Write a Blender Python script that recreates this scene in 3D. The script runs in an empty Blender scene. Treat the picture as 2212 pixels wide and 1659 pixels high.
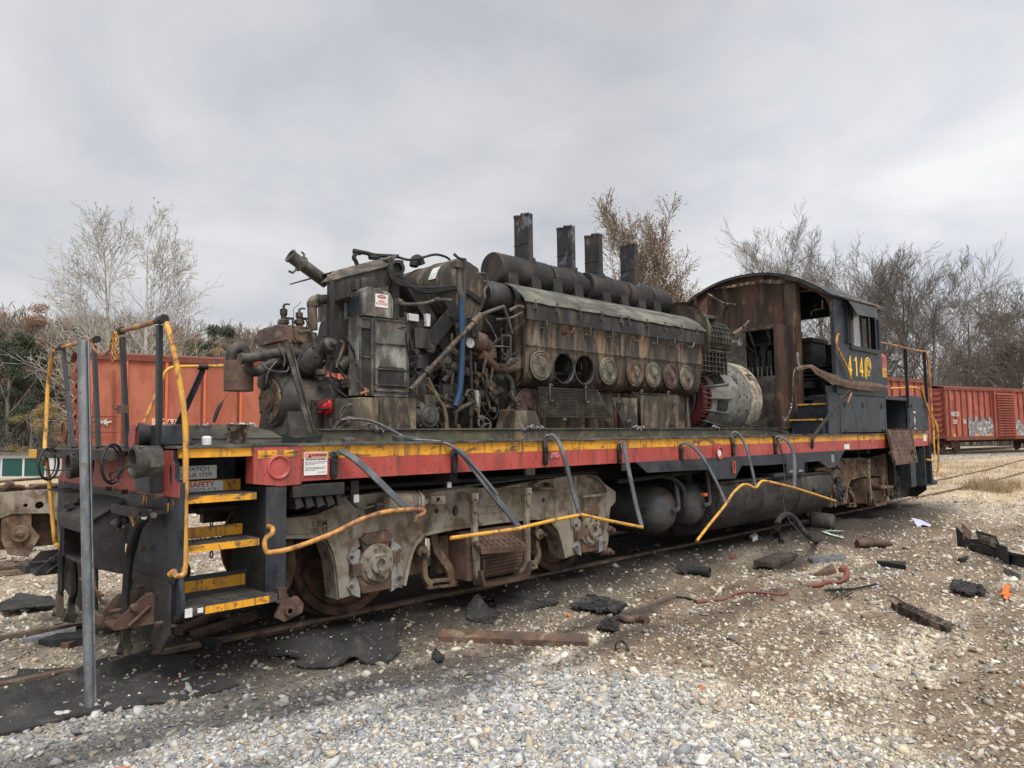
import bpy, math, random
import numpy as np
from math import sin, cos, pi, radians, sqrt
from mathutils import Vector, Matrix
from mathutils.geometry import tessellate_polygon
random.seed(7)
RNG = np.random.default_rng(11)
C = bpy.context.scene.collection

# ---------------------------------------------------------------- camera
CAM = np.array([-3.386, -4.878, 1.5315])
YAW, PIT, ROL, FPX = .7671, .0723, -.0130, 1558.3      # focal length in pixels of a 2212-wide picture
_f = np.array([sin(YAW)*cos(PIT), cos(YAW)*cos(PIT), sin(PIT)])
_r0 = np.array([cos(YAW), -sin(YAW), 0.])
_u0 = np.cross(_r0, _f)
_r = _r0*cos(ROL) + _u0*sin(ROL)
_u = -_r0*sin(ROL) + _u0*cos(ROL)
cd = bpy.data.cameras.new('camera')
cam = bpy.data.objects.new('camera', cd)
C.objects.link(cam)
cam.matrix_world = Matrix(((_r[0], _u[0], -_f[0], CAM[0]), (_r[1], _u[1], -_f[1], CAM[1]), (_r[2], _u[2], -_f[2], CAM[2]), (0, 0, 0, 1)))
cd.sensor_width = 36
cd.lens = FPX/2212*36
cd.clip_end = 2000
bpy.context.scene.camera = cam

# ---------------------------------------------------------------- sky
SUN_EL, SUN_AZ = radians(58), radians(205)      # azimuth measured from +y towards +x
w = bpy.data.worlds.new("World")
bpy.context.scene.world = w
w.use_nodes = True
nt = w.node_tree
nt.nodes.clear()
def N(nt, t, **k):
    n = nt.nodes.new(t)
    for a, v in k.items():
        if a == 'i':
            for q_, z_ in v.items(): n.inputs[q_].default_value = z_
        else: setattr(n, a, v)
    return n
sky = N(nt, 'ShaderNodeTexSky', sky_type='NISHITA', sun_disc=False, sun_elevation=SUN_EL, sun_rotation=SUN_AZ)
tc = N(nt, 'ShaderNodeTexCoord')
sep = N(nt, 'ShaderNodeSeparateXYZ')
nt.links.new(tc.outputs['Generated'], sep.inputs[0])
# clouds are laid on a flat layer above the ground: direction divided by its height
zc = N(nt, 'ShaderNodeMath', operation='MAXIMUM', i={1: .0}); nt.links.new(sep.outputs[2], zc.inputs[0])
za = N(nt, 'ShaderNodeMath', operation='ADD', i={1: .22}); nt.links.new(zc.outputs[0], za.inputs[0])
dv = N(nt, 'ShaderNodeVectorMath', operation='DIVIDE')
cb = N(nt, 'ShaderNodeCombineXYZ')
for k in range(3): nt.links.new(za.outputs[0], cb.inputs[k])
nt.links.new(tc.outputs['Generated'], dv.inputs[0]); nt.links.new(cb.outputs[0], dv.inputs[1])
n1 = N(nt, 'ShaderNodeTexNoise', i={'Scale': 1.9, 'Detail': 7., 'Roughness': .52, 'Distortion': .35})
n2 = N(nt, 'ShaderNodeTexNoise', i={'Scale': .55, 'Detail': 3., 'Roughness': .45})
nt.links.new(dv.outputs[0], n1.inputs['Vector']); nt.links.new(dv.outputs[0], n2.inputs['Vector'])
r1 = N(nt, 'ShaderNodeValToRGB')
e = r1.color_ramp.elements
e[0].position = .33; e[0].color = (.43, .45, .49, 1)
e[1].position = .68; e[1].color = (.605, .60, .602, 1)
m_ = r1.color_ramp.elements.new(.5); m_.color = (.515, .522, .538, 1)
nt.links.new(n1.outputs[0], r1.inputs[0])
r2 = N(nt, 'ShaderNodeMapRange', i={1: .35, 2: .70, 3: .93, 4: 1.10}); nt.links.new(n2.outputs[0], r2.inputs[0])
# an overcast sky grows brighter towards the zenith (CIE overcast)
r3 = N(nt, 'ShaderNodeMapRange', i={1: .60, 2: 1., 3: 1., 4: 2.6}); nt.links.new(sep.outputs[2], r3.inputs[0])
mu = N(nt, 'ShaderNodeMath', operation='MULTIPLY'); nt.links.new(r2.outputs[0], mu.inputs[0]); nt.links.new(r3.outputs[0], mu.inputs[1])
# and brighter on the sun's side, behind the viewer
dt = N(nt, 'ShaderNodeVectorMath', operation='DOT_PRODUCT', i={1: (sin(SUN_AZ), cos(SUN_AZ), 0.)}); nt.links.new(tc.outputs['Generated'], dt.inputs[0])
r4 = N(nt, 'ShaderNodeMapRange', i={1: .0, 2: 1., 3: 1., 4: 2.0}); nt.links.new(dt.outputs['Value'], r4.inputs[0])
mu2 = N(nt, 'ShaderNodeMath', operation='MULTIPLY'); nt.links.new(mu.outputs[0], mu2.inputs[0]); nt.links.new(r4.outputs[0], mu2.inputs[1]); mu = mu2
vs = N(nt, 'ShaderNodeVectorMath', operation='SCALE'); nt.links.new(r1.outputs[0], vs.inputs[0]); nt.links.new(mu.outputs[0], vs.inputs['Scale'])
# thinner cloud letting more light through, low on the right
d0 = Vector(_f+_r*(1990-1106)/FPX-_u*(300-829.5)/FPX).normalized()
dq = N(nt, 'ShaderNodeVectorMath', operation='DOT_PRODUCT', i={1: tuple(d0)}); nm_ = N(nt, 'ShaderNodeVectorMath', operation='NORMALIZE'); nt.links.new(tc.outputs['Generated'], nm_.inputs[0]); nt.links.new(nm_.outputs[0], dq.inputs[0])
r5 = N(nt, 'ShaderNodeMapRange', interpolation_type='SMOOTHSTEP', i={1: .93, 2: 1., 3: 1., 4: 1.30}); nt.links.new(dq.outputs['Value'], r5.inputs[0])
vs2 = N(nt, 'ShaderNodeVectorMath', operation='SCALE'); nt.links.new(vs.outputs[0], vs2.inputs[0]); nt.links.new(r5.outputs[0], vs2.inputs['Scale']); vs = vs2
bg1 = N(nt, 'ShaderNodeBackground', i={'Strength': 1.}); nt.links.new(vs.outputs[0], bg1.inputs[0])
bg2 = N(nt, 'ShaderNodeBackground', i={'Strength': .1}); nt.links.new(sky.outputs[0], bg2.inputs[0])
mx = N(nt, 'ShaderNodeMixShader', i={0: .06}); nt.links.new(bg1.outputs[0], mx.inputs[1]); nt.links.new(bg2.outputs[0], mx.inputs[2])
wo = N(nt, 'ShaderNodeOutputWorld'); nt.links.new(mx.outputs[0], wo.inputs[0])
sl = bpy.data.lights.new('sun', 'SUN'); sl.energy = 2.5; sl.angle = radians(30); sl.color = (1, .975, .94)
so = bpy.data.objects.new('sun', sl); C.objects.link(so)
d_ = Vector((sin(SUN_AZ)*cos(SUN_EL), cos(SUN_AZ)*cos(SUN_EL), sin(SUN_EL)))
so.location = d_*60
so.rotation_euler = d_.to_track_quat('Z', 'Y').to_euler()
vw = bpy.context.scene.view_settings
vw.view_transform = 'Standard'; vw.look = 'None'; vw.exposure = 0.3; vw.gamma = 1; vw.use_curve_mapping = False
bpy.context.scene.cycles.max_bounces = 5

# ---------------------------------------------------------------- survey helpers: turn a sighted direction plus a known plane into a point
S_ = .548611
CR = dict(a=(0, 1150, .51234), b=(0, 1700, .51234), c=(850, 900, .51234), d=(1850, 800, .57262), e=(950, 1650, .51234), f=(1950, 1650, .49729), g=(2600, 1000, .49729), h=(2932, 1550, .49729), i=(3200, 1000, .42191), j=(0, 850, .57262), k=(0, 2300, .67812), l=(1400, 2100, .63291), m=(2700, 2100, .60217), n=(3000, 1650, .31646), D=(0, 0, 1.82279))
def q(c, X, Y, **k):
    o = CR[c]; u = (o[0]+X*o[2])*S_; v = (o[1]+Y*o[2])*S_
    d = _f + _r*(u-1106)/FPX - _u*(v-829.5)/FPX
    (a, val), = k.items()
    if a == 't': t = val
    else:
        i_ = 'xyz'.index(a); t = (val-CAM[i_])/d[i_]
    return Vector(CAM + d*t)
def qs(c, pts, **k): return [q(c, a, b, **k) for a, b in pts]

# ---------------------------------------------------------------- materials
MATS = {}
def mat(name, base, layers=(), rough=.7, metal=0., bump=.3, bscale=60., spec=.4, attr=None, coat=0.):
    """layers: (colour, (sx,sy,sz) or s, lo, hi, strength) blended on in order by noise of world position"""
    m = bpy.data.materials.new(name); m.use_nodes = True
    t = m.node_tree; t.nodes.clear()
    out = N(t, 'ShaderNodeOutputMaterial'); b = N(t, 'ShaderNodeBsdfPrincipled')
    t.links.new(b.outputs[0], out.inputs[0])
    g = N(t, 'ShaderNodeNewGeometry')
    if attr:
        a = N(t, 'ShaderNodeAttribute', attribute_name=attr); col = a.outputs['Color']
    else:
        rgb = N(t, 'ShaderNodeRGB'); rgb.outputs[0].default_value = (*base, 1); col = rgb.outputs[0]
    for li, (c, sc, lo, hi, st) in enumerate(layers):
        lo -= .025; hi -= .04
        if not isinstance(sc, tuple): sc = (sc, sc, sc)
        mp = N(t, 'ShaderNodeMapping'); mp.inputs['Scale'].default_value = sc
        mp.inputs['Location'].default_value = (li*3.7+1.3, li*1.9, li*2.3)
        t.links.new(g.outputs['Position'], mp.inputs[0])
        no = N(t, 'ShaderNodeTexNoise', i={'Scale': 1., 'Detail': 7., 'Roughness': .62, 'Distortion': .3})
        t.links.new(mp.outputs[0], no.inputs['Vector'])
        mr = N(t, 'ShaderNodeMapRange', i={1: lo, 2: hi, 3: 0., 4: st}); t.links.new(no.outputs[0], mr.inputs[0])
        mi = N(t, 'ShaderNodeMix', data_type='RGBA')
        if not isinstance(c, tuple): mi.blend_type = 'MULTIPLY'; mi.clamp_result = False; c = (c, c, c)
        t.links.new(mr.outputs[0], mi.inputs[0]); t.links.new(col, mi.inputs[6]); mi.inputs[7].default_value = (*c, 1)
        col = mi.outputs[2]
    t.links.new(col, b.inputs['Base Color'])
    b.inputs['Metallic'].default_value = metal; b.inputs['Specular IOR Level'].default_value = spec
    if coat: b.inputs['Coat Weight'].default_value = coat
    nb = N(t, 'ShaderNodeTexNoise', i={'Scale': bscale, 'Detail': 5., 'Roughness': .6}); t.links.new(g.outputs['Position'], nb.inputs['Vector'])
    mr = N(t, 'ShaderNodeMapRange', i={1: .3, 2: .7, 3: max(rough-.17, .05), 4: min(rough+.13, 1.)}); t.links.new(nb.outputs[0], mr.inputs[0])
    t.links.new(mr.outputs[0], b.inputs['Roughness'])
    if bump:
        nb2 = N(t, 'ShaderNodeTexNoise', i={'Scale': bscale*.13, 'Detail': 6., 'Roughness': .65}); t.links.new(g.outputs['Position'], nb2.inputs['Vector'])
        ad = N(t, 'ShaderNodeMath', operation='ADD'); t.links.new(nb.outputs[0], ad.inputs[0]); t.links.new(nb2.outputs[0], ad.inputs[1])
        bu = N(t, 'ShaderNodeBump', i={'Strength': bump, 'Distance': .01}); t.links.new(ad.outputs[0], bu.inputs['Height'])
        t.links.new(bu.outputs[0], b.inputs['Normal'])
    MATS[name] = m
    return m
RUST = (.13, .045, .018); RUSTD = (.055, .026, .016); SOOT = (.012, .0115, .011); DUST = (.20, .165, .125); OIL = (.010, .009, .008)
VS = (9, 9, 1.1)      # streaks that run down
mat('sill_yellow', (.72, .33, .016), [((.42, .18, .025), (6, 6, 2), .45, .72, .7), ((.12, .075, .035), (16, 16, 1.6), .55, .66, .8), ((.03, .028, .025), (3, 3, 14), .58, .68, .85), ((.06, .05, .04), 26., .60, .68, .8)], .5, bump=.15)
mat('sill_red', (.35, .05, .04), [((.43, .10, .08), 2.5, .45, .7, .7), ((.20, .045, .035), (8, 8, 1.0), .52, .68, .65), ((.09, .05, .035), (20, 20, 2.0), .58, .68, .7), ((.05, .03, .025), 30., .62, .70, .7)], .5, bump=.15)
mat('navy_paint', (.017, .022, .029), [((.05, .056, .062), 3., .45, .72, .7), ((.085, .06, .035), (9, 9, 1.4), .58, .76, .55), ((.008, .008, .009), 6., .55, .7, .8)], .55, bump=.2)
mat('black_paint', (.011, .012, .014), [((.035, .035, .035), (7, 7, 1.6), .5, .75, .6), ((.10, .05, .025), (12, 12, 3), .60, .75, .6)], .5, bump=.2)
mat('black_iron', (.020, .019, .018), [((.055, .045, .036), 5., .48, .7, .7), ((.10, .05, .025), 9., .60, .75, .5)], .7, bump=.35)
mat('underside', (.010, .010, .010), [((.030, .026, .022), 4., .5, .7, .7)], .85, bump=.3)
mat('deck_dirt', (.07, .066, .06), [((.16, .15, .135), 7., .48, .68, .8), ((.02, .02, .02), 3., .5, .66, .8)], .9, bump=.8)
mat('handrail_yellow', (.60, .31, .035), [((.42, .20, .06), 5., .46, .62, .75), ((.15, .07, .04), (12, 12, 7), .54, .64, .85), ((.7, .5, .25), 30., .64, .7, .6)], .45, bump=.25)
mat('handrail_rust', (.24, .11, .055), [((.55, .27, .05), 3., .48, .58, .85), ((.10, .045, .028), 11., .5, .66, .8)], .55, bump=.3)
mat('grey_strap', (.12, .125, .135), [((.05, .052, .056), 4., .45, .62, .8), ((.2, .19, .18), 9., .6, .75, .6)], .5, metal=.2, bump=.2)
mat('galvanised', (.20, .215, .225), [((.11, .12, .13), (14, 14, 5), .45, .6, .8), ((.32, .32, .32), (6, 6, .8), .52, .66, .7), ((.14, .10, .06), 11., .60, .70, .8), ((.35, .35, .34), 60., .62, .68, .6)], .45, metal=.35, bump=.15)
mat('truck_grey', (.235, .20, .155), [((.33, .295, .235), 3., .45, .68, .8), ((.115, .068, .035), 4.5, .50, .66, .85), ((.05, .038, .028), (9, 9, 3), .54, .70, .75)], .85, bump=.5)
mat('truck_rust', (.15, .105, .065), [((.26, .20, .13), 3., .48, .7, .8), ((.09, .045, .024), 5., .5, .66, .85), ((.02, .018, .015), 7., .52, .68, .8)], .85, bump=.5)
mat('brown_rust', (.085, .047, .032), [((.17, .12, .082), 4., .48, .7, .75), ((.05, .028, .02), 6., .5, .66, .8)], .8, bump=.5)
mat('wheel_rust', (.11, .052, .032), [((.17, .085, .05), 4., .5, .7, .7), ((.02, .016, .013), 6., .48, .64, .9)], .7, metal=.2, bump=.4)
mat('bright_metal', (.33, .33, .32), [((.12, .10, .08), 9., .5, .66, .8)], .45, metal=.4, bump=.2)
mat('tread_steel', (.05, .05, .05), [((.12, .10, .08), 12., .5, .66, .8)], .7, metal=.3, bump=.8, bscale=90)
mat('reservoir', (.07, .072, .072), [((.085, .06, .04), 4., .50, .7, .8), ((.02, .02, .02), (3, 3, 8), .5, .7, .7)], .5, bump=.2)
mat('tank_dirty', (.050, .046, .040), [((.018, .016, .014), (2.5, 9, 5), .46, .58, .85), ((.11, .095, .075), (2.2, 2.2, 1.6), .52, .68, .6), ((.10, .06, .035), 5., .60, .70, .6)], .75, bump=.35)
# engine
mat('engine_soot', (.075, .058, .042), [((.215, .14, .08), (5, 5, .9), .46, .62, .8), ((.27, .21, .14), (8, 8, 1.2), .57, .72, .7), ((.016, .013, .011), (10, 10, 1.0), .44, .58, .92), ((.02, .016, .013), 1.6, .50, .66, .7), ((.19, .07, .02), (9, 9, 1.2), .62, .72, .7)], .62, bump=.35)
mat('engine_black', (.015, .0135, .012), [((.06, .055, .048), (6, 6, 1.4), .5, .68, .8), ((.10, .055, .03), 6., .6, .74, .7)], .6, bump=.35)
mat('lid_grey', (.075, .07, .056), [((.185, .17, .135), 3., .45, .66, .8), ((.03, .028, .025), (1.2, 8, 8), .5, .66, .8)], .6, bump=.3)
mat('manifold', (.020, .019, .018), [((.065, .046, .034), 3., .50, .70, .8), ((.012, .012, .013), 5., .5, .66, .8)], .75, bump=.35)
mat('stack_black', (.016, .017, .021), [((.055, .036, .028), (5, 5, 2.4), .50, .68, .8), ((.16, .17, .20), 5., .60, .68, .6), ((.13, .06, .03), 12., .64, .72, .7)], .6, bump=.3)
mat('oily_grey', (.048, .042, .034), [((.13, .118, .094), 4., .48, .68, .8), ((.022, .019, .016), 7., .46, .62, .85), ((.13, .07, .035), 5., .60, .72, .6)], .6, bump=.4)
mat('oily_tan', (.085, .064, .042), [((.22, .175, .11), 5., .50, .68, .85), ((.022, .018, .014), (7, 7, 2), .44, .58, .9), ((.16, .08, .035), 6., .58, .72, .6)], .65, bump=.3)
mat('cover_green', (.095, .09, .062), [((.20, .185, .13), 7., .5, .66, .8), ((.15, .07, .035), 6., .52, .66, .8)], .55, bump=.3)
mat('cover_rust', (.12, .075, .045), [((.24, .22, .15), 7., .54, .68, .8), ((.05, .03, .025), 9., .5, .66, .8)], .55, bump=.3)
mat('cover_maroon', (.085, .045, .038), [((.17, .13, .09), 7., .54, .68, .8), ((.04, .03, .025), 9., .5, .66, .8)], .55, bump=.3)
mat('cabinet_steel', (.125, .12, .105), [((.29, .28, .24), 4., .48, .62, .9), ((.045, .04, .034), (9, 9, 2.5), .46, .6, .85), ((.13, .07, .04), 7., .58, .7, .7)], .55, metal=.15, bump=.3)
mat('generator_green', (.135, .135, .12), [((.25, .25, .22), (2, 6, 6), .5, .7, .7), ((.10, .07, .045), 5., .54, .7, .6), ((.04, .04, .036), 8., .5, .68, .7)], .65, bump=.25)
mat('generator_peel', (.24, .20, .14), [((.36, .36, .30), 9., .48, .58, .9), ((.14, .085, .05), 7., .5, .62, .8)], .7, bump=.4)
mat('fan_red', (.10, .022, .019), [((.04, .02, .018), 14., .5, .66, .8)], .6, bump=.2)
mat('burnt_rust', (.065, .036, .024), [((.16, .085, .045), (2.0, 2.0, 1.6), .48, .66, .85), ((.33, .20, .095), (7, 7, 1.2), .60, .72, .8), ((.022, .017, .015), (5, 5, 1.2), .48, .64, .9)], .75, bump=.35)
mat('roof_black', (.026, .027, .029), [((.075, .068, .06), 3., .48, .7, .8), ((.012, .012, .012), 9., .5, .7, .7)], .6, bump=.25)
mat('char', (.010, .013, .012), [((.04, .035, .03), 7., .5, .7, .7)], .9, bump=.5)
mat('scorched', (.05, .035, .028), [((.26, .19, .14), 13., .50, .62, .85), ((.015, .012, .011), 8., .48, .62, .85)], .6, metal=.3, bump=.4)
mat('slag', (.42, .43, .46), [((.12, .11, .12), 40., .45, .6, .9), ((.50, .22, .10), 25., .58, .68, .8)], .4, metal=.5, bump=.8)
mat('white_sign', (.62, .61, .58), [((.30, .27, .23), 10., .55, .72, .6)], .5, bump=.05)
mat('sign_red', (.42, .03, .035), [((.6, .58, .55), 40., .62, .72, .7)], .5, bump=.05)
mat('sign_orange', (.62, .22, .16), rough=.5, bump=0)
mat('sign_dark', (.06, .04, .04), rough=.6, bump=0)
mat('text_yellow', (.78, .45, .03), [((.5, .3, .05), 30., .58, .7, .6)], .5, bump=.05)
mat('text_white', (.42, .41, .39), rough=.6, bump=0)
mat('filter_red', (.50, .02, .02), [((.2, .02, .02), 9., .5, .7, .6)], .3, bump=.05)
mat('hose_blue', (.010, .040, .088), [((.02, .03, .05), 9., .5, .66, .8)], .45, bump=.15)
mat('rubber', (.012, .012, .012), [((.04, .038, .034), 9., .5, .7, .7)], .7, bump=.3)
mat('pipe_oil', (.085, .078, .064), [((.17, .155, .125), 5., .48, .68, .8), ((.03, .025, .02), 6., .46, .62, .8)], .5, bump=.3)
mat('pipe_rust', (.12, .068, .042), [((.05, .035, .028), 6., .46, .62, .85), ((.24, .18, .12), 8., .58, .7, .7)], .6, bump=.3)
mat('copper', (.34, .17, .09), [((.12, .08, .05), 12., .5, .66, .8)], .4, metal=.6, bump=.2)
mat('glass_dial', (.42, .42, .40), [((.12, .11, .10), 30., .5, .7, .7)], .25, bump=0)
mat('window_glass', (.70, .74, .73), [((.3, .3, .28), 4., .5, .7, .5)], .12, bump=.0)
MATS['window_glass'].node_tree.nodes['Principled BSDF'].inputs['Transmission Weight'].default_value = .8
mat('graffiti', (.20, .185, .18), [((.13, .12, .13), 2., .42, .56, .9), ((.50, .48, .45), 5., .56, .66, .9)], .6, bump=0)
# boxcars
mat('boxcar_red', (.31, .085, .045), [((.40, .135, .075), (1.2, 1.2, .7), .45, .68, .7), ((.26, .055, .03), (3, 3, .9), .52, .7, .6), ((.14, .045, .03), (8, 8, 2), .62, .74, .7)], .75, bump=.2)
mat('boxcar_bright', (.52, .12, .05), [((.42, .08, .04), 3., .5, .7, .6)], .7, bump=.15)
mat('boxcar_dark', (.16, .042, .026), [((.09, .03, .022), 4., .5, .66, .7), ((.38, .35, .33), (2, 2, 9), .66, .72, .8)], .8, bump=.2)
mat('boxcar_far', (.27, .065, .042), [((.38, .12, .08), (1.4, 1.4, .6), .48, .66, .7), ((.16, .04, .03), (2.5, 2.5, .7), .52, .66, .7)], .75, bump=.2)
mat('patch_peach', (.66, .36, .22), [((.5, .25, .15), 5., .5, .7, .6)], .7, bump=.05)
# building, plants
mat('wall_white', (.55, .56, .56), [((.4, .4, .4), 1., .5, .7, .5)], .8, bump=.1)
mat('door_green', (.008, .065, .055), rough=.6, bump=.1)
mat('bark_white', (.43, .41, .37), [((.24, .21, .17), 2.2, .48, .6, .7)], .85, bump=.2)
mat('bark_grey', (.17, .148, .128), [((.25, .22, .19), 2., .5, .7, .6)], .9, bump=.2)
mat('bark_brown', (.19, .145, .11), [((.30, .24, .18), 2., .5, .7, .6)], .9, bump=.2)
mat('bark_dark', (.14, .118, .098), [((.22, .19, .165), 2., .5, .7, .6)], .9, bump=.2)
mat('leaf_rust', (.22, .12, .075), [((.32, .20, .12), 1.2, .45, .6, .8)], .9, bump=0)
mat('leaf_brown', (.22, .15, .09), [((.34, .22, .13), 1.2, .45, .6, .8)], .9, bump=0)
mat('leaf_yellow', (.25, .19, .075), [((.17, .13, .065), 1.2, .45, .6, .8)], .9, bump=0)
mat('leaf_green', (.045, .058, .034), [((.075, .09, .05), .5, .42, .6, .8), ((.02, .03, .015), 1.5, .5, .65, .7)], .9, bump=0)
mat('leaf_olive', (.075, .085, .035), [((.12, .11, .05), .5, .42, .6, .8)], .9, bump=0)
mat('hill_brush', (.15, .12, .085), [((.22, .18, .13), .35, .45, .6, .8), ((.07, .065, .045), .8, .48, .62, .8)], .95, bump=.5, bscale=4)
mat('dry_grass', (.40, .30, .17), [((.25, .19, .11), 3., .45, .62, .8), ((.5, .42, .28), 6., .55, .7, .7)], .9, bump=.2)
mat('rail_steel', (.13, .085, .055), [((.20, .15, .11), 5., .48, .66, .8), ((.05, .035, .03), 8., .5, .66, .8)], .6, metal=.3, bump=.3)
mat('tie_wood', (.075, .058, .045), [((.03, .025, .02), 6., .45, .62, .8)], .95, bump=.7)
mat('mat_black', (.020, .020, .020), [((.05, .047, .043), 3., .45, .65, .8), ((.11, .095, .075), 7., .56, .72, .6), ((.16, .14, .12), 60., .64, .72, .8)], .92, bump=1., bscale=140)
mat('stone', (.3, .28, .25), [((.16, .14, .12), 25., .5, .7, .35)], .9, bump=.25, bscale=80, attr='col')
mat('concrete', (.30, .27, .21), [((.45, .40, .32), 20., .5, .66, .7)], .9, bump=.5)
mat('orange_rag', (.75, .16, .03), rough=.7, bump=.2)
mat('red_hose', (.17, .05, .038), [((.15, .06, .04), 9., .5, .66, .8)], .6, bump=.3)
mat('plastic_blue', (.42, .43, .62), rough=.25, bump=.1)
mat('ribbon_white', (.62, .68, .62), [((.1, .3, .2), (9, 9, 9), .55, .6, .9)], .5, bump=.1)
M = MATS

# ---------------------------------------------------------------- mesh building
class MB:
    def __init__(s): s.v = []; s.f = []; s.m = []; s.k = 0
    def add(s, vs_, fs_, k=None):
        o = len(s.v); s.v += [tuple(p) for p in vs_]; s.f += [tuple(i+o for i in f) for f in fs_]; s.m += [s.k if k is None else k]*len(fs_)
        return s
    def box(s, x0, x1, y0, y1, z0, z1, k=None):
        return s.add([(x, y, z) for x in (x0, x1) for y in (y0, y1) for z in (z0, z1)], [(0, 1, 3, 2), (4, 6, 7, 5), (0, 4, 5, 1), (2, 3, 7, 6), (0, 2, 6, 4), (1, 5, 7, 3)], k)
    def obox(s, c, ax, ay, az, k=None):
        """box from its centre and three half-axis vectors"""
        c, ax, ay, az = map(Vector, (c, ax, ay, az))
        return s.add([c+ax*i+ay*j+az*l for i in (-1, 1) for j in (-1, 1) for l in (-1, 1)], [(0, 1, 3, 2), (4, 6, 7, 5), (0, 4, 5, 1), (2, 3, 7, 6), (0, 2, 6, 4), (1, 5, 7, 3)], k)
    def hexa(s, p, k=None): return s.add(p, [(0, 3, 2, 1), (4, 5, 6, 7), (0, 1, 5, 4), (1, 2, 6, 5), (2, 3, 7, 6), (3, 0, 4, 7)], k)
    def sweep(s, pts, prof, side=None, k=None, cap=True, r=None):
        """prof: (a,b) pairs across the path; side: fixed width direction"""
        pts = [Vector(p) for p in pts]; n = len(pts); m = len(prof); V = []
        T = [(pts[min(i+1, n-1)]-pts[max(i-1, 0)]).normalized() for i in range(n)]
        if side is None:
            a = T[0].orthogonal().normalized()
        for i in range(n):
            if side is not None:
                a = Vector(side); a = (a-T[i]*a.dot(T[i])).normalized()
            else:
                a = (a-T[i]*a.dot(T[i]))
                a = a.normalized() if a.length > 1e-6 else T[i].orthogonal().normalized()
            b = T[i].cross(a)
            rr = r[i] if r is not None else 1
            V += [pts[i]+a*(u*rr)+b*(v*rr) for u, v in prof]
        F = [(i*m+j, i*m+(j+1) % m, (i+1)*m+(j+1) % m, (i+1)*m+j) for i in range(n-1) for j in range(m)]
        if cap: F += [tuple(range(m-1, -1, -1)), tuple(range((n-1)*m, n*m))]
        return s.add(V, F, k)
    def tube(s, pts, r, n=8, sm=0, k=None, cap=True):
        pts = [Vector(p) for p in pts]
        if sm: pts = spline(pts, sm)
        rs = r if isinstance(r, (list, tuple)) else None
        if rs is not None and len(rs) != len(pts):
            rs = list(np.interp(np.linspace(0, 1, len(pts)), np.linspace(0, 1, len(rs)), rs))
        if rs is None: rs = [r]*len(pts)
        return s.sweep(pts, [(cos(2*pi*i/n), sin(2*pi*i/n)) for i in range(n)], None, k, cap, rs)
    def bar(s, pts, w, t, side, sm=0, k=None):
        pts = [Vector(p) for p in pts]
        if sm: pts = spline(pts, sm)
        return s.sweep(pts, [(-w/2, -t/2), (w/2, -t/2), (w/2, t/2), (-w/2, t/2)], side, k)
    def lathe(s, o, ax, prof, n=24, k=None, a0=0, a1=2*pi):
        """prof: (radius, distance along the axis)"""
        o = Vector(o); ax = Vector(ax).normalized(); a = ax.orthogonal().normalized(); b = ax.cross(a)
        full = abs(a1-a0-2*pi) < 1e-6; cnt = n if full else n+1
        V = []
        for (r, h) in prof:
            V += [o+ax*h+(a*cos(a0+(a1-a0)*i/n)+b*sin(a0+(a1-a0)*i/n))*max(r, 1e-5) for i in range(cnt)]
        F = []
        for j in range(len(prof)-1):
            for i in range(n): i2 = (i+1) % cnt; F.append((j*cnt+i, j*cnt+i2, (j+1)*cnt+i2, (j+1)*cnt+i))
        return s.add(V, F, k)
    def cyl(s, p0, p1, r, r1=None, n=16, k=None):
        p0, p1 = Vector(p0), Vector(p1); L = (p1-p0).length; r1 = r if r1 is None else r1
        return s.lathe(p0, p1-p0, [(0, 0), (r, 0), (r1, L), (0, L)], n, k)
    def prism(s, poly, axis, c0, c1, holes=(), k=None):
        """flat outline (two coordinates) pushed from c0 to c1 along axis ('x','y','z')"""
        def P(a, b, c): return {'x': (c, a, b), 'y': (a, c, b), 'z': (a, b, c)}[axis]
        loops = [list(poly)]+[list(h) for h in holes]
        tri = tessellate_polygon([[Vector((a, b, 0)) for a, b in L] for L in loops])
        flat = [p for L in loops for p in L]; n = len(flat)
        V = [P(a, b, c0) for a, b in flat]+[P(a, b, c1) for a, b in flat]
        F = [tuple(t_) for t_ in tri]+[tuple(i+n for i in reversed(t_)) for t_ in tri]
        o = 0
        for L in loops:
            m = len(L)
            F += [(o+i, o+(i+1) % m, n+o+(i+1) % m, n+o+i) for i in range(m)]
            o += m
        return s.add(V, F, k)
    def sheet(s, rows, t=.004, k=None):
        """grid of points given thickness t along its own normal"""
        R_ = [[Vector(p) for p in r] for r in rows]; a = len(R_); b = len(R_[0])
        def nrm(i, j):
            u = R_[min(i+1, a-1)][j]-R_[max(i-1, 0)][j]; v_ = R_[i][min(j+1, b-1)]-R_[i][max(j-1, 0)]
            c = u.cross(v_); return c.normalized() if c.length > 1e-9 else Vector((0, 0, 1))
        V = [R_[i][j] for i in range(a) for j in range(b)]; V += [R_[i][j]+nrm(i, j)*t for i in range(a) for j in range(b)]
        n = a*b; F = []
        for i in range(a-1):
            for j in range(b-1):
                q4 = (i*b+j, i*b+j+1, (i+1)*b+j+1, (i+1)*b+j); F += [q4[::-1], tuple(x+n for x in q4)]
        for i in range(a-1):
            for j in (0, b-1): F.append((i*b+j, (i+1)*b+j, (i+1)*b+j+n, i*b+j+n))
        for j in range(b-1):
            for i in (0, a-1): F.append((i*b+j, i*b+j+1, i*b+j+1+n, i*b+j+n))
        return s.add(V, F, k)
    def bolt(s, p, ax, r=.018, h=.02, k=None): return s.lathe(p, ax, [(0, h), (r, h), (r, 0)][::-1], 6, k)
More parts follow.
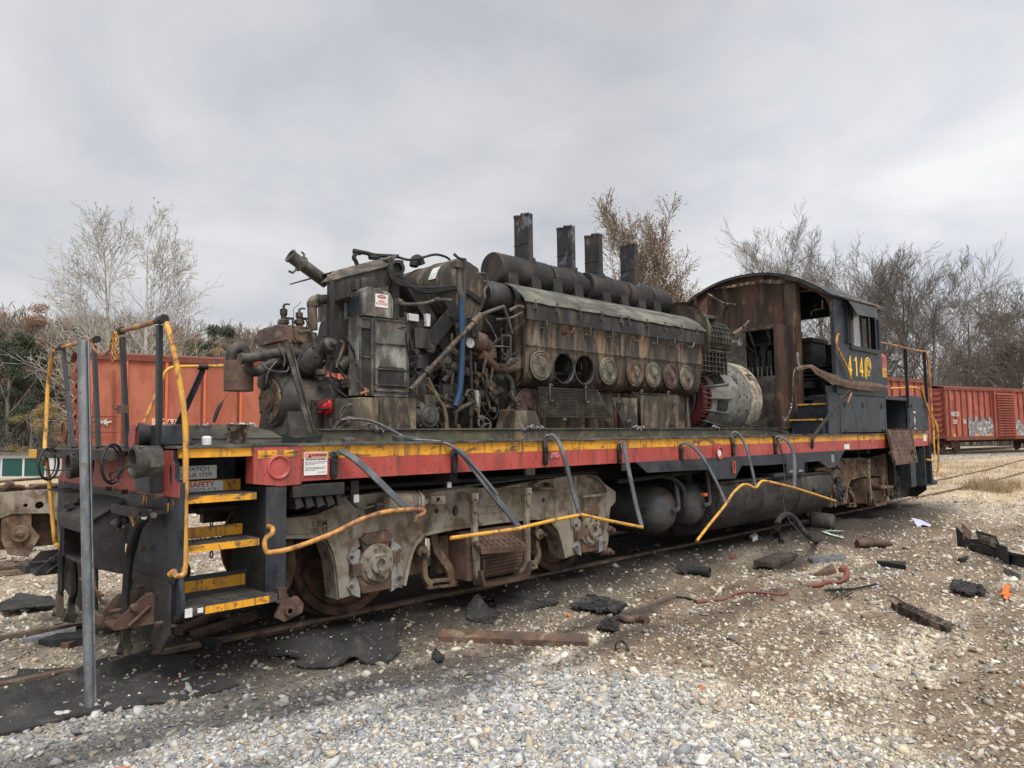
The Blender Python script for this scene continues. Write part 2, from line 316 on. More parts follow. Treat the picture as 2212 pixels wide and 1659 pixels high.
def spline(P, k):
    P = [P[0]*2-P[1]]+P+[P[-1]*2-P[-2]]; out = []
    for i in range(1, len(P)-2):
        a, b, c, d = P[i-1:i+3]
        for j in range(k):
            t = j/k
            out.append(.5*((2*b)+(c-a)*t+(2*a-5*b+4*c-d)*t*t+(3*b-a-3*c+d)*t**3))
    return out+[P[-2]]
def circ(cx, cy, r, n=24, ry=None): return [(cx+r*cos(2*pi*i/n), cy+(ry or r)*sin(2*pi*i/n)) for i in range(n)]
WP = {}
def props(o, label=None, cat=None, group=None, kind=None):
    for a, b in (('label', label), ('category', cat), ('group', group), ('kind', kind)):
        if b: o[a] = b
    return o
def place(o, world, parent):
    if parent is not None: o.parent = parent; o.location = Vector(world)-WP[parent.name]
    else: o.location = world
    WP[o.name] = Vector(world)
def empty(name, loc, **k):
    o = bpy.data.objects.new(name, None); C.objects.link(o); o.empty_display_size = .3; place(o, loc, None); return props(o, **k)
def ob(name, mb, mats, parent=None, bev=0, sm=35, **k):
    v = np.array(mb.v, dtype=float); lo = v.min(0); hi = v.max(0)
    org = np.array([(lo[0]+hi[0])/2, (lo[1]+hi[1])/2, lo[2]])
    me = bpy.data.meshes.new(name); me.from_pydata((v-org).tolist(), [], mb.f)
    if isinstance(mats, str): mats = [mats]
    for m in mats: me.materials.append(M[m])
    if len(mats) > 1: me.polygons.foreach_set('material_index', mb.m)
    me.update()
    import bmesh
    bm = bmesh.new(); bm.from_mesh(me); bmesh.ops.recalc_face_normals(bm, faces=bm.faces[:]); bm.to_mesh(me); bm.free()
    if sm: me.polygons.foreach_set('use_smooth', [True]*len(me.polygons)); me.set_sharp_from_angle(angle=radians(sm))
    o = bpy.data.objects.new(name, me); C.objects.link(o); place(o, org, parent)
    if bev:
        b = o.modifiers.new('bevel', 'BEVEL'); b.width = bev; b.segments = 2; b.limit_method = 'ANGLE'; b.angle_limit = radians(40); b.harden_normals = False
    return props(o, **k)
def fastmesh(name, V, F, mats, parent=None, cols=None, mi=None, smooth=False, **k):
    """numpy arrays: V (n,3), F (m,3|4)"""
    me = bpy.data.meshes.new(name); V = np.asarray(V, dtype=np.float32); F = np.asarray(F, dtype=np.int32); n = F.shape[1]
    lo = V.min(0); hi = V.max(0); org = np.array([(lo[0]+hi[0])/2, (lo[1]+hi[1])/2, lo[2]], dtype=np.float32)
    me.vertices.add(len(V)); me.vertices.foreach_set('co', (V-org).ravel())
    me.loops.add(F.size); me.loops.foreach_set('vertex_index', F.ravel())
    me.polygons.add(len(F)); me.polygons.foreach_set('loop_start', np.arange(0, F.size, n, dtype=np.int32)); me.polygons.foreach_set('loop_total', np.full(len(F), n, dtype=np.int32))
    if isinstance(mats, str): mats = [mats]
    for m in mats: me.materials.append(M[m])
    if mi is not None: me.polygons.foreach_set('material_index', np.asarray(mi, dtype=np.int32))
    if smooth: me.polygons.foreach_set('use_smooth', np.ones(len(F), dtype=bool))
    me.update(calc_edges=True)
    if cols is not None:
        a = me.attributes.new('col', 'FLOAT_COLOR', 'POINT'); c4 = np.ones((len(V), 4), dtype=np.float32); c4[:, :3] = cols; a.data.foreach_set('color', c4.ravel())
    o = bpy.data.objects.new(name, me); C.objects.link(o); place(o, org.astype(float), parent)
    return props(o, **k)
def sep(name, mb, mats, parent=None, bev=0, sm=35, **k):
    """one object for every separate piece"""
    n = len(mb.v); up = list(range(n))
    def fd(i):
        while up[i] != i: up[i] = up[up[i]]; i = up[i]
        return i
    for f in mb.f:
        a = fd(f[0])
        for i in f[1:]: up[fd(i)] = a
    g = {}
    for f, mi in zip(mb.f, mb.m): g.setdefault(fd(f[0]), []).append((f, mi))
    out = []
    for fs in g.values():
        ids = sorted({i for f, _ in fs for i in f}); rm = {o: j for j, o in enumerate(ids)}; p = MB(); p.v = [mb.v[i] for i in ids]; p.f = [tuple(rm[i] for i in f) for f, _ in fs]; p.m = [mi for _, mi in fs]
        out.append(ob(name, p, mats, parent, bev, sm, **k))
    return out
def text(name, s, size, mtx, m, parent, ext=.002, sx=1., bold=0.):
    cu = bpy.data.curves.new(name, 'FONT'); cu.body = s; cu.size = size; cu.extrude = ext; cu.align_x = 'CENTER'; cu.align_y = 'CENTER'; cu.offset = bold; cu.resolution_u = 3; cu.space_line = .85
    t = bpy.data.objects.new(name+'_tmp', cu); C.objects.link(t)
    bpy.context.view_layer.update()
    me = bpy.data.meshes.new_from_object(t.evaluated_get(bpy.context.evaluated_depsgraph_get()))
    bpy.data.objects.remove(t); bpy.data.curves.remove(cu)
    me.name = name; me.transform(Matrix.Diagonal((sx, 1, 1, 1))); me.transform(mtx.to_3x3().to_4x4())
    me.materials.clear(); me.materials.append(M[m])
    o = bpy.data.objects.new(name, me); C.objects.link(o); place(o, mtx.to_translation(), parent)
    return o
def face_y(p): return Matrix.Translation(p) @ Matrix.Rotation(radians(90), 4, 'X')                       # lettering read from -y
def face_x(p): return Matrix.Translation(p) @ Matrix.Rotation(radians(-90), 4, 'Z') @ Matrix.Rotation(radians(90), 4, 'X')   # read from -x
# ================================================================ LOCOMOTIVE (rail top z=0, near sill face y=0, x runs towards the cab)
L = empty('locomotive', (5.9, 1.5, 0), label='stripped diesel locomotive with exposed engine and navy cab on the track', cat='locomotive')
# --- frame
m = MB(); m.box(-1.62, 13.3, 1.02, 1.98, .98, 1.44); m.box(-1.05, 13.3, .10, 2.9, 1.36, 1.44); m.box(-1.66, -1.05, .62, 2.4, 1.36, 1.44)
for x in (-.85, .6, 2.1, 3.4, 5.2, 7, 8.9, 10.2, 11.6, 13): m.box(x, x+.1, .06, 2.94, 1.14, 1.36)
m.box(-1.0, 3.9, .45, .62, 1.24, 1.36); m.box(8.5, 13.2, .45, .62, 1.24, 1.36)
m.cyl((1.37, 1.5, .98), (1.37, 1.5, .7), .4); m.cyl((10.82, 1.5, .98), (10.82, 1.5, .7), .4)
m.tube([(-.5, .3, 1.13), (2.9, .3, 1.12)], .022); m.tube([(3.2, .25, 1.0), (5., .25, 1.05)], .03)
ob('underframe', m, 'underside', L, .01)
def jag(x0, x1, z, a, n):
    return [(x0+(x1-x0)*i/n, z+random.uniform(-a, a)) for i in range(n+1)]
# --- side sill: yellow band over red band, a heavier red box at the left end
m = MB()
m.box(-.87, 13.42, 0, .03, 1.385, 1.478, 0); m.box(-.87, 13.42, .002, .03, 1.225, 1.385, 1)
ob('side_sill', m, ['sill_yellow', 'sill_red'], L)
m = MB(); m.box(-.87, 13.42, 2.97, 3., 1.225, 1.478); ob('side_sill', m, 'sill_red', L)
m = MB(); m.prism([(-1.2, 1.478), (-1.2, 1.225), (-1.0, 1.20), (-.84, 1.205), (-.84, 1.478)], 'y', -.028, .1, k=0)
m.box(-1.17, -.87, -.031, -.028, 1.40, 1.455, 1)
for i in range(26): m.box(-.852+.006*(i % 2), -.842+.006*(i % 2), -.034, -.028, 1.21+i*.0103, 1.217+i*.0103, 0)
ob('jacking_pad', m, ['sill_red', 'sill_yellow'], L, .004)
m = MB(); m.lathe((-1.015, -.026, 1.335), (0, -1, 0), [(.088, 0), (.088, .012), (.078, .018), (.068, .012), (.062, .004), (0, .004)], 32); ob('jacking_ring', m, 'sill_red', L)
m = MB(); m.box(-.9, -.48, -.02, .3, 1.11, 1.20)
for i in range(5): m.prism([(-.88+i*.085, 1.11), (-.83+i*.085, 1.11), (-.80+i*.085, 1.04), (-.86+i*.085, 1.02)], 'y', .0, .28)
ob('jacking_bracket', m, 'black_iron', L, .004)
# --- walkway
m = MB(); rows = []
for x in np.linspace(-1.72, 13.46, 90):
    rows.append([(x, y, 1.479+random.uniform(0, .004)) for y in (-.03, .1, .3, .55, 1.5, 2.5, 3.03)])
m.sheet(rows, .018)
ob('walkway_deck', m, 'deck_dirt', L, sm=0)
m = MB()
for i in range(260):
    x = random.uniform(-1.6, 8.3); y = random.uniform(-.02, .6)**1; s = random.uniform(.004, .012)
    a, b, c = (Vector([random.uniform(-1, 1) for _ in range(3)]).normalized()*s for _ in range(3))
    p = Vector((x, y, 1.50+s*.4)); m.add([p+a, p-a, p+b, p-b, p+c, p-c], [(0, 2, 4), (2, 1, 4), (1, 3, 4), (3, 0, 4), (2, 0, 5), (1, 2, 5), (3, 1, 5), (0, 3, 5)])
for x, y, s in ((.20, .2, .045), (-.28, .25, .035), (.28, .2, .04), (.36, .22, .03)):
    m.obox((x, y, 1.505+s*.3), (s*1.6, .01, 0), (0, s, .01), (0, 0, s*.5))
ob('deck_debris', m, 'deck_dirt', L, sm=0, kind='stuff')
# --- base rails of the removed hood
m = MB(); m.box(-.35, 8.5, .62, .66, 1.49, 1.60); m.box(-.35, 8.5, .60, .70, 1.60, 1.615); m.box(-.35, 8.5, .58, .62, 1.49, 1.505)
for x in np.arange(0, 8.4, .62): m.box(x, x+.012, .612, .62, 1.5, 1.6)
mat('rail_green', (.05, .045, .035), [((.09, .10, .045), (2, 9, 9), .5, .66, .7), ((.15, .11, .07), 7., .55, .7, .7)], .7, bump=.3)
ob('hood_base_rail', m, 'rail_green', L, .003)
m = MB(); m.box(-.9, 8.5, 2.34, 2.38, 1.49, 1.62); m.box(-.35, 8.4, .7, 2.3, 1.5, 1.53); ob('hood_floor', m, 'engine_black', L, .003)
# torn stubs of hood sheet at the front
def torn(name, x0, x1, y, z0, z1, n, a, mt, t=.006, nx=1):
    top = [(x0+(x1-x0)*i/n, (z1(i/n) if callable(z1) else z1)+random.uniform(-a, a)) for i in range(n+1)]
    mm = MB(); mm.prism([(x0, z0)]+top+[(x1, z0)], 'y', y, y+t); return mm
m = torn('s', -1.42, -.62, .62, 1.49, lambda t: 1.645 if t < .5 else 1.645-.12*((t-.5)/.5)**2, 24, .006, None)
m.box(-1.42, -.62, .61, .62, 1.545, 1.55)
ob('torn_hood_sheet', m, 'lid_grey', L)
m = torn('s', -.72, -.35, 2.3, 1.49, 1.63, 16, .01, None)
ob('torn_hood_sheet', m, 'lid_grey', L)
m = MB(); m.sheet([[(-1.14, .60, 1.50), (-1.12, .59, 1.58), (-1.15, .56, 1.655)], [(-1.06, .585, 1.50), (-1.05, .575, 1.58), (-1.05, .54, 1.65)], [(-1.0, .60, 1.50), (-.99, .59, 1.57), (-.96, .57, 1.648)]], .01)
ob('torn_hood_post', m, 'scorched', L)
def frill(pts, s, n):
    mm = MB(); P = [Vector(p) for p in pts]
    for i in range(n):
        t = random.random()*(len(P)-1); j = min(int(t), len(P)-2); p = P[j].lerp(P[j+1], t-j)
        a, b, c = (Vector([random.gauss(0, 1) for _ in range(3)]).normalized()*s*random.uniform(.4, 1.3) for _ in range(3))
        p = p+Vector([random.uniform(-s, s)*.6 for _ in range(3)])
        mm.add([p+a, p-a, p+b, p-b, p+c*.5, p-c*.5], [(0, 2, 4), (2, 1, 4), (1, 3, 4), (3, 0, 4), (2, 0, 5), (1, 2, 5), (3, 1, 5), (0, 3, 5)])
    return mm
for nm, pts, s, n in (('cut_edge_slag', [(-1.36, .61, 1.645), (-1.24, .61, 1.648)], .010, 24), ('cut_edge_slag', [(-1.14, .56, 1.655), (-.98, .57, 1.65)], .012, 30),
    ('cut_edge_slag', qs('c', [(1120, 1525), (1180, 1510), (1230, 1540), (1290, 1560)], y=.6), .02, 46), ('cut_edge_slag', qs('d', [(360, 1560), (440, 1530), (520, 1545)], y=.6), .020, 46),
    ('cut_edge_slag', qs('d', [(1120, 1540), (1190, 1545)], y=.6), .024, 22), ('cut_edge_slag', qs('d', [(1665, 1530), (1710, 1545)], y=.6), .024, 18)):
    ob(nm, frill(pts, s, n), 'slag', L, sm=0)
# curled torn flap beside the bent strut
m = MB(); P1 = qs('c', [(490, 1590), (560, 1620), (640, 1640), (720, 1610), (810, 1580)], y=.55); P2 = qs('c', [(500, 1640), (570, 1655), (650, 1658), (740, 1655), (800, 1640)], y=.45)
m.sheet([P1, [a.lerp(b, .5)+Vector((0, -.05, .03)) for a, b in zip(P1, P2)], P2], .006); m.sheet([[q('c', 690, 1600, y=.6), q('c', 770, 1560, y=.58)], [q('c', 700, 1640, y=.6), q('c', 800, 1610, y=.56)]], .006)
ob('torn_hood_flap', m, 'char', L)

# --- end plate with lower pilot sheets
EX = -1.70
m = MB()
up = [(.03, 1.47), (.03, 1.40), (.0, 1.38), (-.005, 1.285), (-.04, 1.27), (-.10, 1.262), (-.10, .75), (-.02, .60), (0, .42), (.78, .42), (.84, .78), (1.02, .78), (1.02, 1.04), (1.95, 1.04), (1.95, .80), (2.1, .6), (2.9, .6), (3.08, .8), (3.08, 1.2), (2.95, 1.26), (2.95, 1.47)]
m.prism(up, 'x', EX-.012, EX+.02, holes=[circ(.065, 1.30, .028, 20, .075), circ(.10, 1.115, .022, 16, .06), circ(2.5, 1.3, .03, 16)])
ob('end_plate', m, 'navy_paint', L, .003)
m = MB(); m.prism([(.033, 1.468), (.033, 1.40), (.0, 1.38), (-.002, 1.285), (-.04, 1.268), (-.098, 1.260), (-.098, 1.17), (.3, 1.165), (1.1, 1.168), (2.3, 1.166), (3.07, 1.17), (3.07, 1.2), (2.95, 1.26), (2.95, 1.468)], 'x', EX-.016, EX-.0125, holes=[circ(.065, 1.30, .028, 20, .075)])
ob('end_plate_stripe', m, 'sill_red', L)
m = MB()
for y, z, s in ((.58, 1.13, .03), (.52, 1.12, .03), (.6, 1.09, .022), (.10, 1.10, .03), (2.85, 1.18, .03), (.0, 1.14, .02)): m.prism([(y-s*.5, z+s), (y+s*.4, z+s*.8), (y+s*.55, z-s*.2), (y+s*.1, z-s*1.2), (y-s*.3, z-s*.6)], 'x', EX-.0165, EX-.0125)
sep('paint_chip', m, 'sill_yellow', L)
m = MB()
m.prism([(.80, .62), (.83, .24), (.14, .17), (.0, .30), (-.02, .62)], 'x', EX-.03, EX-.016)
m.prism([(.95, .66), (.85, .68), (.15, .70), (.02, .52), (.0, .30), (.14, .17), (.83, .24), (.86, .6)], 'x', EX-.016, EX-.012)
m.prism([(2.88, .60), (2.76, .24), (2.1, .12), (1.62, .12), (1.66, .62)], 'x', EX-.03, EX-.014)
sep('pilot_sheet', m, 'black_iron', L, .003)
m = MB()
for y, z in ((.72, .56), (.50, .54), (.32, .51), (.12, .36), (.95, .9), (.45, .8), (.17, 1.165), (.9, 1.165), (1.3, 1.17)): m.bolt((EX-.03, y, z), (-1, 0, 0), .018, .045)
sep('pilot_bolt', m, 'brown_rust', L)
# coupler pocket casting, pushed out towards the viewer, empty of its coupler
m = MB()
z0, z1 = .60, 1.0
m.hexa([(-1.92, 1.10, .62), (-1.7, 1.02, .55), (-1.7, 1.06, .55), (-1.92, 1.14, .62), (-1.92, 1.10, .94), (-1.7, 1.02, 1.10), (-1.7, 1.06, 1.10), (-1.92, 1.14, .94)])
m.hexa([(-1.92, 1.86, .62), (-1.7, 1.92, .55), (-1.7, 1.96, .55), (-1.92, 1.90, .62), (-1.92, 1.86, .94), (-1.7, 1.92, 1.10), (-1.7, 1.96, 1.10), (-1.92, 1.90, .94)])
m.hexa([(-1.945, 1.07, .93), (-1.68, 1.00, 1.10), (-1.68, 1.98, 1.10), (-1.945, 1.93, .93), (-1.945, 1.07, .96), (-1.68, 1.00, 1.13), (-1.68, 1.98, 1.13), (-1.945, 1.93, .96)])
m.box(-1.9, -1.7, 1.12, 1.88, .60, .63); m.box(-1.75, -1.72, 1.06, 1.94, .6, 1.08)
m.box(-1.955, -1.92, 1.08, 1.92, .86, .95)
ob('coupler_pocket', m, 'black_iron', L, .008)
m = MB(); m.tube([(-1.90, 1.08, .62), (-1.92, .92, .5), (-1.9, .86, .42), (-1.85, .78, .38)], .012); m.bolt((-1.95, 1.08, .68), (0, -1, 0), .035, .06); m.tube([(-2.0, .98, .57), (-1.9, .80, .46)], .01)
ob('uncoupling_lever', m, 'brown_rust', L)
# end platform plank with yellow end
m = MB(); m.box(-1.90, -1.68, .62, 3.0, 1.455, 1.475, 0); m.box(-1.91, -1.885, .62, 3.0, 1.395, 1.474, 0); m.box(-1.915, -1.885, 3.0, 3.32, 1.385, 1.466, 1); m.box(-1.90, -1.7, 3.0, 3.32, 1.455, 1.47, 0)
ob('end_platform', m, ['black_iron', 'sill_yellow'], L, .004)
# pilot foot brackets
def footbracket(y0, y1, z, flip, mt):
    mm = MB(); mm.box(-1.97, -1.7, y0, y1, z, z+.02); mm.prism([(-1.72, z), (-1.97, z), (-1.97, z+.05), (-1.80, z+.19), (-1.72, z+.19)], 'y', y0-.012, y0); mm.prism([(-1.72, z), (-1.97, z), (-1.95, z+.06), (-1.86, z+.16), (-1.72, z+.16)], 'y', y1, y1+.012)
    mm.box(-2.0, -1.965, y1-.35*(y1-y0), y1+.12, z-.005, z+.06); mm.cyl((-1.9, y0-.05, z+.02), (-1.76, y0-.02, z+.12), .012); mm.tube([(-1.93, y1-.1, z+.07), (-1.8, y0+.1, z+.1)], .015)
    mm.bolt((-1.86, y0-.012, z+.13), (0, -1, 0), .025, .05)
    return mm
ob('foot_bracket', footbracket(.28, .62, .33, 0, 0), 'brown_rust', L, .003)
ob('foot_bracket', footbracket(2.55, 2.95, .38, 0, 0), 'black_iron', L, .003)
# MU hoses and pipes on the end plate
X0 = -1.86
def hose(name, c, pts, x, r, mt='rubber', par=L, n=8):
    mm = MB(); mm.tube(qs(c, pts, x=x), r, n, 5); return ob(name, mm, mt, par)
def gladhand(p, d=(0, 0, -1)):
    mm = MB(); p = Vector(p); mm.cyl(p+Vector((0, 0, .03)), p-Vector((0, 0, .03)), .024, .03, 10)
    mm.hexa([p+Vector(v)*.9 for v in ((-.03, -.045, -.20), (.03, -.045, -.20), (.03, .045, -.17), (-.03, .045, -.17), (-.025, -.03, -.02), (.025, -.03, -.02), (.025, .03, -.02), (-.025, .03, -.02))])
    mm.cyl(p+Vector((-.04, .02, -.14)), p+Vector((.035, -.01, -.16)), .035, .035, 10)
    return mm
h = hose('brake_hose', 'b', [(1105, 655), (1050, 750), (990, 950), (970, 1200), (963, 1400), (965, 1480)], X0, .026)
ob('glad_hand', gladhand(q('b', 965, 1500, x=X0)), 'oily_tan', h, .004)
hose('brake_hose', 'b', [(1075, 720), (1040, 840), (1000, 1000), (985, 1210)], X0+.02, .022)
m = MB()
for a, b in (((1150, 620), (1085, 720)), ((1180, 640), (1150, 690))): m.tube(qs('b', [a, ((a[0]+b[0])/2-6, (a[1]+b[1])/2), b], x=-1.80), .022)
ob('pipe_elbow', m, 'pipe_oil', L)
m = MB(); m.tube(qs('b', [(1105, 655), (1085, 690), (1070, 715)], x=-1.86), .02, 6); ob('hose_fitting', m, 'bright_metal', L)
h = hose('brake_hose', 'b', [(550, 570), (505, 680), (485, 850), (470, 1050), (468, 1230)], -1.9, .024)
ob('glad_hand', gladhand(q('b', 460, 1245, x=-1.9)), 'oily_tan', h, .004)
h = hose('brake_hose', 'b', [(560, 1000), (572, 1100), (572, 1230), (555, 1290)], -1.8, .026)
ob('glad_hand', gladhand(q('b', 550, 1290, x=-1.8)), 'oily_grey', h, .004)
m = MB()
for a in ((520, 560), (575, 545)): m.tube(qs('b', [(a[0]+40, a[1]-20), a, (a[0]-5, a[1]+25)], x=-1.85), .022)
m.box(-1.86, -1.7, 2.2, 2.75, 1.10, 1.115); m.box(-1.88, -1.7, .12, .72, 1.055, 1.075); m.box(-1.885, -1.87, .12, .72, 1.04, 1.10)
ob('hose_shelf', m, 'black_iron', L)
m = MB(); m.sheet([[q('b', 945, 605, x=-1.86), q('b', 950, 630, x=-1.84)], [q('b', 985, 615, x=-1.86), q('b', 975, 645, x=-1.84)], [q('b', 1020, 640, x=-1.86), q('b', 1000, 665, x=-1.84)], [q('b', 1040, 725, x=-1.86), q('b', 1020, 730, x=-1.84)]], .012)
h = MB(); h.tube([q('b', 975, 680, x=-1.80), q('b', 925, 680, x=-1.84), q('b', 885, 725, x=-1.87)], [.025, .03, .042], 10, 3); h.cyl(q('b', 965, 650, x=-1.82), q('b', 965, 705, x=-1.82), .02)
h = ob('angle_cock', h, 'black_iron', L); ob('valve_handle', m, 'handrail_yellow', h)
# ditch light buckets with rings
def bucket(cy_, cz, s=1.):
    mm = MB(); mm.lathe((-1.80, cy_, cz), (-1, 0, 0), [(.115*s, 0), (.125*s, .10), (.135*s, .14), (.135*s, .16), (.11*s, .165), (.105*s, .15), (.10*s, .06), (.0, .05)], 28); mm.box(-1.90, -1.84, cy_-.16, cy_-.12, cz-.03, cz+.02)
    mm.bolt((-1.94, cy_-.12, cz+.09), (-1, 0, 0), .012, .02); return mm
p = q('a', 1020, 1305, x=-1.95); b1 = ob('ditch_light_bucket', bucket(p.y-.03, p.z, .78), 'oily_grey', L)
p2 = q('a', 545, 1330, x=-1.93); b2 = ob('ditch_light_bucket', bucket(p2.y-.05, p2.z, .78), 'black_iron', L)
for nm, cpt, r, par in (('light_ring', (865, 1320), .165, b1), ('light_ring', (375, 1320), .17, b2)):
    p = q('a', *cpt, x=-1.97); mm = MB(); cr_, sr_ = .62, -.55; mm.tube([(p.x-r*sr_*-1*cos(i/24*2*pi), p.y-r*cr_*cos(i/24*2*pi), p.z+r*.78*sin(i/24*2*pi)) for i in range(25)], .010, 6); mm.tube([(p.x-r*.87*sr_*-1*cos(i/24*2*pi)-.015, p.y-r*.87*cr_*cos(i/24*2*pi), p.z+r*.68*sin(i/24*2*pi)) for i in range(25)], .006, 5); mm.box(p.x-.01, p.x+.01, p.y+r, p.y+r+.07, p.z-.02, p.z+.03)
    ob(nm, mm, 'black_iron', par)
m = MB()
for pts in ([(1060, 1340), (990, 1345), (900, 1375), (850, 1390), (845, 1420), (860, 1450)], [(1040, 1330), (970, 1340), (910, 1410), (905, 1440), (925, 1470)], [(560, 1360), (450, 1370), (330, 1360), (275, 1320), (265, 1290)], [(420, 1260), (400, 1240), (440, 1250), (470, 1270)]): m.tube(qs('a', pts, x=-2.0), .006, 5, 4)
sep('loose_wire', m, 'rubber', L)
m = MB(); m.box(-1.80, -1.715, .19, .50, 1.19, 1.50); ob('junction_box', m, 'navy_paint', L, .006)
m = MB(); m.box(-1.74, -1.60, .16, .52, 1.50, 1.64); m.prism([(-1.60, 1.50), (-1.52, 1.50), (-1.60, 1.63)], 'y', .17, .5); jb = ob('control_box', m, 'navy_paint', L, .01)
m = MB(); m.cyl((-1.70, .44, 1.575), (-1.80, .46, 1.575), .06, .085, 20); ob('receptacle', m, 'black_iron', jb)
m = MB(); m.prism([(.46, 1.64), (.64, 1.645), (.63, 1.62), (.66, 1.56), (.64, 1.49), (.585, 1.46), (.53, 1.48), (.51, 1.54), (.50, 1.61)], 'x', -1.805, -1.785); ob('receptacle_cover', m, 'sill_red', jb, .004)
m = MB(); m.lathe((-1.45, .16, 1.50), (0, 0, 1), [(0, 0), (.03, 0), (.033, .05), (.02, .06), (0, .06)], 12); ob('bottle', m, 'white_sign', L)

# --- stair well at the near front corner
m = MB()
m.prism([(-.02, .42), (.55, .42), (.55, 1.20), (-.02, 1.20)], 'x', -1.10, -1.08)                # inner side wall
m.prism([(.53, 1.20), (.55, 1.20), (.55, .40), (.53, .40)], 'x', -1.70, -1.10) if 0 else None
m.box(-1.69, -1.1, .50, .53, 1.24, 1.40)
m.box(-1.08, -.95, -.02, .02, .41, 1.20); m.box(-1.10, -.93, -.025, .16, .41, .44)
ob('stair_wall', m, 'navy_paint', L, .003)
m = MB(); m.prism([(-.10, .42), (-.13, .46), (-.13, .54), (-.10, .62), (-.09, .74), (0, .74), (.02, .42)], 'x', -1.70, -1.675); m.box(-1.68, -1.10, .28, .30, .46, .602)
ob('stair_skirt', m, 'navy_paint', L, .003)
def tread(z, y0, y1, x1, stripe):
    mm = MB(); mm.box(-1.66, x1, y0, y1, z-.018, z); mm.box(-1.66, x1, y0, y0+.012, z-.05, z-.018)
    for i in range(int((x1+1.62)/.03)):
        for j in range(max(int((y1-y0)/.035), 1)): mm.box(-1.64+i*.03, -1.625+i*.03, y0+.02+j*.035, y0+.038+j*.035, z, z+.004)
    t_ = ob('stair_tread', mm, 'tread_steel', L)
    mm = MB(); mm.box(-1.66 if stripe == 0 else -1.55, x1 if stripe == 0 else x1-.06, y0-.004, y0, z-.05, z-.004); ob('tread_nosing', mm, 'sill_yellow', t_)
tread(1.17, -.01, .28, -1.17, 0); tread(.855, -.02, .24, -1.15, 0); tread(.475, -.12, .22, -1.06, 1)
m = MB(); m.box(-1.66, -1.15, .297, .302, 1.172, 1.25); m.box(-1.66, -1.15, .255, .26, .858, .935); m.box(-1.55, -1.12, .268, .28, .495, .572)
sep('stair_riser', m, 'sill_yellow', L)
m = MB(); m.box(-1.69, -1.2, -.012, .02, 1.418, 1.478); ob('stair_top_nosing', m, 'sill_yellow', L)
m = MB(); m.tube([(-1.66, .5, 1.02), (-1.1, .5, 1.03)], .018); m.cyl((-1.38, .5, 1.025), (-1.34, .5, 1.025), .03); m.box(-1.5, -1.46, .45, .5, .95, 1.2)
m.bar([(-1.60, .6, .98), (-1.56, .6, .7), (-1.48, .6, .5)], .05, .02, (1, 0, 0)); m.lathe((-1.38, .95, .52), (0, 1, 0), [(0, 0), (.13, 0), (.13, .2), (0, .2)], 20)
ob('brake_pipe', m, 'black_iron', L)
def chain(pts, name, mt, par, s=.022, r=.005):
    P = spline([Vector(p) for p in pts], 12); tot = 0; out = []; last = P[0]; acc = 0; mm = MB(); k = 0
    for a, b in zip(P, P[1:]):
        acc += (b-a).length
        if acc > s*1.25:
            acc = 0; d = (b-a).normalized(); n_ = d.orthogonal().normalized(); 
            if k % 2: n_ = d.cross(n_)
            ring = [b+d*(s*cos(t))+n_*(s*.5*sin(t)) for t in np.linspace(0, 2*pi, 9)]; mm.tube(ring, r, 4); k += 1
    return ob(name, mm, mt, par)
chain([(-1.28, .5, 1.0), (-1.27, .5, .85), (-1.27, .5, .70)], 'safety_chain', 'black_iron', L)
m = MB(); m.prism([(-1.07, .62-.56+.98), (-1.08, 1.02)], 'y', 0, 0) if 0 else None
m.prism([(-1.02, .40), (-.90, .43), (-.85, .37), (-.86, .31), (-1.0, .27), (-1.06, .31)], 'y', -.10, -.06); m.bolt((-.97, -.10, .345), (0, -1, 0), .022, .03); m.cyl((-.97, -.04, .345), (-.97, -.13, .345), .035)
m.box(-1.05, -.93, -.09, .0, .40, .42); m.box(-1.03, -.97, -.08, -.02, .42, .5)
ob('step_bracket', m, 'brown_rust', L, .003)
# signs in the stair well
def decal(pts4, name, mt, par, n=(0, -.003, 0)):
    mm = MB(); P = [Vector(p) for p in pts4]; nn = Vector(n); mm.hexa([p for p in P]+[p+nn for p in P]); return ob(name, mm, mt, par, sm=0)
def ysign(x0, x1, z0, z1, y, mt='white_sign', name='sign', par=L): return decal([(x0, y, z0), (x1, y, z0), (x1, y, z1), (x0, y, z1)], name, mt, par)
s = ysign(-1.60, -1.325, 1.262, 1.355, .295, name='step_sign'); text('lettering', 'WATCH', .042, face_y((-1.465, .2905, 1.331)), 'sign_dark', s, .0006, 1.1); text('lettering', 'YOUR STEP.', .040, face_y((-1.465, .2905, 1.288)), 'sign_dark', s, .0006, 1.05)
s = ysign(-1.60, -1.28, 1.175, 1.243, .290, name='safety_sign'); text('lettering', 'SAFETY', .046, face_y((-1.43, .2865, 1.222)), 'sign_red', s, .0006, 1.15, .001); text('lettering', 'PRECINCTS  A F E', .028, face_y((-1.44, .2865, 1.188)), 'sign_dark', s, .0006, 1.0)
s = ysign(-1.70+.02, -1.635, .425, .48, -.135, name='label_plate'); ysign(-1.60, -1.565, .44, .47, -.128, name='label_plate')

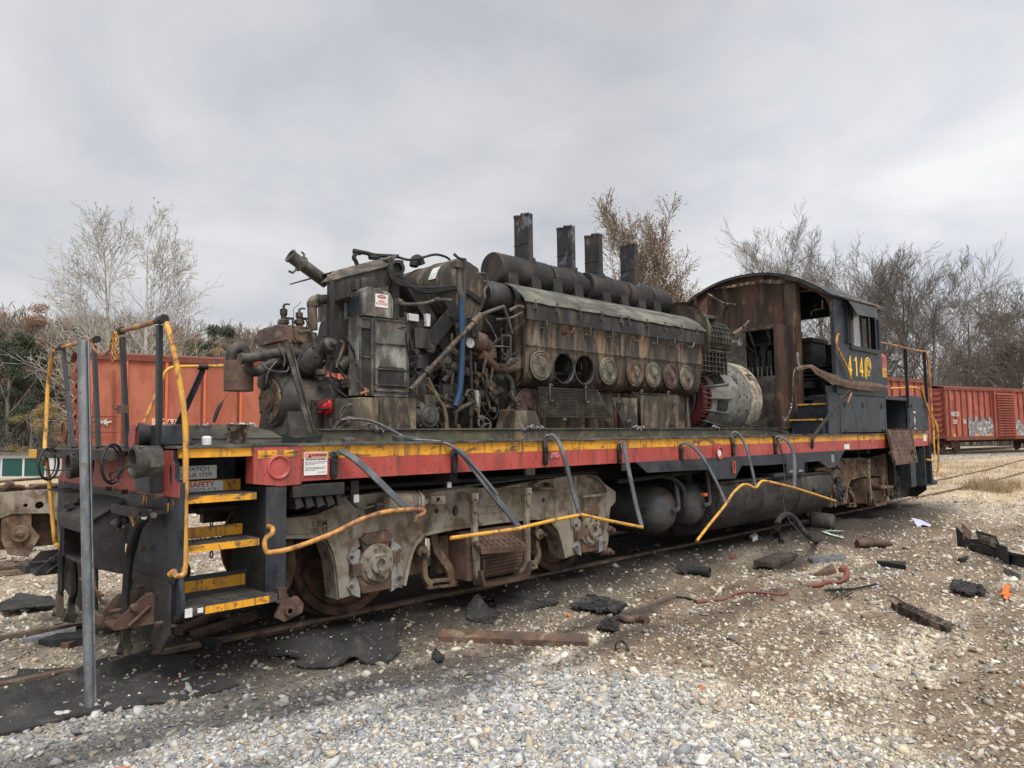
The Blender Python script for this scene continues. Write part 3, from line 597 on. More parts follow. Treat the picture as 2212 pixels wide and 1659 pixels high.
# --- front handrails
def strap_post(name, p0, p1, mt='black_paint', w=.058, t=.014, side=(0, 1, 0), mid=()):
    mm = MB(); P = [Vector(p0)]+[Vector(p_) for p_ in mid]+[Vector(p1)]
    mm.sweep(P, [(-w/2, -t), (-w/2+.008, -t), (-w/2+.008, t*.2), (w/2-.008, t*.2), (w/2-.008, -t), (w/2, -t), (w/2, t), (-w/2, t)], side); return ob(name, mm, mt, L)
XP = -1.76
for tp, bt in (((487, 455), (562, 1200)), ((723, 420), (757, 1195)), ((940, 350), (978, 1260)), ((1225, 255), (1220, 1440))):
    a = q('a', *tp, x=XP); b = q('a', *bt, x=XP if bt[1] < 1250 else XP+.03)
    strap_post('handrail_post', b, a)
def clamp(p, d, r=.03, l=.05):
    mm = MB(); p = Vector(p); d = Vector(d).normalized(); mm.cyl(p-d*l, p+d*l, r, r, 12); mm.bolt(p+Vector((-.03, 0, -.02)), (-1, 0, 0), .014, .02); return mm
tA = q('a', 1245, 210, x=XP); tB = q('a', 925, 300, x=XP); tC = q('a', 735, 365, x=XP); tD = q('a', 470, 425, x=XP)
m = MB(); m.tube([tA, tA.lerp(tB, .5)+Vector((0, 0, -.005)), tB+(tB-tA)*.03], .018, 10); ob('front_handrail', m, 'handrail_rust', L)
m = MB(); m.tube([tC, tD], .018, 10); ob('front_handrail', m, 'handrail_rust', L)
for p, d in ((tA, tB-tA), (tB, tB-tA), (tC, tD-tC), (tD, tD-tC)): ob('rail_clamp', clamp(p, d), 'black_paint', L)
m = MB(); m.tube([q('a', 1245, 208, x=XP), q('a', 1275, 235, y=.12), q('a', 1310, 340, y=.06), q('a', 1345, 500, y=.02), q('a', 1400, 800, y=-.03), q('a', 1425, 1050, y=-.05), q('b', 1427, 300, y=-.07), q('b', 1422, 700, y=-.08), q('b', 1422, 1040, y=-.09), q('b', 1400, 1100, y=-.09), q('b', 1355, 1105, y=-.08), q('b', 1335, 1075, y=-.06), q('b', 1305, 1100, y=-.03)], .0185, 10, 5)
ob('corner_grab_rail', m, 'handrail_yellow', L)
m = MB(); m.tube([q('a', 470, 425, x=XP), q('a', 425, 445, x=XP), q('a', 400, 500, x=XP), q('a', 370, 700, x=XP), q('a', 355, 1000, x=XP-.02), q('a', 345, 1180, x=XP-.04), q('b', 360, 230, x=XP-.06), q('b', 390, 500, x=XP-.05), q('b', 415, 780, x=XP-.04), q('b', 430, 860, x=XP-.02), q('b', 470, 880, x=XP), q('b', 500, 870, x=XP+.03)], .0185, 10, 5)
ob('corner_grab_rail', m, 'handrail_yellow', L)
m = MB(); m.tube(qs('a', [(1110, 1000), (1180, 830), (1240, 690), (1275, 610), (1330, 578), (1450, 572), (1560, 570), (1740, 568), (1900, 566)], y=2.95), .018, 10, 3); ob('side_handrail', m, 'handrail_yellow', L)
a = q('a', 1560, 575, y=2.95); b = q('a', 1315, 1180, y=2.95); strap_post('handrail_post', b, a, mid=[b.lerp(a, .1)+Vector((-.02, 0, 0)), b.lerp(a, .93)+Vector((.01, 0, 0))], w=.06, side=(1, 0, 0)); ob('rail_clamp', clamp(a, (1, 0, 0)), 'black_paint', L)
chain([tC+Vector((-.03, -.02, .02)), q('a', 700, 400, x=-1.8), q('a', 740, 455, x=-1.8), q('a', 790, 485, x=-1.8), q('a', 840, 450, x=-1.8), q('a', 860, 380, x=-1.8), q('a', 880, 300, x=-1.8)], 'safety_chain', 'handrail_rust', L, .018, .0055)
chain([q('a', 885, 300, x=-1.8), q('a', 870, 400, x=-1.8), q('a', 868, 550, x=-1.8)], 'safety_chain', 'handrail_rust', L, .018, .0055)
chain([q('a', 895, 300, x=-1.8), q('a', 895, 400, x=-1.8), q('a', 890, 500, x=-1.8)], 'safety_chain', 'handrail_rust', L, .018, .0055)
p = q('a', 940, 900, x=-1.79); m = MB(); m.box(p.x-.02, p.x+.03, p.y-.05, p.y+.06, p.z-.03, p.z+.03); m.tube([p+Vector((-.03, .05, 0)), p+Vector((-.05, .07, .04)), p+Vector((-.02, .09, 0))], .008); ob('chain_catch', m, 'brown_rust', L, .004)

# --- fallen near-side handrail: straps bent out and down
def bent(c, pts, ys, w=.048, t=.014, mt='grey_strap', extra=None):
    P = [q(c, a, b, y=y) for (a, b), y in zip(pts, ys)]
    mm = MB(); P2 = spline(P, 4)
    mm.sweep(P2, [(-w/2, -t/2), (w/2, -t/2), (w/2, t/2), (-w/2, t/2)], (1, .0, .12)); o = ob('bent_handrail_post', mm, mt, L)
    mm = MB(); b = P[0]; mm.prism([(b.x-.026, b.z+.02), (b.x-.03, b.z-.13), (b.x-.015, b.z-.155), (b.x+.01, b.z-.155), (b.x+.024, b.z-.13), (b.x+.026, b.z+.02)], 'y', -.032, -.004); mm.bolt((b.x, -.032, b.z-.02), (0, -1, 0), .013, .014); mm.bolt((b.x, -.032, b.z-.12), (0, -1, 0), .013, .014)
    ob('post_foot', mm, 'black_paint', o, .003)
    return o
bent('e', [(715, 300), (705, 265), (740, 250), (800, 262), (900, 330), (1050, 470), (1180, 600), (1280, 690)], [-.02, -.03, -.05, -.08, -.14, -.22, -.28, -.32], w=.055)
bent('e', [(1640, 280), (1625, 245), (1660, 240), (1720, 290), (1800, 400), (1920, 560), (2060, 730), (2140, 840)], [-.02, -.03, -.05, -.08, -.14, -.22, -.28, -.33], w=.055)
bent('f', [(400, 240), (395, 160), (420, 130), (460, 130), (510, 200), (560, 350), (610, 550), (665, 750)], [-.02, -.03, -.05, -.08, -.14, -.20, -.26, -.30])
bent('f', [(985, 240), (978, 200), (995, 188), (1015, 195), (1040, 320), (1080, 520), (1120, 700), (1160, 850)], [-.02, -.03, -.05, -.07, -.13, -.2, -.26, -.32], w=.055)
bent('f', [(1475, 240), (1468, 205), (1500, 192), (1560, 215), (1640, 300), (1720, 440), (1780, 560), (1830, 680)], [-.02, -.03, -.05, -.08, -.14, -.2, -.25, -.3])
bent('f', [(1885, 200), (1875, 130), (1900, 105), (1940, 130), (1985, 220), (2015, 330), (2040, 430), (2060, 530)], [-.02, -.03, -.05, -.08, -.14, -.2, -.24, -.28])
bent('h', [(245, 400), (245, 360), (270, 345), (320, 360), (370, 420), (392, 520), (395, 640), (392, 740)], [-.02, -.03, -.05, -.09, -.16, -.22, -.27, -.30], w=.07)
m = MB(); m.tube([q('e', a, b, y=y) for a, b, y in ((205, 825, -.03), (240, 840, -.08), (235, 880, -.12), (195, 910, -.14), (178, 950, -.15), (190, 1010, -.16), (225, 1025, -.17), (400, 990, -.2), (700, 880, -.27), (900, 780, -.3), (1100, 715, -.33), (1300, 695, -.35), (1400, 700, -.35), (1395, 730, -.36), (1350, 755, -.36), (1340, 790, -.36))], .017, 10, 5)
ob('fallen_handrail', m, 'handrail_rust', L)
m = MB(); m.tube([q('e', 1610, 915, y=-.36), q('e', 1900, 875, y=-.35), q('e', 2140, 842, y=-.34), q('f', 200, 862, y=-.34), q('f', 440, 805, y=-.32), q('f', 680, 757, y=-.31), q('f', 900, 805, y=-.32), q('f', 1165, 858, y=-.33)], .0165, 10); ob('fallen_handrail', m, 'handrail_yellow', L)
m = MB(); m.tube([q('f', 1595, 965, y=-.36), q('f', 1700, 830, y=-.34), q('f', 1825, 675, y=-.31), q('f', 1880, 590, y=-.3), q('f', 1950, 525, y=-.29), q('f', 2000, 520, y=-.29), q('f', 2060, 545, y=-.29), q('f', 2090, 510, y=-.29), q('h', 150, 690, y=-.29), q('h', 250, 710, y=-.3), q('h', 390, 745, y=-.31), q('h', 550, 795, y=-.3), q('h', 718, 850, y=-.28)], .0165, 10, 3); ob('fallen_handrail', m, 'handrail_yellow', L)
# strap leaning back onto the cab side
m = MB(); P = [q('h', 540, 430, y=-.02), q('h', 538, 360, y=-.05), q('h', 560, 320, y=-.07), q('h', 640, 210, y=-.10), q('h', 750, 70, y=-.14), q('h', 825, -20, y=-.18)]; m.sweep(P, [(-.03, -.012), (.03, -.012), (.03, .012), (-.03, .012)], (1, 0, .3)); ob('bent_handrail_post', m, 'black_paint', L)
m = MB(); m.tube([q('h', 845, -5, y=-.2), q('h', 815, 70, y=-.16)], .022, 10); ob('handrail_stub', m, 'copper', L)
# hose slung over the sill
m = MB(); m.tube([q('c', 960, 1470, y=.62), q('c', 1050, 1462, y=.6), q('c', 1200, 1480, y=.5), q('c', 1350, 1550, y=.35), q('c', 1480, 1620, y=.2), q('e', 1340, 160, y=.12), q('e', 1520, 175, y=.0), q('e', 1640, 220, y=-.07), q('e', 1760, 330, y=-.13), q('e', 1880, 470, y=-.2), q('e', 1970, 580, y=-.27)], .013, 8, 6); ob('slung_hose', m, 'grey_strap', L)
m = MB()
m.tube([q('h', 0, 250, y=.3), q('h', 150, 262, y=.2), q('h', 300, 300, y=.1), q('h', 440, 345, y=0.)], .009, 6, 5)
m.tube([q('h', 20, 255, y=.3), q('h', 180, 300, y=.05), q('h', 260, 370, y=-.05), q('h', 300, 500, y=-.1), q('h', 318, 700, y=-.2), q('h', 305, 850, y=-.3), q('h', 340, 980, y=-.5), q('h', 440, 1100, y=-.7), q('h', 570, 1240, y=-.9)], .008, 6, 6)
m.tube([q('h', 0, 240, y=.3), q('h', 200, 290, y=.2), q('h', 400, 325, y=.0), q('h', 515, 330, y=-.02)], .012, 6, 5)
m.tube([q('h', 835, 50, y=-.05), q('h', 880, 200, y=-.04), q('h', 905, 420, y=-.04), q('h', 900, 620, y=-.04)], .004, 5, 5)
ob('loose_cable', m, 'rubber', L)
# small plates on the sill
s = ysign(-.815, -.625, 1.265, 1.435, -.012, name='warning_sign')
ysign(-.81, -.63, 1.385, 1.43, -.0155, 'sign_orange', 'sign_band', s) if 0 else None
mm = MB(); mm.box(-.81, -.63, -.0175, -.015, 1.392, 1.43); ob('sign_band', mm, 'sign_orange', s)
mm = MB(); mm.prism([(-.785, 1.395), (-.755, 1.395), (-.77, 1.425)], 'y', -.019, -.0175); ob('warning_triangle', mm, 'sign_dark', s)
text('lettering', 'WARNING', .026, face_y((-.695, -.019, 1.411)), 'sign_dark', s, .0005, 1., .0008); text('lettering', 'AUTOSTART EQUIPPED', .0155, face_y((-.72, -.0165, 1.38)), 'sign_dark', s, .0005, 1., .0006)
mm = MB()
for i, (z, a, b) in enumerate(((1.362, 0, 1), (1.352, 0, .93), (1.342, 0, .4), (1.322, 0, .9), (1.312, 0, .95), (1.302, 0, .45), (1.285, .65, .95))):
    x = -.805+a*.165
    while x < -.805+b*.165: w_ = random.uniform(.006, .016); mm.box(x, x+w_, -.0162, -.015, z-.002, z+.002); x += w_+.004
ob('fine_print', mm, 'sign_dark', s)
s = ysign(1.815, 1.955, 1.31, 1.375, -.003, 'sign_red', 'brake_sign'); text('lettering', 'BRAKE\nCUT OUT', .031, face_y((1.885, -.0065, 1.343)), 'text_white', s, .0005, 1., .0005)
a = q('h', 805, 420, y=0); ysign(a.x-.1, a.x+.12, a.z-.04, a.z+.04, -.002, name='label_plate')
a = q('h', 1007, 372, y=0); s = ysign(a.x-.07, a.x+.07, a.z-.035, a.z+.04, -.002, 'sign_red', 'label_plate'); text('lettering', 'NO\nSTEP', .034, face_y((a.x, -.0065, a.z)), 'text_white', s, .0005)
a = q('h', 1425, 345, y=0); ysign(a.x-.09, a.x+.1, a.z-.08, a.z+.085, -.002, name='label_plate')
# red oval fuel gauge plate
a = q('f', 1760, 270, y=0); b = q('f', 1765, 395, y=0)
m = MB(); m.prism([(a.x-.11, b.z), (a.x+.12, b.z)]+[(a.x+.005+.115*cos(t), a.z+.02+.10*sin(t)) for t in np.linspace(0, pi, 14)], 'y', -.02, 0); fg = ob('fuel_gauge_plate', m, 'sill_red', L, .006)
m = MB(); m.lathe((a.x, -.02, a.z+.0), (0, -1, 0), [(.075, 0), (.085, .015), (.075, .025), (.06, .02), (.058, .005), (0, .004)], 28); ob('filler_ring', m, 'sill_red', fg)
m = MB(); m.lathe((a.x, -.024, a.z), (0, -1, 0), [(.048, 0), (.045, .006), (0, .007)], 20); ob('filler_cap', m, 'white_sign', fg)
a = q('f', 1875, 380, y=0); m = MB(); m.prism([(a.x+.04*cos(t), a.z+(.05 if sin(t) > 0 else -.05)+.04*sin(t)) for t in np.linspace(0, 2*pi, 20, endpoint=False)], 'y', -.034, -.026, holes=[circ(a.x, a.z, .016, 12, .06)]); ob('sight_glass_plate', m, 'sill_red', L)
# lower skirt panels
m = MB()
m.prism([(3.19, 1.225), (3.4, 1.10), (4.71, 1.08), (4.88, .95), (5.36, .94), (5.54, 1.10), (6.14, 1.08), (6.82, 1.08), (6.82, 1.225)], 'y', -.024, -.004)
m.prism([(6.822, 1.225), (6.822, .94), (7.42, .93), (7.43, 1.08), (7.95, 1.08), (8.27, .96), (8.55, .96), (8.97, 1.225)], 'y', -.029, -.004)
m.box(6.5, 7.5, 0, .3, .90, .95); m.box(3.3, 8.8, .0, .2, 1.2, 1.225)
ob('skirt_panel', m, 'navy_paint', L, .003)
m = MB()
for x in (6.88, 7.2): m.box(x, x+.12, -.045, -.029, .945, .975)
a = q('n', 858, 490, y=0); m.box(a.x-.05, a.x+.05, -.033, -.029, a.z-.06, a.z+.06); sep('skirt_latch', m, 'bright_metal', L)
m = MB(); m.box(2.95, 3.1, -.01, 0, 1.14, 1.225); m.box(-.35, -.28, .1, .13, 1.04, 1.2); m.box(.6, .66, .1, .13, 1.08, 1.2); m.box(1.48, 1.6, -.01, .02, 1.16, 1.225); sep('hanger_tab', m, 'black_iron', L)
m = MB(); m.box(-.33, -.285, .09, .1, 1.03, 1.09); m.box(.61, .65, .09, .1, 1.09, 1.15); sep('reflector', m, 'white_sign', L)

# --- trucks
def truck(ox, grey, name):
    G, Rm = ('truck_grey', 'brown_rust') if grey else ('truck_rust', 'brown_rust')
    outer = [(-.86, .93), (-.54, .935), (-.38, .985), (-.28, 1.06), (.17, 1.075), (.76, 1.05), (1.05, 1.06), (1.37, 1.03), (1.75, 1.06), (1.95, 1.07), (2.42, 1.10), (2.55, 1.13), (2.93, 1.08), (3.05, .985), (3.25, .88), (3.25, .77), (3.15, .71), (3.11, .57), (3.10, .35), (3.06, .24), (2.90, .23), (2.905, .62), (2.85, .68), (2.62, .68), (2.56, .62), (2.56, .26), (2.34, .235), (2.25, .52), (2.15, .62), (2.04, .68), (1.72, .70), (1.02, .70), (.59, .68), (.45, .65), (.36, .55), (.30, .37), (.285, .25), (.16, .27), (.165, .62), (.10, .68), (-.10, .68), (-.17, .62), (-.165, .27), (-.34, .25), (-.38, .55), (-.44, .70), (-.52, .75), (-.86, .79)]
    holes = [circ(-.03, .935, .065, 18, .055), circ(.66, .87, .025), circ(.88, .855, .042, 20, .052), circ(2.05, .87, .024), circ(1.83, .89, .035, 18, .05)]
    m = MB(); m.prism([(x+ox, z) for x, z in outer], 'y', .315, .40, holes=[[(x+ox, z) for x, z in h] for h in holes])
    m.prism([(x+ox, z) for x, z in outer], 'y', .41, .50)
    # raised rims, ribs and pockets
    for (x0, x1, z0, z1) in ((1.05, 1.5, .80, .875),):
        for a, b, c_, d in ((x0, x1, z0, z0+.012), (x0, x1, z1-.012, z1), (x0, x0+.012, z0, z1), (x1-.012, x1, z0, z1)): m.box(a+ox, b+ox, .308, .315, c_, d)
    m.bar([(ox-.86, .30, .80), (ox-.5, .30, .765), (ox-.42, .30, .71), (ox-.36, .30, .55), (ox-.325, .30, .27)], .03, .03, (0, 1, 0), 3)
    m.bar([(ox+.29, .30, .27), (ox+.37, .30, .54), (ox+.46, .30, .64), (ox+.6, .30, .69), (ox+1.4, .30, .71), (ox+2.04, .30, .69), (ox+2.16, .30, .62), (ox+2.26, .30, .52), (ox+2.35, .30, .25)], .03, .03, (0, 1, 0), 3)
    m.box(ox-.55, ox+3.2, 2.55, 2.65, .7, 1.04)          # far side frame
    m.box(ox+.95, ox+1.8, .5, 2.6, .55, .95)             # bolster
    m.box(ox+2.60, ox+2.95, .24, .33, .86, .885); m.box(ox+2.5, ox+2.62, .29, .33, .9, 1.1)
    m.box(ox-.2, ox+.05, .30, .33, .5, .52) if 0 else None
    t = ob(name, m, G, L, .008)
    if grey:
        text('cast_lettering', 'L.F.M', .06, face_y((ox-.50, .312, .865)), 'truck_rust', t, .004, 1., .001); text('cast_lettering', 'ERL ET', .05, face_y((ox-.50, .312, .815)), 'truck_rust', t, .004, 1., .001)
    for wx in (0, 2.743):
        for side in (1, -1):
            yc = .75 if side == 1 else 2.25; s_ = side
            w_ = MB(); w_.lathe((ox+wx, yc, .508), (0, s_, 0), [(0, .0), (.11, 0), (.12, .03), (.16, .045), (.30, .06), (.41, .045), (.435, .005), (.455, .0), (.503, .0), (.508, .012), (.508, .10), (.535, .115), (.54, .135), (.52, .145), (.43, .14), (0, .14)], 48)
            ob('wheel', w_, 'wheel_rust', t)
        a_ = MB(); a_.cyl((ox+wx, .5, .508), (ox+wx, 2.5, .508), .085, n=16); a_.cyl((ox+wx, 1.1, .508), (ox+wx, 1.8, .508), .3, n=20) if 1 else None
        ob('axle', a_, 'underside', t)
        c = (ox+wx, .30, .50)
        j = MB(); X = ox+wx
        j.prism([(X-.15, .72), (X-.12, .60), (X-.16, .56), (X-.16, .46), (X-.19, .44), (X-.14, .27), (X+.14, .27), (X+.15, .42), (X+.17, .46), (X+.17, .56), (X+.12, .62), (X+.14, .72)], 'y', .275, .50)
        j.prism([(X-.15, .70), (X-.10, .75), (X+.12, .755), (X+.16, .70), (X+.12, .665), (X-.12, .665)], 'y', .262, .36)
        j.box(X-.24, X-.15, .25, .34, .42, .52); j.box(X+.15, X+.22, .25, .34, .48, .58)
        jb_ = ob('journal_box', j, 'pipe_rust' if grey else 'black_iron', t, .006)
        cp = MB(); cp.lathe((X, .275, .497), (0, -1, 0), [(.165, 0), (.165, .012), (.145, .02), (.14, .035), (.088, .036), (.082, .055), (.078, .065), (.045, .066), (.042, .03), (0, .028)], 32)
        ob('journal_cover', cp, 'truck_grey' if grey else 'black_iron', jb_)
        bl = MB()
        for i in range(8): an = i*pi/4+.3; bl.bolt((X+.122*cos(an), .243, .497+.122*sin(an)), (0, -1, 0), .015, .016)
        sep('cover_bolt', bl, 'cabinet_steel', jb_)
        if grey: text('cast_lettering', 'HYATT', .034, face_y((X, .209, .497+.057)), 'brown_rust', jb_, .002); text('cast_lettering', '6 1/2 x12', .024, face_y((X, .209, .497-.06)), 'brown_rust', jb_, .002)
        lp = MB()
        for sg in (-1, 1):
            if not grey and sg == 1: continue
            x0 = X+sg*.19
            lp.prism([(x0-.03, .66), (x0+.02*sg+.03*sg, .62), (x0+.07*sg, .57), (x0+.03*sg, .50), (x0-.0*sg, .46), (x0+.03*sg, .40), (x0+.07*sg, .34), (x0+.03*sg, .27), (x0-.04*sg, .24), (x0-.04*sg, .62)], 'y', .283, .318)
        lp_ = sep('pedestal_liner', lp, 'bright_metal' if grey else 'truck_rust', t, .003)[0]
        lb = MB()
        for sg in (-1, 1):
            for z in (.575, .345): lb.bolt((X+sg*.235, .283, z), (0, -1, 0), .017, .018)
        sep('liner_bolt', lb, 'brown_rust', lp_)
    # swing hangers: two long links and a bottom bail
    for x0, zt in ((.93, .97), (1.62, .98)):
        h = MB(); h.bar([(ox+x0, .14, zt), (ox+x0+.015, .13, .7), (ox+x0+.03, .12, .36), (ox+x0+.05, .14, .25), (ox+x0+.09, .2, .20)] if x0 < 1.2 else [(ox+x0, .14, zt), (ox+x0-.005, .13, .7), (ox+x0-.01, .12, .36), (ox+x0-.03, .14, .25), (ox+x0-.07, .2, .20)], .04, .055, (0, 1, 0), 3)
        h.box(ox+x0-.035, ox+x0+.045, .10, .32, zt-.02, zt+.05); h.box(ox+x0-.02, ox+x0+.03, .1, .14, zt-.12, zt)
        ob('swing_hanger', h, 'truck_grey' if grey else 'truck_rust', t, .005)
    h = MB(); h.bar([(ox+.97, .12, .33), (ox+1.0, .12, .225), (ox+1.06, .12, .195), (ox+1.5, .12, .195), (ox+1.57, .12, .225), (ox+1.61, .12, .33)], .12, .035, (0, 1, 0), 4); h.box(ox+1.02, ox+1.06, .1, .13, .3, .42)
    ob('spring_bail', h, 'brown_rust', t, .004)
    sp = MB()
    for i in range(6): sp.box(ox+1.0+.01*i, ox+1.58-.01*i, .13, .50, .42-i*.032, .449-i*.032)
    sp.box(ox+.9, ox+1.68, .18, .6, .23, .66)
    ob('leaf_spring', sp, 'brown_rust', t, .004)
    if grey:
        st = MB(); P = [Vector((.86, -.06, .55)), Vector((1.42, -.06, .52)), Vector((1.58, .42, .62)), Vector((1.02, .42, .65))]; P = [p_+Vector((ox, 0, 0)) for p_ in P]
        st.hexa([p_-Vector((0, 0, .05)) for p_ in P]+P)
        a, b, c_, d = P
        for i in range(8):
            for j in range(5):
                u0, u1, v0, v1 = i/8+.01, (i+1)/8-.012, j/5+.015, (j+1)/5-.02
                f_ = lambda u, v: (a.lerp(b, u)).lerp(d.lerp(c_, u), v)
                st.hexa([f_(u0, v0), f_(u1, v0), f_(u1, v1), f_(u0, v1)]+[f_(u0+.01, v0+.02)+Vector((0, 0, .012)), f_(u1-.01, v0+.02)+Vector((0, 0, .012)), f_(u1-.01, v1-.02)+Vector((0, 0, .012)), f_(u0+.01, v1-.02)+Vector((0, 0, .012))])
        ob('spring_plate', st, 'brown_rust', t, .002)
    else:
        st = MB(); st.hexa([Vector(v)+Vector((ox, 0, 0)) for v in ((1.1, -.02, .50), (1.95, .05, .46), (2.0, .35, .46), (1.2, .35, .56), (1.1, -.02, .55), (1.95, .05, .51), (2.0, .35, .51), (1.2, .35, .61))]); ob('spring_plank', st, 'truck_rust', t)
    # brake rigging between the wheels
    br = MB()
    for x0, sg in ((.55, 1), (2.05, -1)):
        br.bar([(ox+x0, .42, .62), (ox+x0+.03*sg, .40, .45), (ox+x0+.02*sg, .38, .30), (ox+x0+.08*sg, .38, .22)], .04, .05, (0, 1, 0), 3)
        br.lathe((ox+x0-.01, .40, .52), (0, -1, 0), [(.0, .09), (.025, .09), (.03, .05), (.055, .04), (.06, 0), (0, 0)], 16); br.bolt((ox+x0-.01, .31, .52), (0, -1, 0), .018, .03)
        br.prism([(ox+x0+.05*sg, .26), (ox+x0+.38*sg, .24), (ox+x0+.40*sg, .20), (ox+x0+.38*sg, .16), (ox+x0+.05*sg, .18)], 'y', .36, .42, holes=[[(ox+x0+.1*sg, .225), (ox+x0+.3*sg, .215), (ox+x0+.3*sg, .19), (ox+x0+.1*sg, .20)]])
        br.box(ox+x0-.1, ox+x0+.12, .5, .62, .30, .62)
    br.bar([(ox+.72, .45, .66), (ox+.74, .42, .5), (ox+.84, .38, .34), (ox+.88, .38, .22)], .04, .08, (0, 1, 0), 4)
    br.box(ox+.80, ox+1.9, .45, .6, .28, .62)
    ob('brake_rigging', br, 'truck_rust', t, .004)
    sh = MB()
    for x0, sg in ((-.58, -1), (3.30, 1)):
        sh.prism([(ox+x0+.05*sg*-1, .74), (ox+x0+.04*sg, .66), (ox+x0+.02*sg, .56), (ox+x0+.09*sg, .50), (ox+x0+.02*sg, .46), (ox+x0+.06*sg, .36), (ox+x0-.0*sg, .28), (ox+x0-.06*sg, .36), (ox+x0-.09*sg, .5), (ox+x0-.08*sg, .62)], 'y', .72, .86)
        sh.bolt((ox+x0, .72, .44), (0, -1, 0), .03, .03)
    ob('brake_shoe', sh, 'truck_rust', t, .004)
    return t
t1 = truck(0, True, 'truck'); t2 = truck(9.449, False, 'truck')
# brake cylinder, clevis and pipes on the front truck
m = MB(); a = q('e', 1130, 640, y=.18); b = q('e', 1350, 640, y=.18); m.cyl(a, b, .085, n=24); m.lathe(b, b-a, [(.10, -.02), (.10, .0), (.085, .03), (.05, .05), (0, .05)], 24); m.lathe(a, a-b, [(.085, 0), (.07, .03), (0, .04)], 24)
m.cyl(b+Vector((-.05, 0, 0)), b+Vector((-.04, 0, 0)), .10, n=24); m.box(b.x+.04, b.x+.16, .16, .20, b.z-.02, b.z+.02); m.prism([(b.x+.12, b.z+.05), (b.x+.28, b.z+.04), (b.x+.28, b.z-.03), (b.x+.12, b.z-.02)], 'y', .14, .22, holes=[circ(b.x+.2, b.z+.01, .022)])
ob('brake_cylinder', m, 'truck_grey', t1)
m = MB(); m.tube([q('e', 1090, 655, y=.2), q('e', 1030, 665, y=.2), q('e', 940, 685, y=.22), q('e', 880, 670, y=.25), q('e', 820, 600, y=.3)], .012, 8, 4); m.cyl(q('e', 1030, 660, y=.19), q('e', 1090, 655, y=.19), .02); m.tube([q('f', 740, 450, y=.28), q('f', 800, 470, y=.28), q('f', 880, 570, y=.28), q('f', 810, 585, y=.28)], .012, 6, 4)
m.tube([q('e', 1380, 560, y=.3), q('e', 1700, 520, y=.3), q('f', 0, 500, y=.3), q('f', 250, 470, y=.3), q('f', 560, 440, y=.3)], .014, 6)
ob('brake_pipe', m, 'pipe_oil', t1)
m = MB()
for p, r in (((900, 875), .045), ((890, 1050), .045)): a = q('f', *p, y=.33); m.lathe(a, (0, -1, 0), [(r, 0), (r, .03), (r*.6, .05), (r*.55, .08), (0, .08)], 12); m.tube([a+Vector((-.1, .05, 0)), a], .04, 10)
sep('pedestal_bolt', m, 'brown_rust', t1)
m = MB(); P = qs('f', [(290, 520), (330, 495), (420, 500), (455, 530), (430, 560), (340, 570)], y=.25)
m.prism([(p.x, p.z) for p in P], 'y', .22, .31, holes=[circ(P[0].x+.16, P[0].z-.01, .09, 16, .025)]); m.tube([q('f', 350, 550, y=.2), q('f', 470, 560, y=.2)], .02); ob('slack_adjuster', m, 'truck_rust', t1, .005)
# --- air reservoirs (across the frame), fuel tank
def reservoir(x, z, r, ym):
    mm = MB(); mm.lathe((x, ym, z), (0, -1, 0), [(0, -2.2)]+[(r, -2.2), (r, -.05), (r*.99, 0), (r*.93, .06), (r*.80, .115), (r*.6, .155), (r*.35, .18), (0, .19)], 40); return ob('air_reservoir', mm, 'reservoir', L)
r1_ = reservoir(4.20, .60, .29, .40); r2_ = reservoir(4.90, .62, .28, .40)
for rv, (x, z, y) in ((r1_, (4.12, .63, .40)), (r2_, (4.82, .65, .40))):
    mm = MB(); mm.lathe((x+.10, y-.14, z-.03), (0, -1, 0), [(.05, 0), (.05, .03), (.03, .04), (.03, .10), (0, .10)], 10)
    mm.tube([(x+.10, y-.22, z-.03), (x+.17, y-.23, z-.02), (x+.19, y-.22, z+.08), (x+.18, y-.2, z+.3)] if x < 4.3 else [(x+.10, y-.22, z-.03), (x+.2, y-.23, z-.02), (x+.21, y-.22, z+.15), (x+.21, y-.2, z+.4)], .028, 10, 3); ob('reservoir_pipe', mm, 'reservoir', rv)
m = MB(); m.tube([(4.1, .25, 1.02), (4.22, .18, .98), (4.34, .12, .85), (4.36, .12, .62)], .03, 10, 4); m.tube([(4.5, .3, .90), (4.56, .26, .72), (4.58, .26, .5)], .022, 10, 4); ob('drain_hose', m, 'rubber', L)
prof = [(.10, .88), (.05, .82), (.04, .70), (.08, .52), (.18, .36), (.34, .24), (.6, .17), (1.0, .14), (2.0, .14), (2.4, .17), (2.66, .24), (2.82, .36), (2.92, .52), (2.96, .7), (2.95, .82), (2.9, .88)]
m = MB(); P = [(5.05, .0), (8.62, .0)]
m.prism(prof, 'x', 5.08, 8.62); ft_ = ob('fuel_tank', m, 'tank_dirty', L, .01)
m = MB()
for x in (5.09, 6.25, 7.42, 8.60): m.prism([(1.5+(a-1.5)*1.006, .51+(b-.51)*1.012) for a, b in prof], 'x', x, x+.014)
m.box(5.9, 6.05, .028, .06, .66, .74); m.lathe((7.9, .05, .66), (0, -1, 0), [(.05, 0), (.05, .03), (.03, .04), (0, .04)], 12); m.box(6.6, 6.9, .03, .06, .77, .80)
ob('tank_seam', m, 'tank_dirty', ft_)
m = MB(); m.box(5.1, 8.6, .06, .2, .875, .90); m.box(5.3, 5.36, .3, 2.7, .88, 1.3); m.box(8.2, 8.26, .3, 2.7, .88, 1.3); m.box(4.95, 5.07, .45, 2.55, .35, 1.1); ob('tank_strap', m, 'black_iron', L)
a = q('f', 1650, 598, y=.15); m = MB(); m.box(a.x-.03, a.x+.05, .12, .17, a.z-.02, a.z+.02); ob('drain_cock', m, 'boxcar_bright', L)
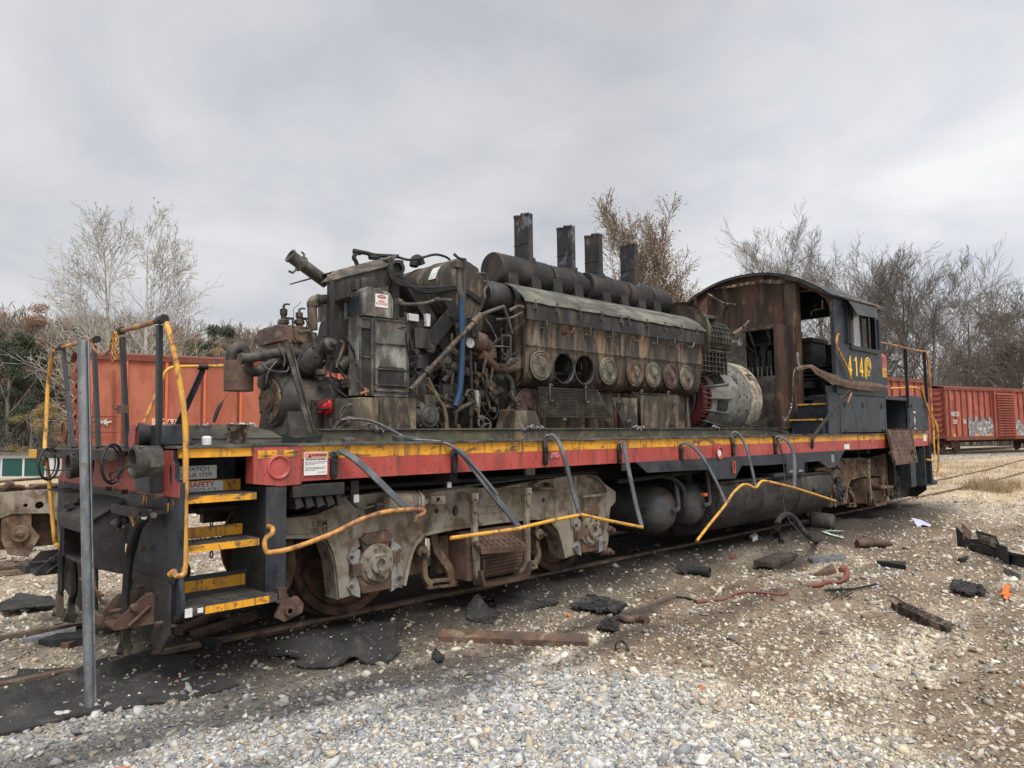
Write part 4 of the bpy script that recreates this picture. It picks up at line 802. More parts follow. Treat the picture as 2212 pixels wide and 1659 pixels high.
# ================================================================ ENGINE (16 cylinders, long block)
# outline of the near half in (y, z); x along the block
X0e, X1e = 2.34, 6.02
m = MB()
nx = 60
covers = [2.55, 2.95, 3.36, 3.78, 4.34, 4.75, 5.16, 5.57]
def col_(x):
    # side profile, swelling round each hand-hole
    g = max([math.exp(-((x-c)/.19)**4) for c in covers])
    return [(.84, 3.06), (.80, 2.87), (.84, 2.80), (.845, 2.575), (.830, 2.555), (.848-.005*g, 2.53), (.862-.03*g, 2.47), (.875-.055*g, 2.33), (.895-.06*g, 2.22), (.93-.03*g, 2.15), (.99, 2.12), (1.06, 2.10), (1.07, 2.04)]
rows = [[(x, y, z) for y, z in col_(x)] for x in np.linspace(X0e, X1e, 140)]
m.sheet(rows, -.02)
ob_eng = None
m.prism([(.86, 3.05), (.83, 2.87), (.865, 2.3), (1.0, 2.12), (1.08, 2.06), (1.92, 2.06), (2.0, 2.12), (2.13, 2.3), (2.17, 2.87), (2.14, 3.05), (1.84, 3.2), (1.16, 3.2)], 'x', X0e, X0e+.03)
m.prism([(.86, 3.05), (.83, 2.87), (.865, 2.3), (1.0, 2.12), (1.08, 2.06), (1.92, 2.06), (2.0, 2.12), (2.13, 2.3), (2.17, 2.87), (2.14, 3.05), (1.84, 3.2), (1.16, 3.2)], 'x', X1e-.03, X1e)
m.box(X0e, X1e, 2.13, 2.16, 2.2, 3.05)
# the two open hand-holes are cut further down with a boolean
eng = ob('diesel_engine', m, 'engine_soot', L, sm=50)
bpy.context.view_layer.update()
cut = MB()
for x in (2.97, 3.345): cut.lathe((x, .6, 2.33), (0, 1, 0), [(0, 0), (.172, 0), (.172, .5), (0, .5)], 28)
cut.box(3.05, 3.28, .6, 1.1, 2.33, 2.41)
co = ob('cutter', cut, 'char'); bpy.context.view_layer.update()
bo = eng.modifiers.new('b', 'BOOLEAN'); bo.operation = 'DIFFERENCE'; bo.object = co; bo.solver = 'EXACT'; bo.use_self = True
bpy.context.view_layer.update()
me = bpy.data.meshes.new_from_object(eng.evaluated_get(bpy.context.evaluated_depsgraph_get()))
eng.modifiers.clear(); eng.data = me; bpy.data.objects.remove(co)
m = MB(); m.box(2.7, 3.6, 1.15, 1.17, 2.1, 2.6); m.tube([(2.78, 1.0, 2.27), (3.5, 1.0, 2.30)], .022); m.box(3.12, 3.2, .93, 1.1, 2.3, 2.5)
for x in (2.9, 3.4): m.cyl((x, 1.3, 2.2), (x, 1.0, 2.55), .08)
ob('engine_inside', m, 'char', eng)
# black upper band with latches, and the slanted lid
m = MB(); rows = [[(x, .79, 2.86), (x, .785, 3.0), (x, .80, 3.075)] for x in np.linspace(2.31, 6.04, 10)]; m.sheet(rows, .012); m.box(2.31, 6.04, .775, .80, 2.845, 2.865); ob('top_deck_band', m, 'engine_black', eng)
m = MB(); rows = []
for x in np.linspace(2.27, 6.06, 60):
    w_ = .004*sin(x*11)+.003*sin(x*23)
    rows.append([(x, .765, 3.035+w_), (x, .775, 3.06+w_), (x, .86, 3.145+w_*2), (x, .98, 3.235+w_), (x, 1.09, 3.29), (x, 1.17, 3.28)])
m.sheet(rows, .012); m.sheet([[(r[0][0], 3.0-r[j][1], r[j][2]) for j in range(5)] for r in rows], -.012)
for x in (3.2, 4.15, 5.1): m.box(x, x+.02, .79, 1.1, 3.1, 3.11) if 0 else None
ob('top_deck_cover', m, 'lid_grey', eng)
def latch(x):
    mm = MB(); mm.box(x-.012, x+.012, .75, .79, 3.03, 3.075); mm.box(x-.02, x+.02, .765, .785, 2.965, 3.03); mm.bar([(x, .76, 3.03), (x+.01, .745, 2.96), (x, .75, 2.93)], .01, .014, (1, 0, 0)); mm.bolt((x+.01, .765, 2.975), (0, -1, 0), .016, .02); return mm
for px, py in ((448, 745), (598, 755), (752, 770), (905, 800), (1040, 830), (1090, 800), (1215, 850), (1340, 865), (1453, 880), (1560, 890)):
    a = q('d', px, py, y=.77); ob('cover_latch', latch(a.x), 'pipe_oil', eng)
for i, (px, py) in enumerate(((485, 868), (640, 893), (790, 910), (940, 925), (1122, 950), (1250, 967), (1370, 980), (1480, 992))):
    a = q('d', px, py, y=.84); mm = MB(); mm.cyl(a, a+Vector((0, -.07, 0)), .018, .014, 10); mm.lathe(a+Vector((0, -.01, 0)), (0, -1, 0), [(.028, 0), (.028, .02), (0, .02)], 8)
    b = a+Vector((0, -.07, 0)); mm.tube([b+Vector((.03, -.01, .10)) if i % 3 != 1 else b+Vector((.13, -.01, .07)), b+Vector((.02, -.01, .04)), b+Vector((.03, -.01, -.01)), b+Vector((.09, -.01, -.05)), b+Vector((.11, -.01, -.10))] if i % 3 != 1 else [b+Vector((0, 0, 0)), b+Vector((.06, -.01, .0)), b+Vector((.12, -.01, .07))], .0085, 6, 3)
    ob('test_valve', mm, ('pipe_oil', 'fan_red', 'pipe_rust', 'pipe_oil', 'pipe_rust', 'pipe_oil', 'pipe_rust', 'pipe_oil')[i], eng)
def handhole(x, y, z, r, mt, par):
    mm = MB(); mm.lathe((x, y, z), (0, -1, 0), [(r*1.22, 0), (r*1.2, .014), (r*1.1, .018), (r*1.06, .004), (r, .004), (r*.99, .018), (r*.9, .022), (r*.86, .012), (r*.4, .02), (0, .022)], 36)
    for k in range(3):
        an = 2.1+k*.35; mm.obox((x+cos(an)*r*.5, y-.018, z+sin(an)*r*.5), (cos(an)*r*.35, 0, sin(an)*r*.35), (0, .006, 0), (-sin(an)*.004, 0, cos(an)*.004))
    h = ob('hand_hole_cover', mm, mt, par)
    mm = MB(); mm.cyl((x+r*.12, y-.01, z-.02), (x+r*.12, y-.05, z-.02), .012)
    for k in range(6): an = k*pi/3; mm.tube([(x+r*.12, y-.05, z-.02), (x+r*.12+.028*cos(an), y-.052, z-.02+.028*sin(an))], .008, 6)
    mm.tube([(x+r*.12+.03*cos(t), y-.052, z-.02+.03*sin(t)) for t in np.linspace(0, 2*pi, 15)], .007, 5)
    ob('hand_wheel', mm, 'pipe_oil', h)
for x, mt in zip((2.555, 3.78, 4.34, 4.75, 5.16, 5.57), ('cover_green', 'cover_green', 'cover_rust', 'cover_green', 'cover_maroon', 'cover_green')): handhole(x, .812, 2.335, .142, mt, eng)
for x in (2.97, 3.345):
    mm = MB(); mm.lathe((x, .826, 2.33), (0, -1, 0), [(.168, -.05), (.18, 0), (.19, .006), (.178, .008), (.168, .0), (.167, -.05)], 32); ob('hand_hole_rim', mm, 'engine_black', eng)
mm = MB(); mm.box(3.05, 3.27, .80, .86, 2.44, 2.47) if 0 else mm.box(3.12, 3.19, .88, .9, 2.22, 2.28); ob('hole_bridge', mm, 'engine_black', eng)
# lower crankcase
m = MB(); m.prism([(1.07, 2.12), (1.02, 2.05), (1.0, 1.6), (.92, 1.58), (.92, 1.54), (2.08, 1.54), (2.08, 1.58), (2.0, 1.6), (1.98, 2.05), (1.93, 2.12)], 'x', 2.3, 5.95)
for x in (2.75, 3.55, 4.2, 5.0, 5.8): m.box(x, x+.02, .97, 1.0, 1.6, 2.08)
m.box(2.3, 5.95, .9, 1.02, 1.56, 1.6)
ob('oil_pan', m, 'engine_soot', eng, .006)
handhole(2.50, .99, 1.90, .15, 'cover_maroon', eng)
# louvred guards hung on the side
def louvre(x0, x1, z0, z1, x1b, y, n, mt):
    mm = MB()
    for i in range(n):
        z = z1-(z1-z0)*(i+.5)/n; t_ = (z1-z)/(z1-z0); e_ = x1+(x1b-x1)*t_; s0 = x0+(.10*t_ if t_ > .0 else 0)*.5
        mm.obox(((s0+e_)/2, y, z), ((e_-s0)/2, 0, 0), (0, .010, .004), (0, -.003, (z1-z0)/n*.26))
    for t0 in (0, .33, .66, 1):
        a = x0+(x1-x0)*t0; b = x0+.05+(x1b-x0-.05)*t0; mm.obox(((a+b)/2, y+.012, (z0+z1)/2), ((b-a)/2+.0, 0, -(z1-z0)/2), (.012, 0, 0), (0, .004, 0))
    g_ = ob('louvred_guard', mm, mt, L)
    mm = MB()
    for t0 in (.16, .78):
        a = x0+(x1-x0)*t0
        P = [(a+.0+.025*cos(t), y-.022, z1-.05+(.06 if sin(t) >= 0 else -.09)+.025*sin(t)) for t in np.linspace(0, 2*pi, 16)]; mm.tube([Vector(p)+Vector((.02*(z1-p[2]), 0, 0)) for p in P], .009, 6)
        mm.box(a-.01, a+.01, y-.02, y+.02, z1+.0, z1+.03)
    for t0 in (.3, .9): a = x0+(x1b-x0)*t0; mm.box(a-.03, a+.03, y-.02, y, z0-.03, z0-.005)
    ob('guard_handle', mm, 'pipe_oil', g_)
louvre(2.53, 3.55, 1.74, 2.09, 3.84, .80, 13, 'oily_grey'); louvre(4.35, 5.35, 1.72, 2.09, 5.62, .84, 13, 'oily_grey')
m = MB()
for a, b in (((2.9, .8, 1.74), (2.75, 1.0, 1.62)), ((3.5, .8, 1.74), (3.35, 1.0, 1.64))): m.bar([a, b], .02, .012, (1, 0, 0))
ob('guard_prop', m, 'pipe_oil', L)
a = qs('d', [(970, 1335), (1150, 1342), (1160, 1330), (1430, 1325), (1430, 1545), (1065, 1545)], y=.72)
m = MB(); m.prism([(a[0].x, a[0].z), (a[1].x, a[1].z), (a[1].x, a[5].z), (a[5].x, a[5].z)], 'y', .72, .735); m.prism([(a[2].x+.02, a[2].z+.01), (a[3].x, a[3].z), (a[4].x, a[4].z), (a[2].x+.02, a[5].z)], 'y', .70, .713)
pl = ob('access_plate', m, 'oily_tan', L, .002)
m = MB()
for px, py in ((1030, 1380), (1393, 1385), (1095, 1510), (1385, 1530)):
    p = q('d', px, py, y=.69); m.box(p.x-.045, p.x+.045, .69, .70, p.z-.04, p.z+.04); m.box(p.x-.02, p.x+.02, .66, .69, p.z-.012, p.z+.012); m.tube([p+Vector((-.02, -.04, .02)), p+Vector((.03, -.05, -.01)), p+Vector((.04, -.03, -.03))], .006, 5)
ob('plate_latch', m, 'oily_grey', pl)
m = MB(); P = qs('d', [(335, 1430), (470, 1430), (505, 1530), (520, 1555), (295, 1555)], y=.62)
m.hexa([(P[4].x, .60, 1.5), (P[3].x, .60, 1.5), (P[3].x, .95, 1.5), (P[4].x, .95, 1.5), (P[0].x, .66, P[0].z), (P[1].x, .66, P[1].z), (P[1].x, .9, P[1].z+.03), (P[0].x, .9, P[0].z+.03)]); ob('drain_box', m, 'oily_tan', L, .004)

# --- exhaust manifold and stacks
m = MB(); yc, zc_, R_ = 1.5, 3.565, .205
m.lathe((2.44, yc, zc_), (1, 0, 0), [(0, 0), (R_-.008, .0), (R_, .012), (R_, .60), (R_+.014, .61), (R_+.014, .65), (R_, .66), (R_, .88), (R_-.012, .905), (R_-.055, .91), (R_-.055, .955), (R_-.02, .96), (R_-.008, .985), (R_-.008, 1.25), (R_+.008, 1.26), (R_+.008, 1.30), (R_-.008, 1.31), (R_-.008, 1.55), (R_-.03, 1.60), (R_-.07, 1.61), (R_-.07, 1.72), (0, 1.72)], 36)
m.lathe((4.15, yc, zc_-.0), (1, 0, 0), [(0, 0), (R_-.004, 0), (R_+.004, .012), (R_+.004, .40), (R_+.016, .41), (R_+.016, .45), (R_, .46), (R_, .78), (R_-.02, .80), (R_-.055, .81), (R_-.055, .86), (R_-.012, .87), (R_, .90), (R_, 1.28), (R_+.014, 1.29), (R_+.014, 1.34), (R_-.05, 1.35), (R_-.05, 1.40), (R_, 1.42), (R_, 1.85), (R_*.8, 1.9), (0, 1.92)], 36)
man = ob('exhaust_manifold', m, 'manifold', L, sm=40)
m = MB()
for x in (2.62, 3.02, 3.42, 3.83, 4.42, 4.83, 5.24, 5.62):
    for s in (-1, 1): m.hexa([(x-.085, yc+s*.06, 3.16), (x+.085, yc+s*.06, 3.16), (x+.085, yc+s*.24, 3.16), (x-.085, yc+s*.24, 3.16), (x-.08, yc+s*.04, 3.50), (x+.08, yc+s*.04, 3.50), (x+.08, yc+s*.195, 3.54), (x-.08, yc+s*.195, 3.54)])
sep('manifold_leg', m, 'manifold', man, .01)
for cx_ in (3.0, 3.81, 4.39, 5.21):
    mm = MB(); w_, d_ = .05, .15; n_ = 6
    pr = [(cx_-w_+.0, yc-d_+w_), ] ; pts = []
    for sgy in (-1, 1):
        for i in range(n_+1):
            t = (-pi if sgy < 0 else 0)+pi*i/n_; pts.append((cx_+w_*cos(t), yc+sgy*(d_-w_)+w_*sin(t)))
    inn = [(cx_+(a-cx_)*.82, yc+(b-yc)*.94) for a, b in pts]
    mm.prism(pts, 'z', 3.60, 4.33, holes=[inn]); [mm.box(cx_-.056+.004*(i_ % 2), cx_-.046, yc-.13+i_*.043, yc-.09+i_*.043, 4.31, 4.335+.008*((i_*7) % 3)) for i_ in range(6)]; mm.box(cx_-.056, cx_-.05, yc-.13, yc+.13, 3.95, 3.956); mm.tube([(cx_-.052, yc-.145, 3.7), (cx_-.052, yc-.145, 4.34)], .006, 5)
    mm.prism([(cx_+(a-cx_)*1.5, yc+(b-yc)*1.15) for a, b in pts], 'z', 3.60, 3.76)
    ob('exhaust_stack', mm, 'stack_black', man)
# --- small drum at the end of the manifold and pump clutter in front of the block
m = MB(); a = q('d', 130, 650, x=2.1); m.lathe((1.98, a.y, a.z), (1, 0, 0), [(0, 0), (.17, 0), (.19, .03), (.19, .34), (.17, .38), (0, .38)], 30); m.tube([(2.0, a.y+.05, a.z+.15), (1.98, a.y+.05, a.z+.32), (1.9, a.y+.1, a.z+.36)], .012, 6, 3); ob('strainer_drum', m, 'engine_black', L)

# --- generator and blower end
yc = 1.5
gx = 6.62; gz = 2.08
m = MB()
m.lathe((gx, yc, gz), (1, 0, 0), [(.38, -.20), (.42, -.18), (.44, .0), (.50, .10), (.60, .36), (.63, .40), (.645, .46), (.645, 1.12), (.60, 1.12), (0, 1.12)], 56)
ob_g = ob('generator', m, 'generator_green', L, sm=40)
m = MB(); m.lathe((gx, yc, gz), (1, 0, 0), [(.650, .90), (.664, .905), (.664, 1.26), (.60, 1.28), (0, 1.28)], 56); ob('generator_band', m, 'generator_peel', ob_g, sm=40)
m = MB()
for i in range(16):
    t = i*2*pi/16; c, s = cos(t), sin(t); m.obox((gx+.1, yc+.55*c*.94, gz+.55*s*.94), (.26, .075*c, .075*s), (0, -s*.009, c*.009), (0, c*.032, s*.032))
sep('generator_rib', m, 'generator_green', ob_g)
m = MB()
for i in range(8):
    t = i*2*pi/8+.2; c, s = cos(t), sin(t); m.obox((gx+.20, yc+.545*c, gz+.545*s), (.085, .034*c, .034*s), (0, -s*.085, c*.085), (-.001, c*.014, s*.014))
sep('generator_window', m, 'char', ob_g, .004)
m = MB(); m.lathe((gx-.22, yc, gz), (1, 0, 0), [(.34, .0), (.46, 0), (.47, .06), (.36, .07), (.34, .0)], 48)
for i in range(40):
    t = i*2*pi/40; c, s = cos(t), sin(t); m.obox((gx-.13, yc+.45*c, gz+.45*s), (.085, 0, 0), (0, -s*.009, c*.009), (0, c*.035, s*.035))
m.lathe((gx-.05, yc, gz), (1, 0, 0), [(.40, .0), (.49, 0), (.49, .03), (.40, .03), (.40, 0)], 48)
ob('generator_fan', m, 'fan_red', ob_g)
m = MB(); m.lathe((gx-.40, yc, gz), (1, 0, 0), [(.28, 0), (.40, 0), (.40, .05), (.30, .08), (.30, .2), (0, .2)], 36)
for i in range(14): t = i*2*pi/14; m.bolt((gx-.40, yc+.35*cos(t), gz+.35*sin(t)), (-1, 0, 0), .018, .02)
ob('coupling_disc', m, 'engine_black', ob_g)
m = MB()
for a_ in (.55, .9):
    for xx in (.62, .74, 1.0): t = pi+a_ if 0 else None
for xx in (.55, .78):
    for t in (2.5, 2.85, 3.2, 3.55, 3.9): c, s = cos(t), sin(t); m.lathe((gx+xx, yc+.645*c, gz-.645*s), (0, c, -s), [(.02, 0), (.02, .008), (0, .009)], 8)
sep('generator_plug', m, 'oily_grey', ob_g)
for px, py, sx_, sz_ in ((590, 985, .1, .05), (715, 1000, .2, .08)):
    p = q('g', px, py, x=0) if 0 else None
# hazard labels on the generator
def on_drum(xc, t, w_, h_, r, mt, name, par):
    rows = [[(xc-w_/2, yc+r*cos(a_), gz+r*sin(a_)), (xc+w_/2, yc+r*cos(a_), gz+r*sin(a_))] for a_ in np.linspace(t-h_/2/r, t+h_/2/r, 6)]
    mm = MB(); mm.sheet(rows, .003); return ob(name, mm, mt, par)
on_drum(gx+.55, pi*.83, .12, .09, .648, 'cabinet_steel', 'hazard_label', ob_g); on_drum(gx+.55, pi*.83+.04, .09, .03, .652, 'fan_red', 'hazard_label', ob_g)
on_drum(gx+1.08, pi*.81, .20, .13, .668, 'cabinet_steel', 'hazard_label', ob_g); on_drum(gx+1.08, pi*.81-.06, .16, .04, .672, 'fan_red', 'hazard_label', ob_g)
# blower: half moon shroud, ribbed cylinder housing and ribbed elbow
m = MB(); sh = []
for t in np.linspace(0, pi, 20): sh.append((1.05+.0, 0))
cY, cZ = 1.25, 3.08
m.prism([(cY+.52*cos(t), cZ+.42*sin(t)) for t in np.linspace(-.35, pi, 26)]+[(cY-.52, cZ-.35), (cY+.1, cZ-.40)], 'x', 6.08, 6.10); m.lathe((6.10, cY, cZ-.02), (1, 0, 0), [(.50, -.0), (.44, .03), (.44, .20), (.40, .22)], 40)
bl_ = ob('blower_shroud', m, 'oily_tan', L)
m = MB(); R0 = .30; m.lathe((6.32, 1.18, 3.02), (1, 0, 0), [(0, 0), (R0, 0), (R0, .66), (R0*.9, .74), (R0*.55, .78), (0, .79)], 36)
for i in range(8): m.lathe((6.34+i*.09, 1.18, 3.02), (1, 0, 0), [(R0, 0), (R0+.022, .002), (R0+.022, .016), (R0, .018)], 36)
for i in range(24): t = i*2*pi/24; c, s = cos(t), sin(t); m.obox((6.66, 1.18+(R0+.006)*c, 3.02+(R0+.006)*s), (.33, 0, 0), (0, -s*.006, c*.006), (0, c*.016, s*.016))
m.lathe((6.55, 1.1, 3.30), (0, 0, 1), [(0, 0), (.2, 0), (.2, .04), (.17, .06), (0, .06)], 20)
ob('blower_housing', m, 'oily_grey', L, sm=35)
m = MB(); m.hexa([(6.10, .92, 2.42), (6.85, .98, 2.50), (6.85, 2.0, 2.50), (6.10, 2.0, 2.42), (6.10, .90, 2.80), (6.98, .96, 2.80), (6.98, 2.0, 2.8), (6.10, 2.0, 2.8)])
for i in range(5): z = 2.47+i*.075; m.box(6.10, 6.93-.02*(4-i)**1.2 if i < 4 else 6.97, .885, .93, z, z+.014)
for i in range(8): x = 6.13+i*.105; m.box(x, x+.014, .89, .94, 2.45, 2.80)
m.box(6.08, 7.02, .88, 1.2, 2.79, 2.815)
ob('blower_duct', m, 'oily_grey', L, .004)
m = MB(); m.tube(qs('g', [(575, 690), (600, 700), (625, 720)], y=1.1), .03, 8); 
for k in range(10): t = k*.63; a = q('g', 615, 700, y=1.1); m.tube([a, a+Vector((.05*cos(t), -.03, .05*sin(t))), a+Vector((.07*cos(t+.5), -.05, .07*sin(t+.5)))], .004, 4)
ob('cut_cable_end', m, 'bright_metal', L)
m = MB(); m.tube([q('g', 575, 640, y=1.0), q('g', 650, 590, y=.95)], .035, 10); m.tube([q('g', 660, 580, y=.9), q('g', 700, 530, y=.95)], .02, 8); ob('conduit', m, 'pipe_rust', L)

# ================================================================ FRONT MACHINERY (seen from the left)
# --- air compressor
m = MB()
m.lathe((-.42, 1.36, 1.88), (1, 0, 0), [(0, -.02), (.20, -.02), (.205, .0), (.205, .02), (0.20, .03)], 40)
for i in range(8): t = i*pi/4+.2; m.bolt((-.44, 1.36+.175*cos(t), 1.88+.175*sin(t)), (-1, 0, 0), .013, .014)
m.lathe((-.44, 1.36, 1.88), (-1, 0, 0), [(.11, 0), (.11, .012), (.07, .018), (.065, .03), (0, .032)], 24)
fl = ob('compressor_end_cover', m, 'pipe_rust', L)
m = MB(); m.hexa([(-.38, 1.05, 1.5), (.30, 1.02, 1.5), (.30, 2.0, 1.5), (-.38, 1.75, 1.5), (-.36, 1.22, 2.06), (.2, 1.2, 2.06), (.2, 1.75, 2.06), (-.36, 1.6, 2.06)]); m.lathe((-.42, 1.36, 1.88), (1, 0, 0), [(0, 0), (.235, 0), (.25, .08), (.25, .6), (0, .6)], 40)
m.box(-.06, .18, .97, 1.02, 1.64, 1.86); m.box(-.38, -.1, .95, 1.1, 1.5, 1.56)
comp = ob('air_compressor', m, 'oily_grey', L, .012)
m = MB(); p = q('c', 800, 960, y=1.0)
m.lathe((p.x, 1.25, p.z-.02), Vector((.25, -1, .35)), [(.17, -.1), (.18, 0), (.18, .03), (.165, .05), (.14, .12), (.08, .17), (0, .18)], 28)
for i in range(8): t = i*pi/4; m.bolt(Vector((p.x+.06, 1.05, p.z+.05))+Vector((.12*cos(t), .02*cos(t), .12*sin(t))), (.25, -1, .35), .014, .03)
m.lathe((p.x+.07, 1.02, p.z+.07), Vector((.25, -1, .35)), [(.07, 0), (.07, .06), (.04, .08), (.03, .12), (0, .12)], 14)
m.lathe((p.x+.04, 1.05, p.z-.14), (0, 0, -1), [(.05, 0), (.055, .05), (.03, .06), (.03, .1), (0, .1)], 14)
ob('compressor_head', m, 'oily_grey', comp, .004)
m = MB(); m.lathe((-.12, 1.7, 2.18), (-.5, -.6, .5), [(.16, -.1), (.18, 0), (.18, .04), (.15, .08), (0, .12)], 24); m.lathe((.02, 1.5, 2.05), (-.2, -.8, .2), [(.15, -.1), (.16, 0), (.16, .04), (.11, .08), (0, .1)], 24)
m.lathe((-.35, 1.45, 2.12), (-.75, -.1, .35), [(.14, -.2), (.17, 0), (.17, .05), (.10, .10), (0, .11)], 24)
ob('compressor_head', m, 'engine_black', comp)
m = MB(); m.tube(qs('c', [(190, 1000), (260, 995), (380, 970), (530, 950), (660, 955)], y=1.15), [.04, .044, .044, .046, .046], 14, 2); m.tube(qs('c', [(225, 1060), (240, 1085), (320, 1100), (400, 1050), (520, 1010), (680, 1010)], y=1.3), .045, 12, 3); m.lathe(q('c', 205, 1000, y=1.15), (-1, 0, 0), [(.05, 0), (.05, .02), (0, .02)], 14)
for px in (345, 365): a = q('c', px, 978, y=1.15); m.cyl(a, a+Vector((.02, 0, .003)), .05, n=14)
ob('intake_pipe', m, 'oily_grey', L)
m = MB(); a = q('c', 177, 1020, y=1.4); b = q('c', 177, 1250, y=1.4); m.cyl((a.x, 1.4, b.z), (a.x, 1.4, a.z), .125, n=32); fc = ob('intake_filter_can', m, 'pipe_rust', L, .004)
m = MB(); m.tube([Vector((a.x+.05, 1.4, a.z-.01)), Vector((a.x+.05, 1.4, a.z+.09)), Vector((a.x+.0, 1.4, a.z+.13)), Vector((a.x-.06, 1.4, a.z+.08)), Vector((a.x-.07, 1.4, a.z-.0))], .05, 12, 3); m.tube([Vector((a.x+.06, 1.38, a.z-.02)), Vector((a.x+.08, 1.35, a.z+.03)), q('c', 260, 1000, y=1.2)], .04, 10, 3)
ob('filter_elbow', m, 'oily_grey', fc)
# top housing with two relief valves
m = MB(); a, b = q('c', 470, 870, y=1.2), q('c', 760, 790, y=1.2); m.hexa([(a.x, 1.15, a.z), (b.x, 1.15, a.z-.0), (b.x, 1.6, a.z), (a.x, 1.6, a.z), (a.x, 1.15, b.z+.02), (b.x, 1.15, b.z-.02), (b.x, 1.6, b.z), (a.x, 1.6, b.z+.02)]); m.box(a.x+.02, b.x-.02, 1.2, 1.55, b.z-.02, b.z+.035); m.box(a.x+.03, b.x-.06, 1.18, 1.5, a.z-.08, a.z)
for i in range(5): m.bolt((a.x+.05+i*(b.x-a.x-.08)/4, 1.15, a.z+.02), (0, -1, 0), .012, .02)
hv = ob('valve_chest', m, 'pipe_rust', L, .006)
for px, s in ((520, 1.), (640, .85)):
    a = q('c', px, 770, y=1.3); mm = MB(); z = a.z-.02; mm.lathe((a.x, 1.3, z), (0, 0, 1), [(.05, 0), (.05, .02), (.03, .03), (.03, .055), (.045, .065), (.045, .10), (.025, .11), (.025, .14*s), (.034, .15*s), (.034, .20*s), (.012, .21*s), (.012, .24*s), (0, .24*s)], 12)
    mm.tube([(a.x, 1.3, z+.245*s), (a.x+.03, 1.28, z+.25*s), (a.x+.045, 1.27, z+.245*s)], .009, 6); mm.cyl((a.x+.02, 1.3, z+.12), (a.x+.09, 1.27, z+.12), .012, n=8); mm.cyl((a.x-.05, 1.3, z+.08), (a.x+.05, 1.3, z+.08), .014, n=8)
    ob('relief_valve', mm, 'oily_tan', hv)
m = MB(); a = q('c', 680, 730, y=1.3); m.tube([a+Vector((.03*cos(t), 0, .04*sin(t))) for t in np.linspace(0, 2*pi, 17)], .007, 6); ob('hand_wheel', m, 'oily_grey', hv)
m = MB(); m.tube(qs('c', [(480, 860), (482, 780), (480, 715), (500, 700), (560, 705)], y=1.2), .009, 6, 4); m.tube(qs('c', [(590, 700), (598, 800), (610, 850), (700, 890)], y=1.15), .009, 6, 4); m.tube(qs('c', [(580, 720), (600, 680), (595, 620), (630, 590), (655, 558)], y=1.25), .003, 4, 4); m.tube(qs('c', [(640, 800), (720, 790), (750, 830), (760, 870)], y=1.05), .018, 8, 4)
m.tube(qs('c', [(520, 1060), (530, 1000), (500, 940), (480, 880)], y=1.1), .008, 5, 3); m.tube(qs('c', [(340, 1030), (420, 1090), (540, 1100), (560, 1060)], y=1.1), .008, 5, 3); m.tube(qs('c', [(385, 1190), (400, 1110), (440, 1050), (470, 1020)], y=1.1), .008, 5, 3)
ob('copper_line', m, 'pipe_oil', L)
m = MB(); m.tube(qs('c', [(940, 1070), (1000, 1030), (1050, 1050), (1068, 1110), (1065, 1180), (1040, 1210)], y=1.0), .065, 14, 4); m.cyl(q('c', 1040, 1165, y=1.0), q('c', 1040, 1225, y=1.0), .085, n=16); m.tube(qs('c', [(960, 860), (980, 900), (950, 990), (925, 1070)], y=.95), .016, 8, 4)
ob('discharge_elbow', m, 'oily_tan', L)
# leaning cut post
m = MB(); a, b, = q('c', 545, 868, y=.75), q('c', 735, 1590, y=.62); m.bar([a, a.lerp(b, .5), b], .055, .02, (1, 0, 0.2)); m.bar([a+Vector((.02, -.015, 0)), b+Vector((.02, -.015, 0))], .012, .03, (1, 0, .2)); cp = ob('leaning_post', m, 'oily_grey', L, .003)
ob('cut_edge_slag', frill([a+Vector((-.04, 0, 0)), a+Vector((.03, 0, .01))], .014, 12), 'scorched', cp, sm=0)
# red filter
m = MB(); a = q('c', 840, 1370, y=.92); m.lathe((a.x, .92, a.z), (1, 0, 0), [(0, 0), (.07, 0), (.075, .015), (.075, .10), (.06, .14), (.0, .155)], 24); m.lathe((a.x-.05, .92, a.z), (1, 0, 0), [(0, 0), (.05, 0), (.05, .05), (0, .05)], 16); rf = ob('oil_filter', m, 'filter_red', L)
m = MB(); m.box(-.2, .02, 1.0, 1.03, 1.6, 1.88)
for x, z in ((-.18, 1.62), (0, 1.62), (-.18, 1.86), (0, 1.86)): m.bolt((x, 1.0, z), (0, -1, 0), .012, .012)
m.box(-.12, -.05, .995, 1.0, 1.80, 1.84)
ob('gearbox_cover', m, 'engine_black', L, .004)
m = MB(); a = q('c', 1000, 800, y=1.55); m.lathe((a.x-.1, 1.65, a.z-.05), (1, 0, 0), [(0, 0), (.30, 0), (.36, .04), (.36, 1.2), (0, 1.2)], 36)
for x in (.1, .45, .8): m.lathe((a.x+x, 1.65, a.z-.05), (1, 0, 0), [(.36, 0), (.38, .0), (.38, .05), (.36, .05)], 36)
ob('lube_oil_tank', m, 'engine_black', L)
m = MB(); m.box(-.1, 1.9, 1.1, 2.2, 1.5, 1.62); m.box(.9, 2.2, 1.3, 2.1, 1.62, 2.3); m.box(.2, .9, 1.2, 1.9, 1.6, 2.1); m.box(1.3, 2.3, 1.3, 2.0, 2.3, 2.75); ob('machinery_bed', m, 'engine_black', L, .01)
# tan base boxes
m = MB(); m.hexa([(-.09, .80, 1.6), (.07, .66, 1.6), (.07, 1.0, 1.6), (-.09, 1.0, 1.6), (-.09, .80, 1.885), (.07, .66, 1.89), (.07, 1.0, 1.89), (-.09, 1.0, 1.885)]); m.box(.07, .27, .66, 1.0, 1.6, 1.895); m.box(.285, .69, .655, 1.0, 1.6, 1.90); m.box(.27, .285, .67, .9, 1.6, 1.89)
ob('equipment_box', m, 'oily_tan', L, .006)
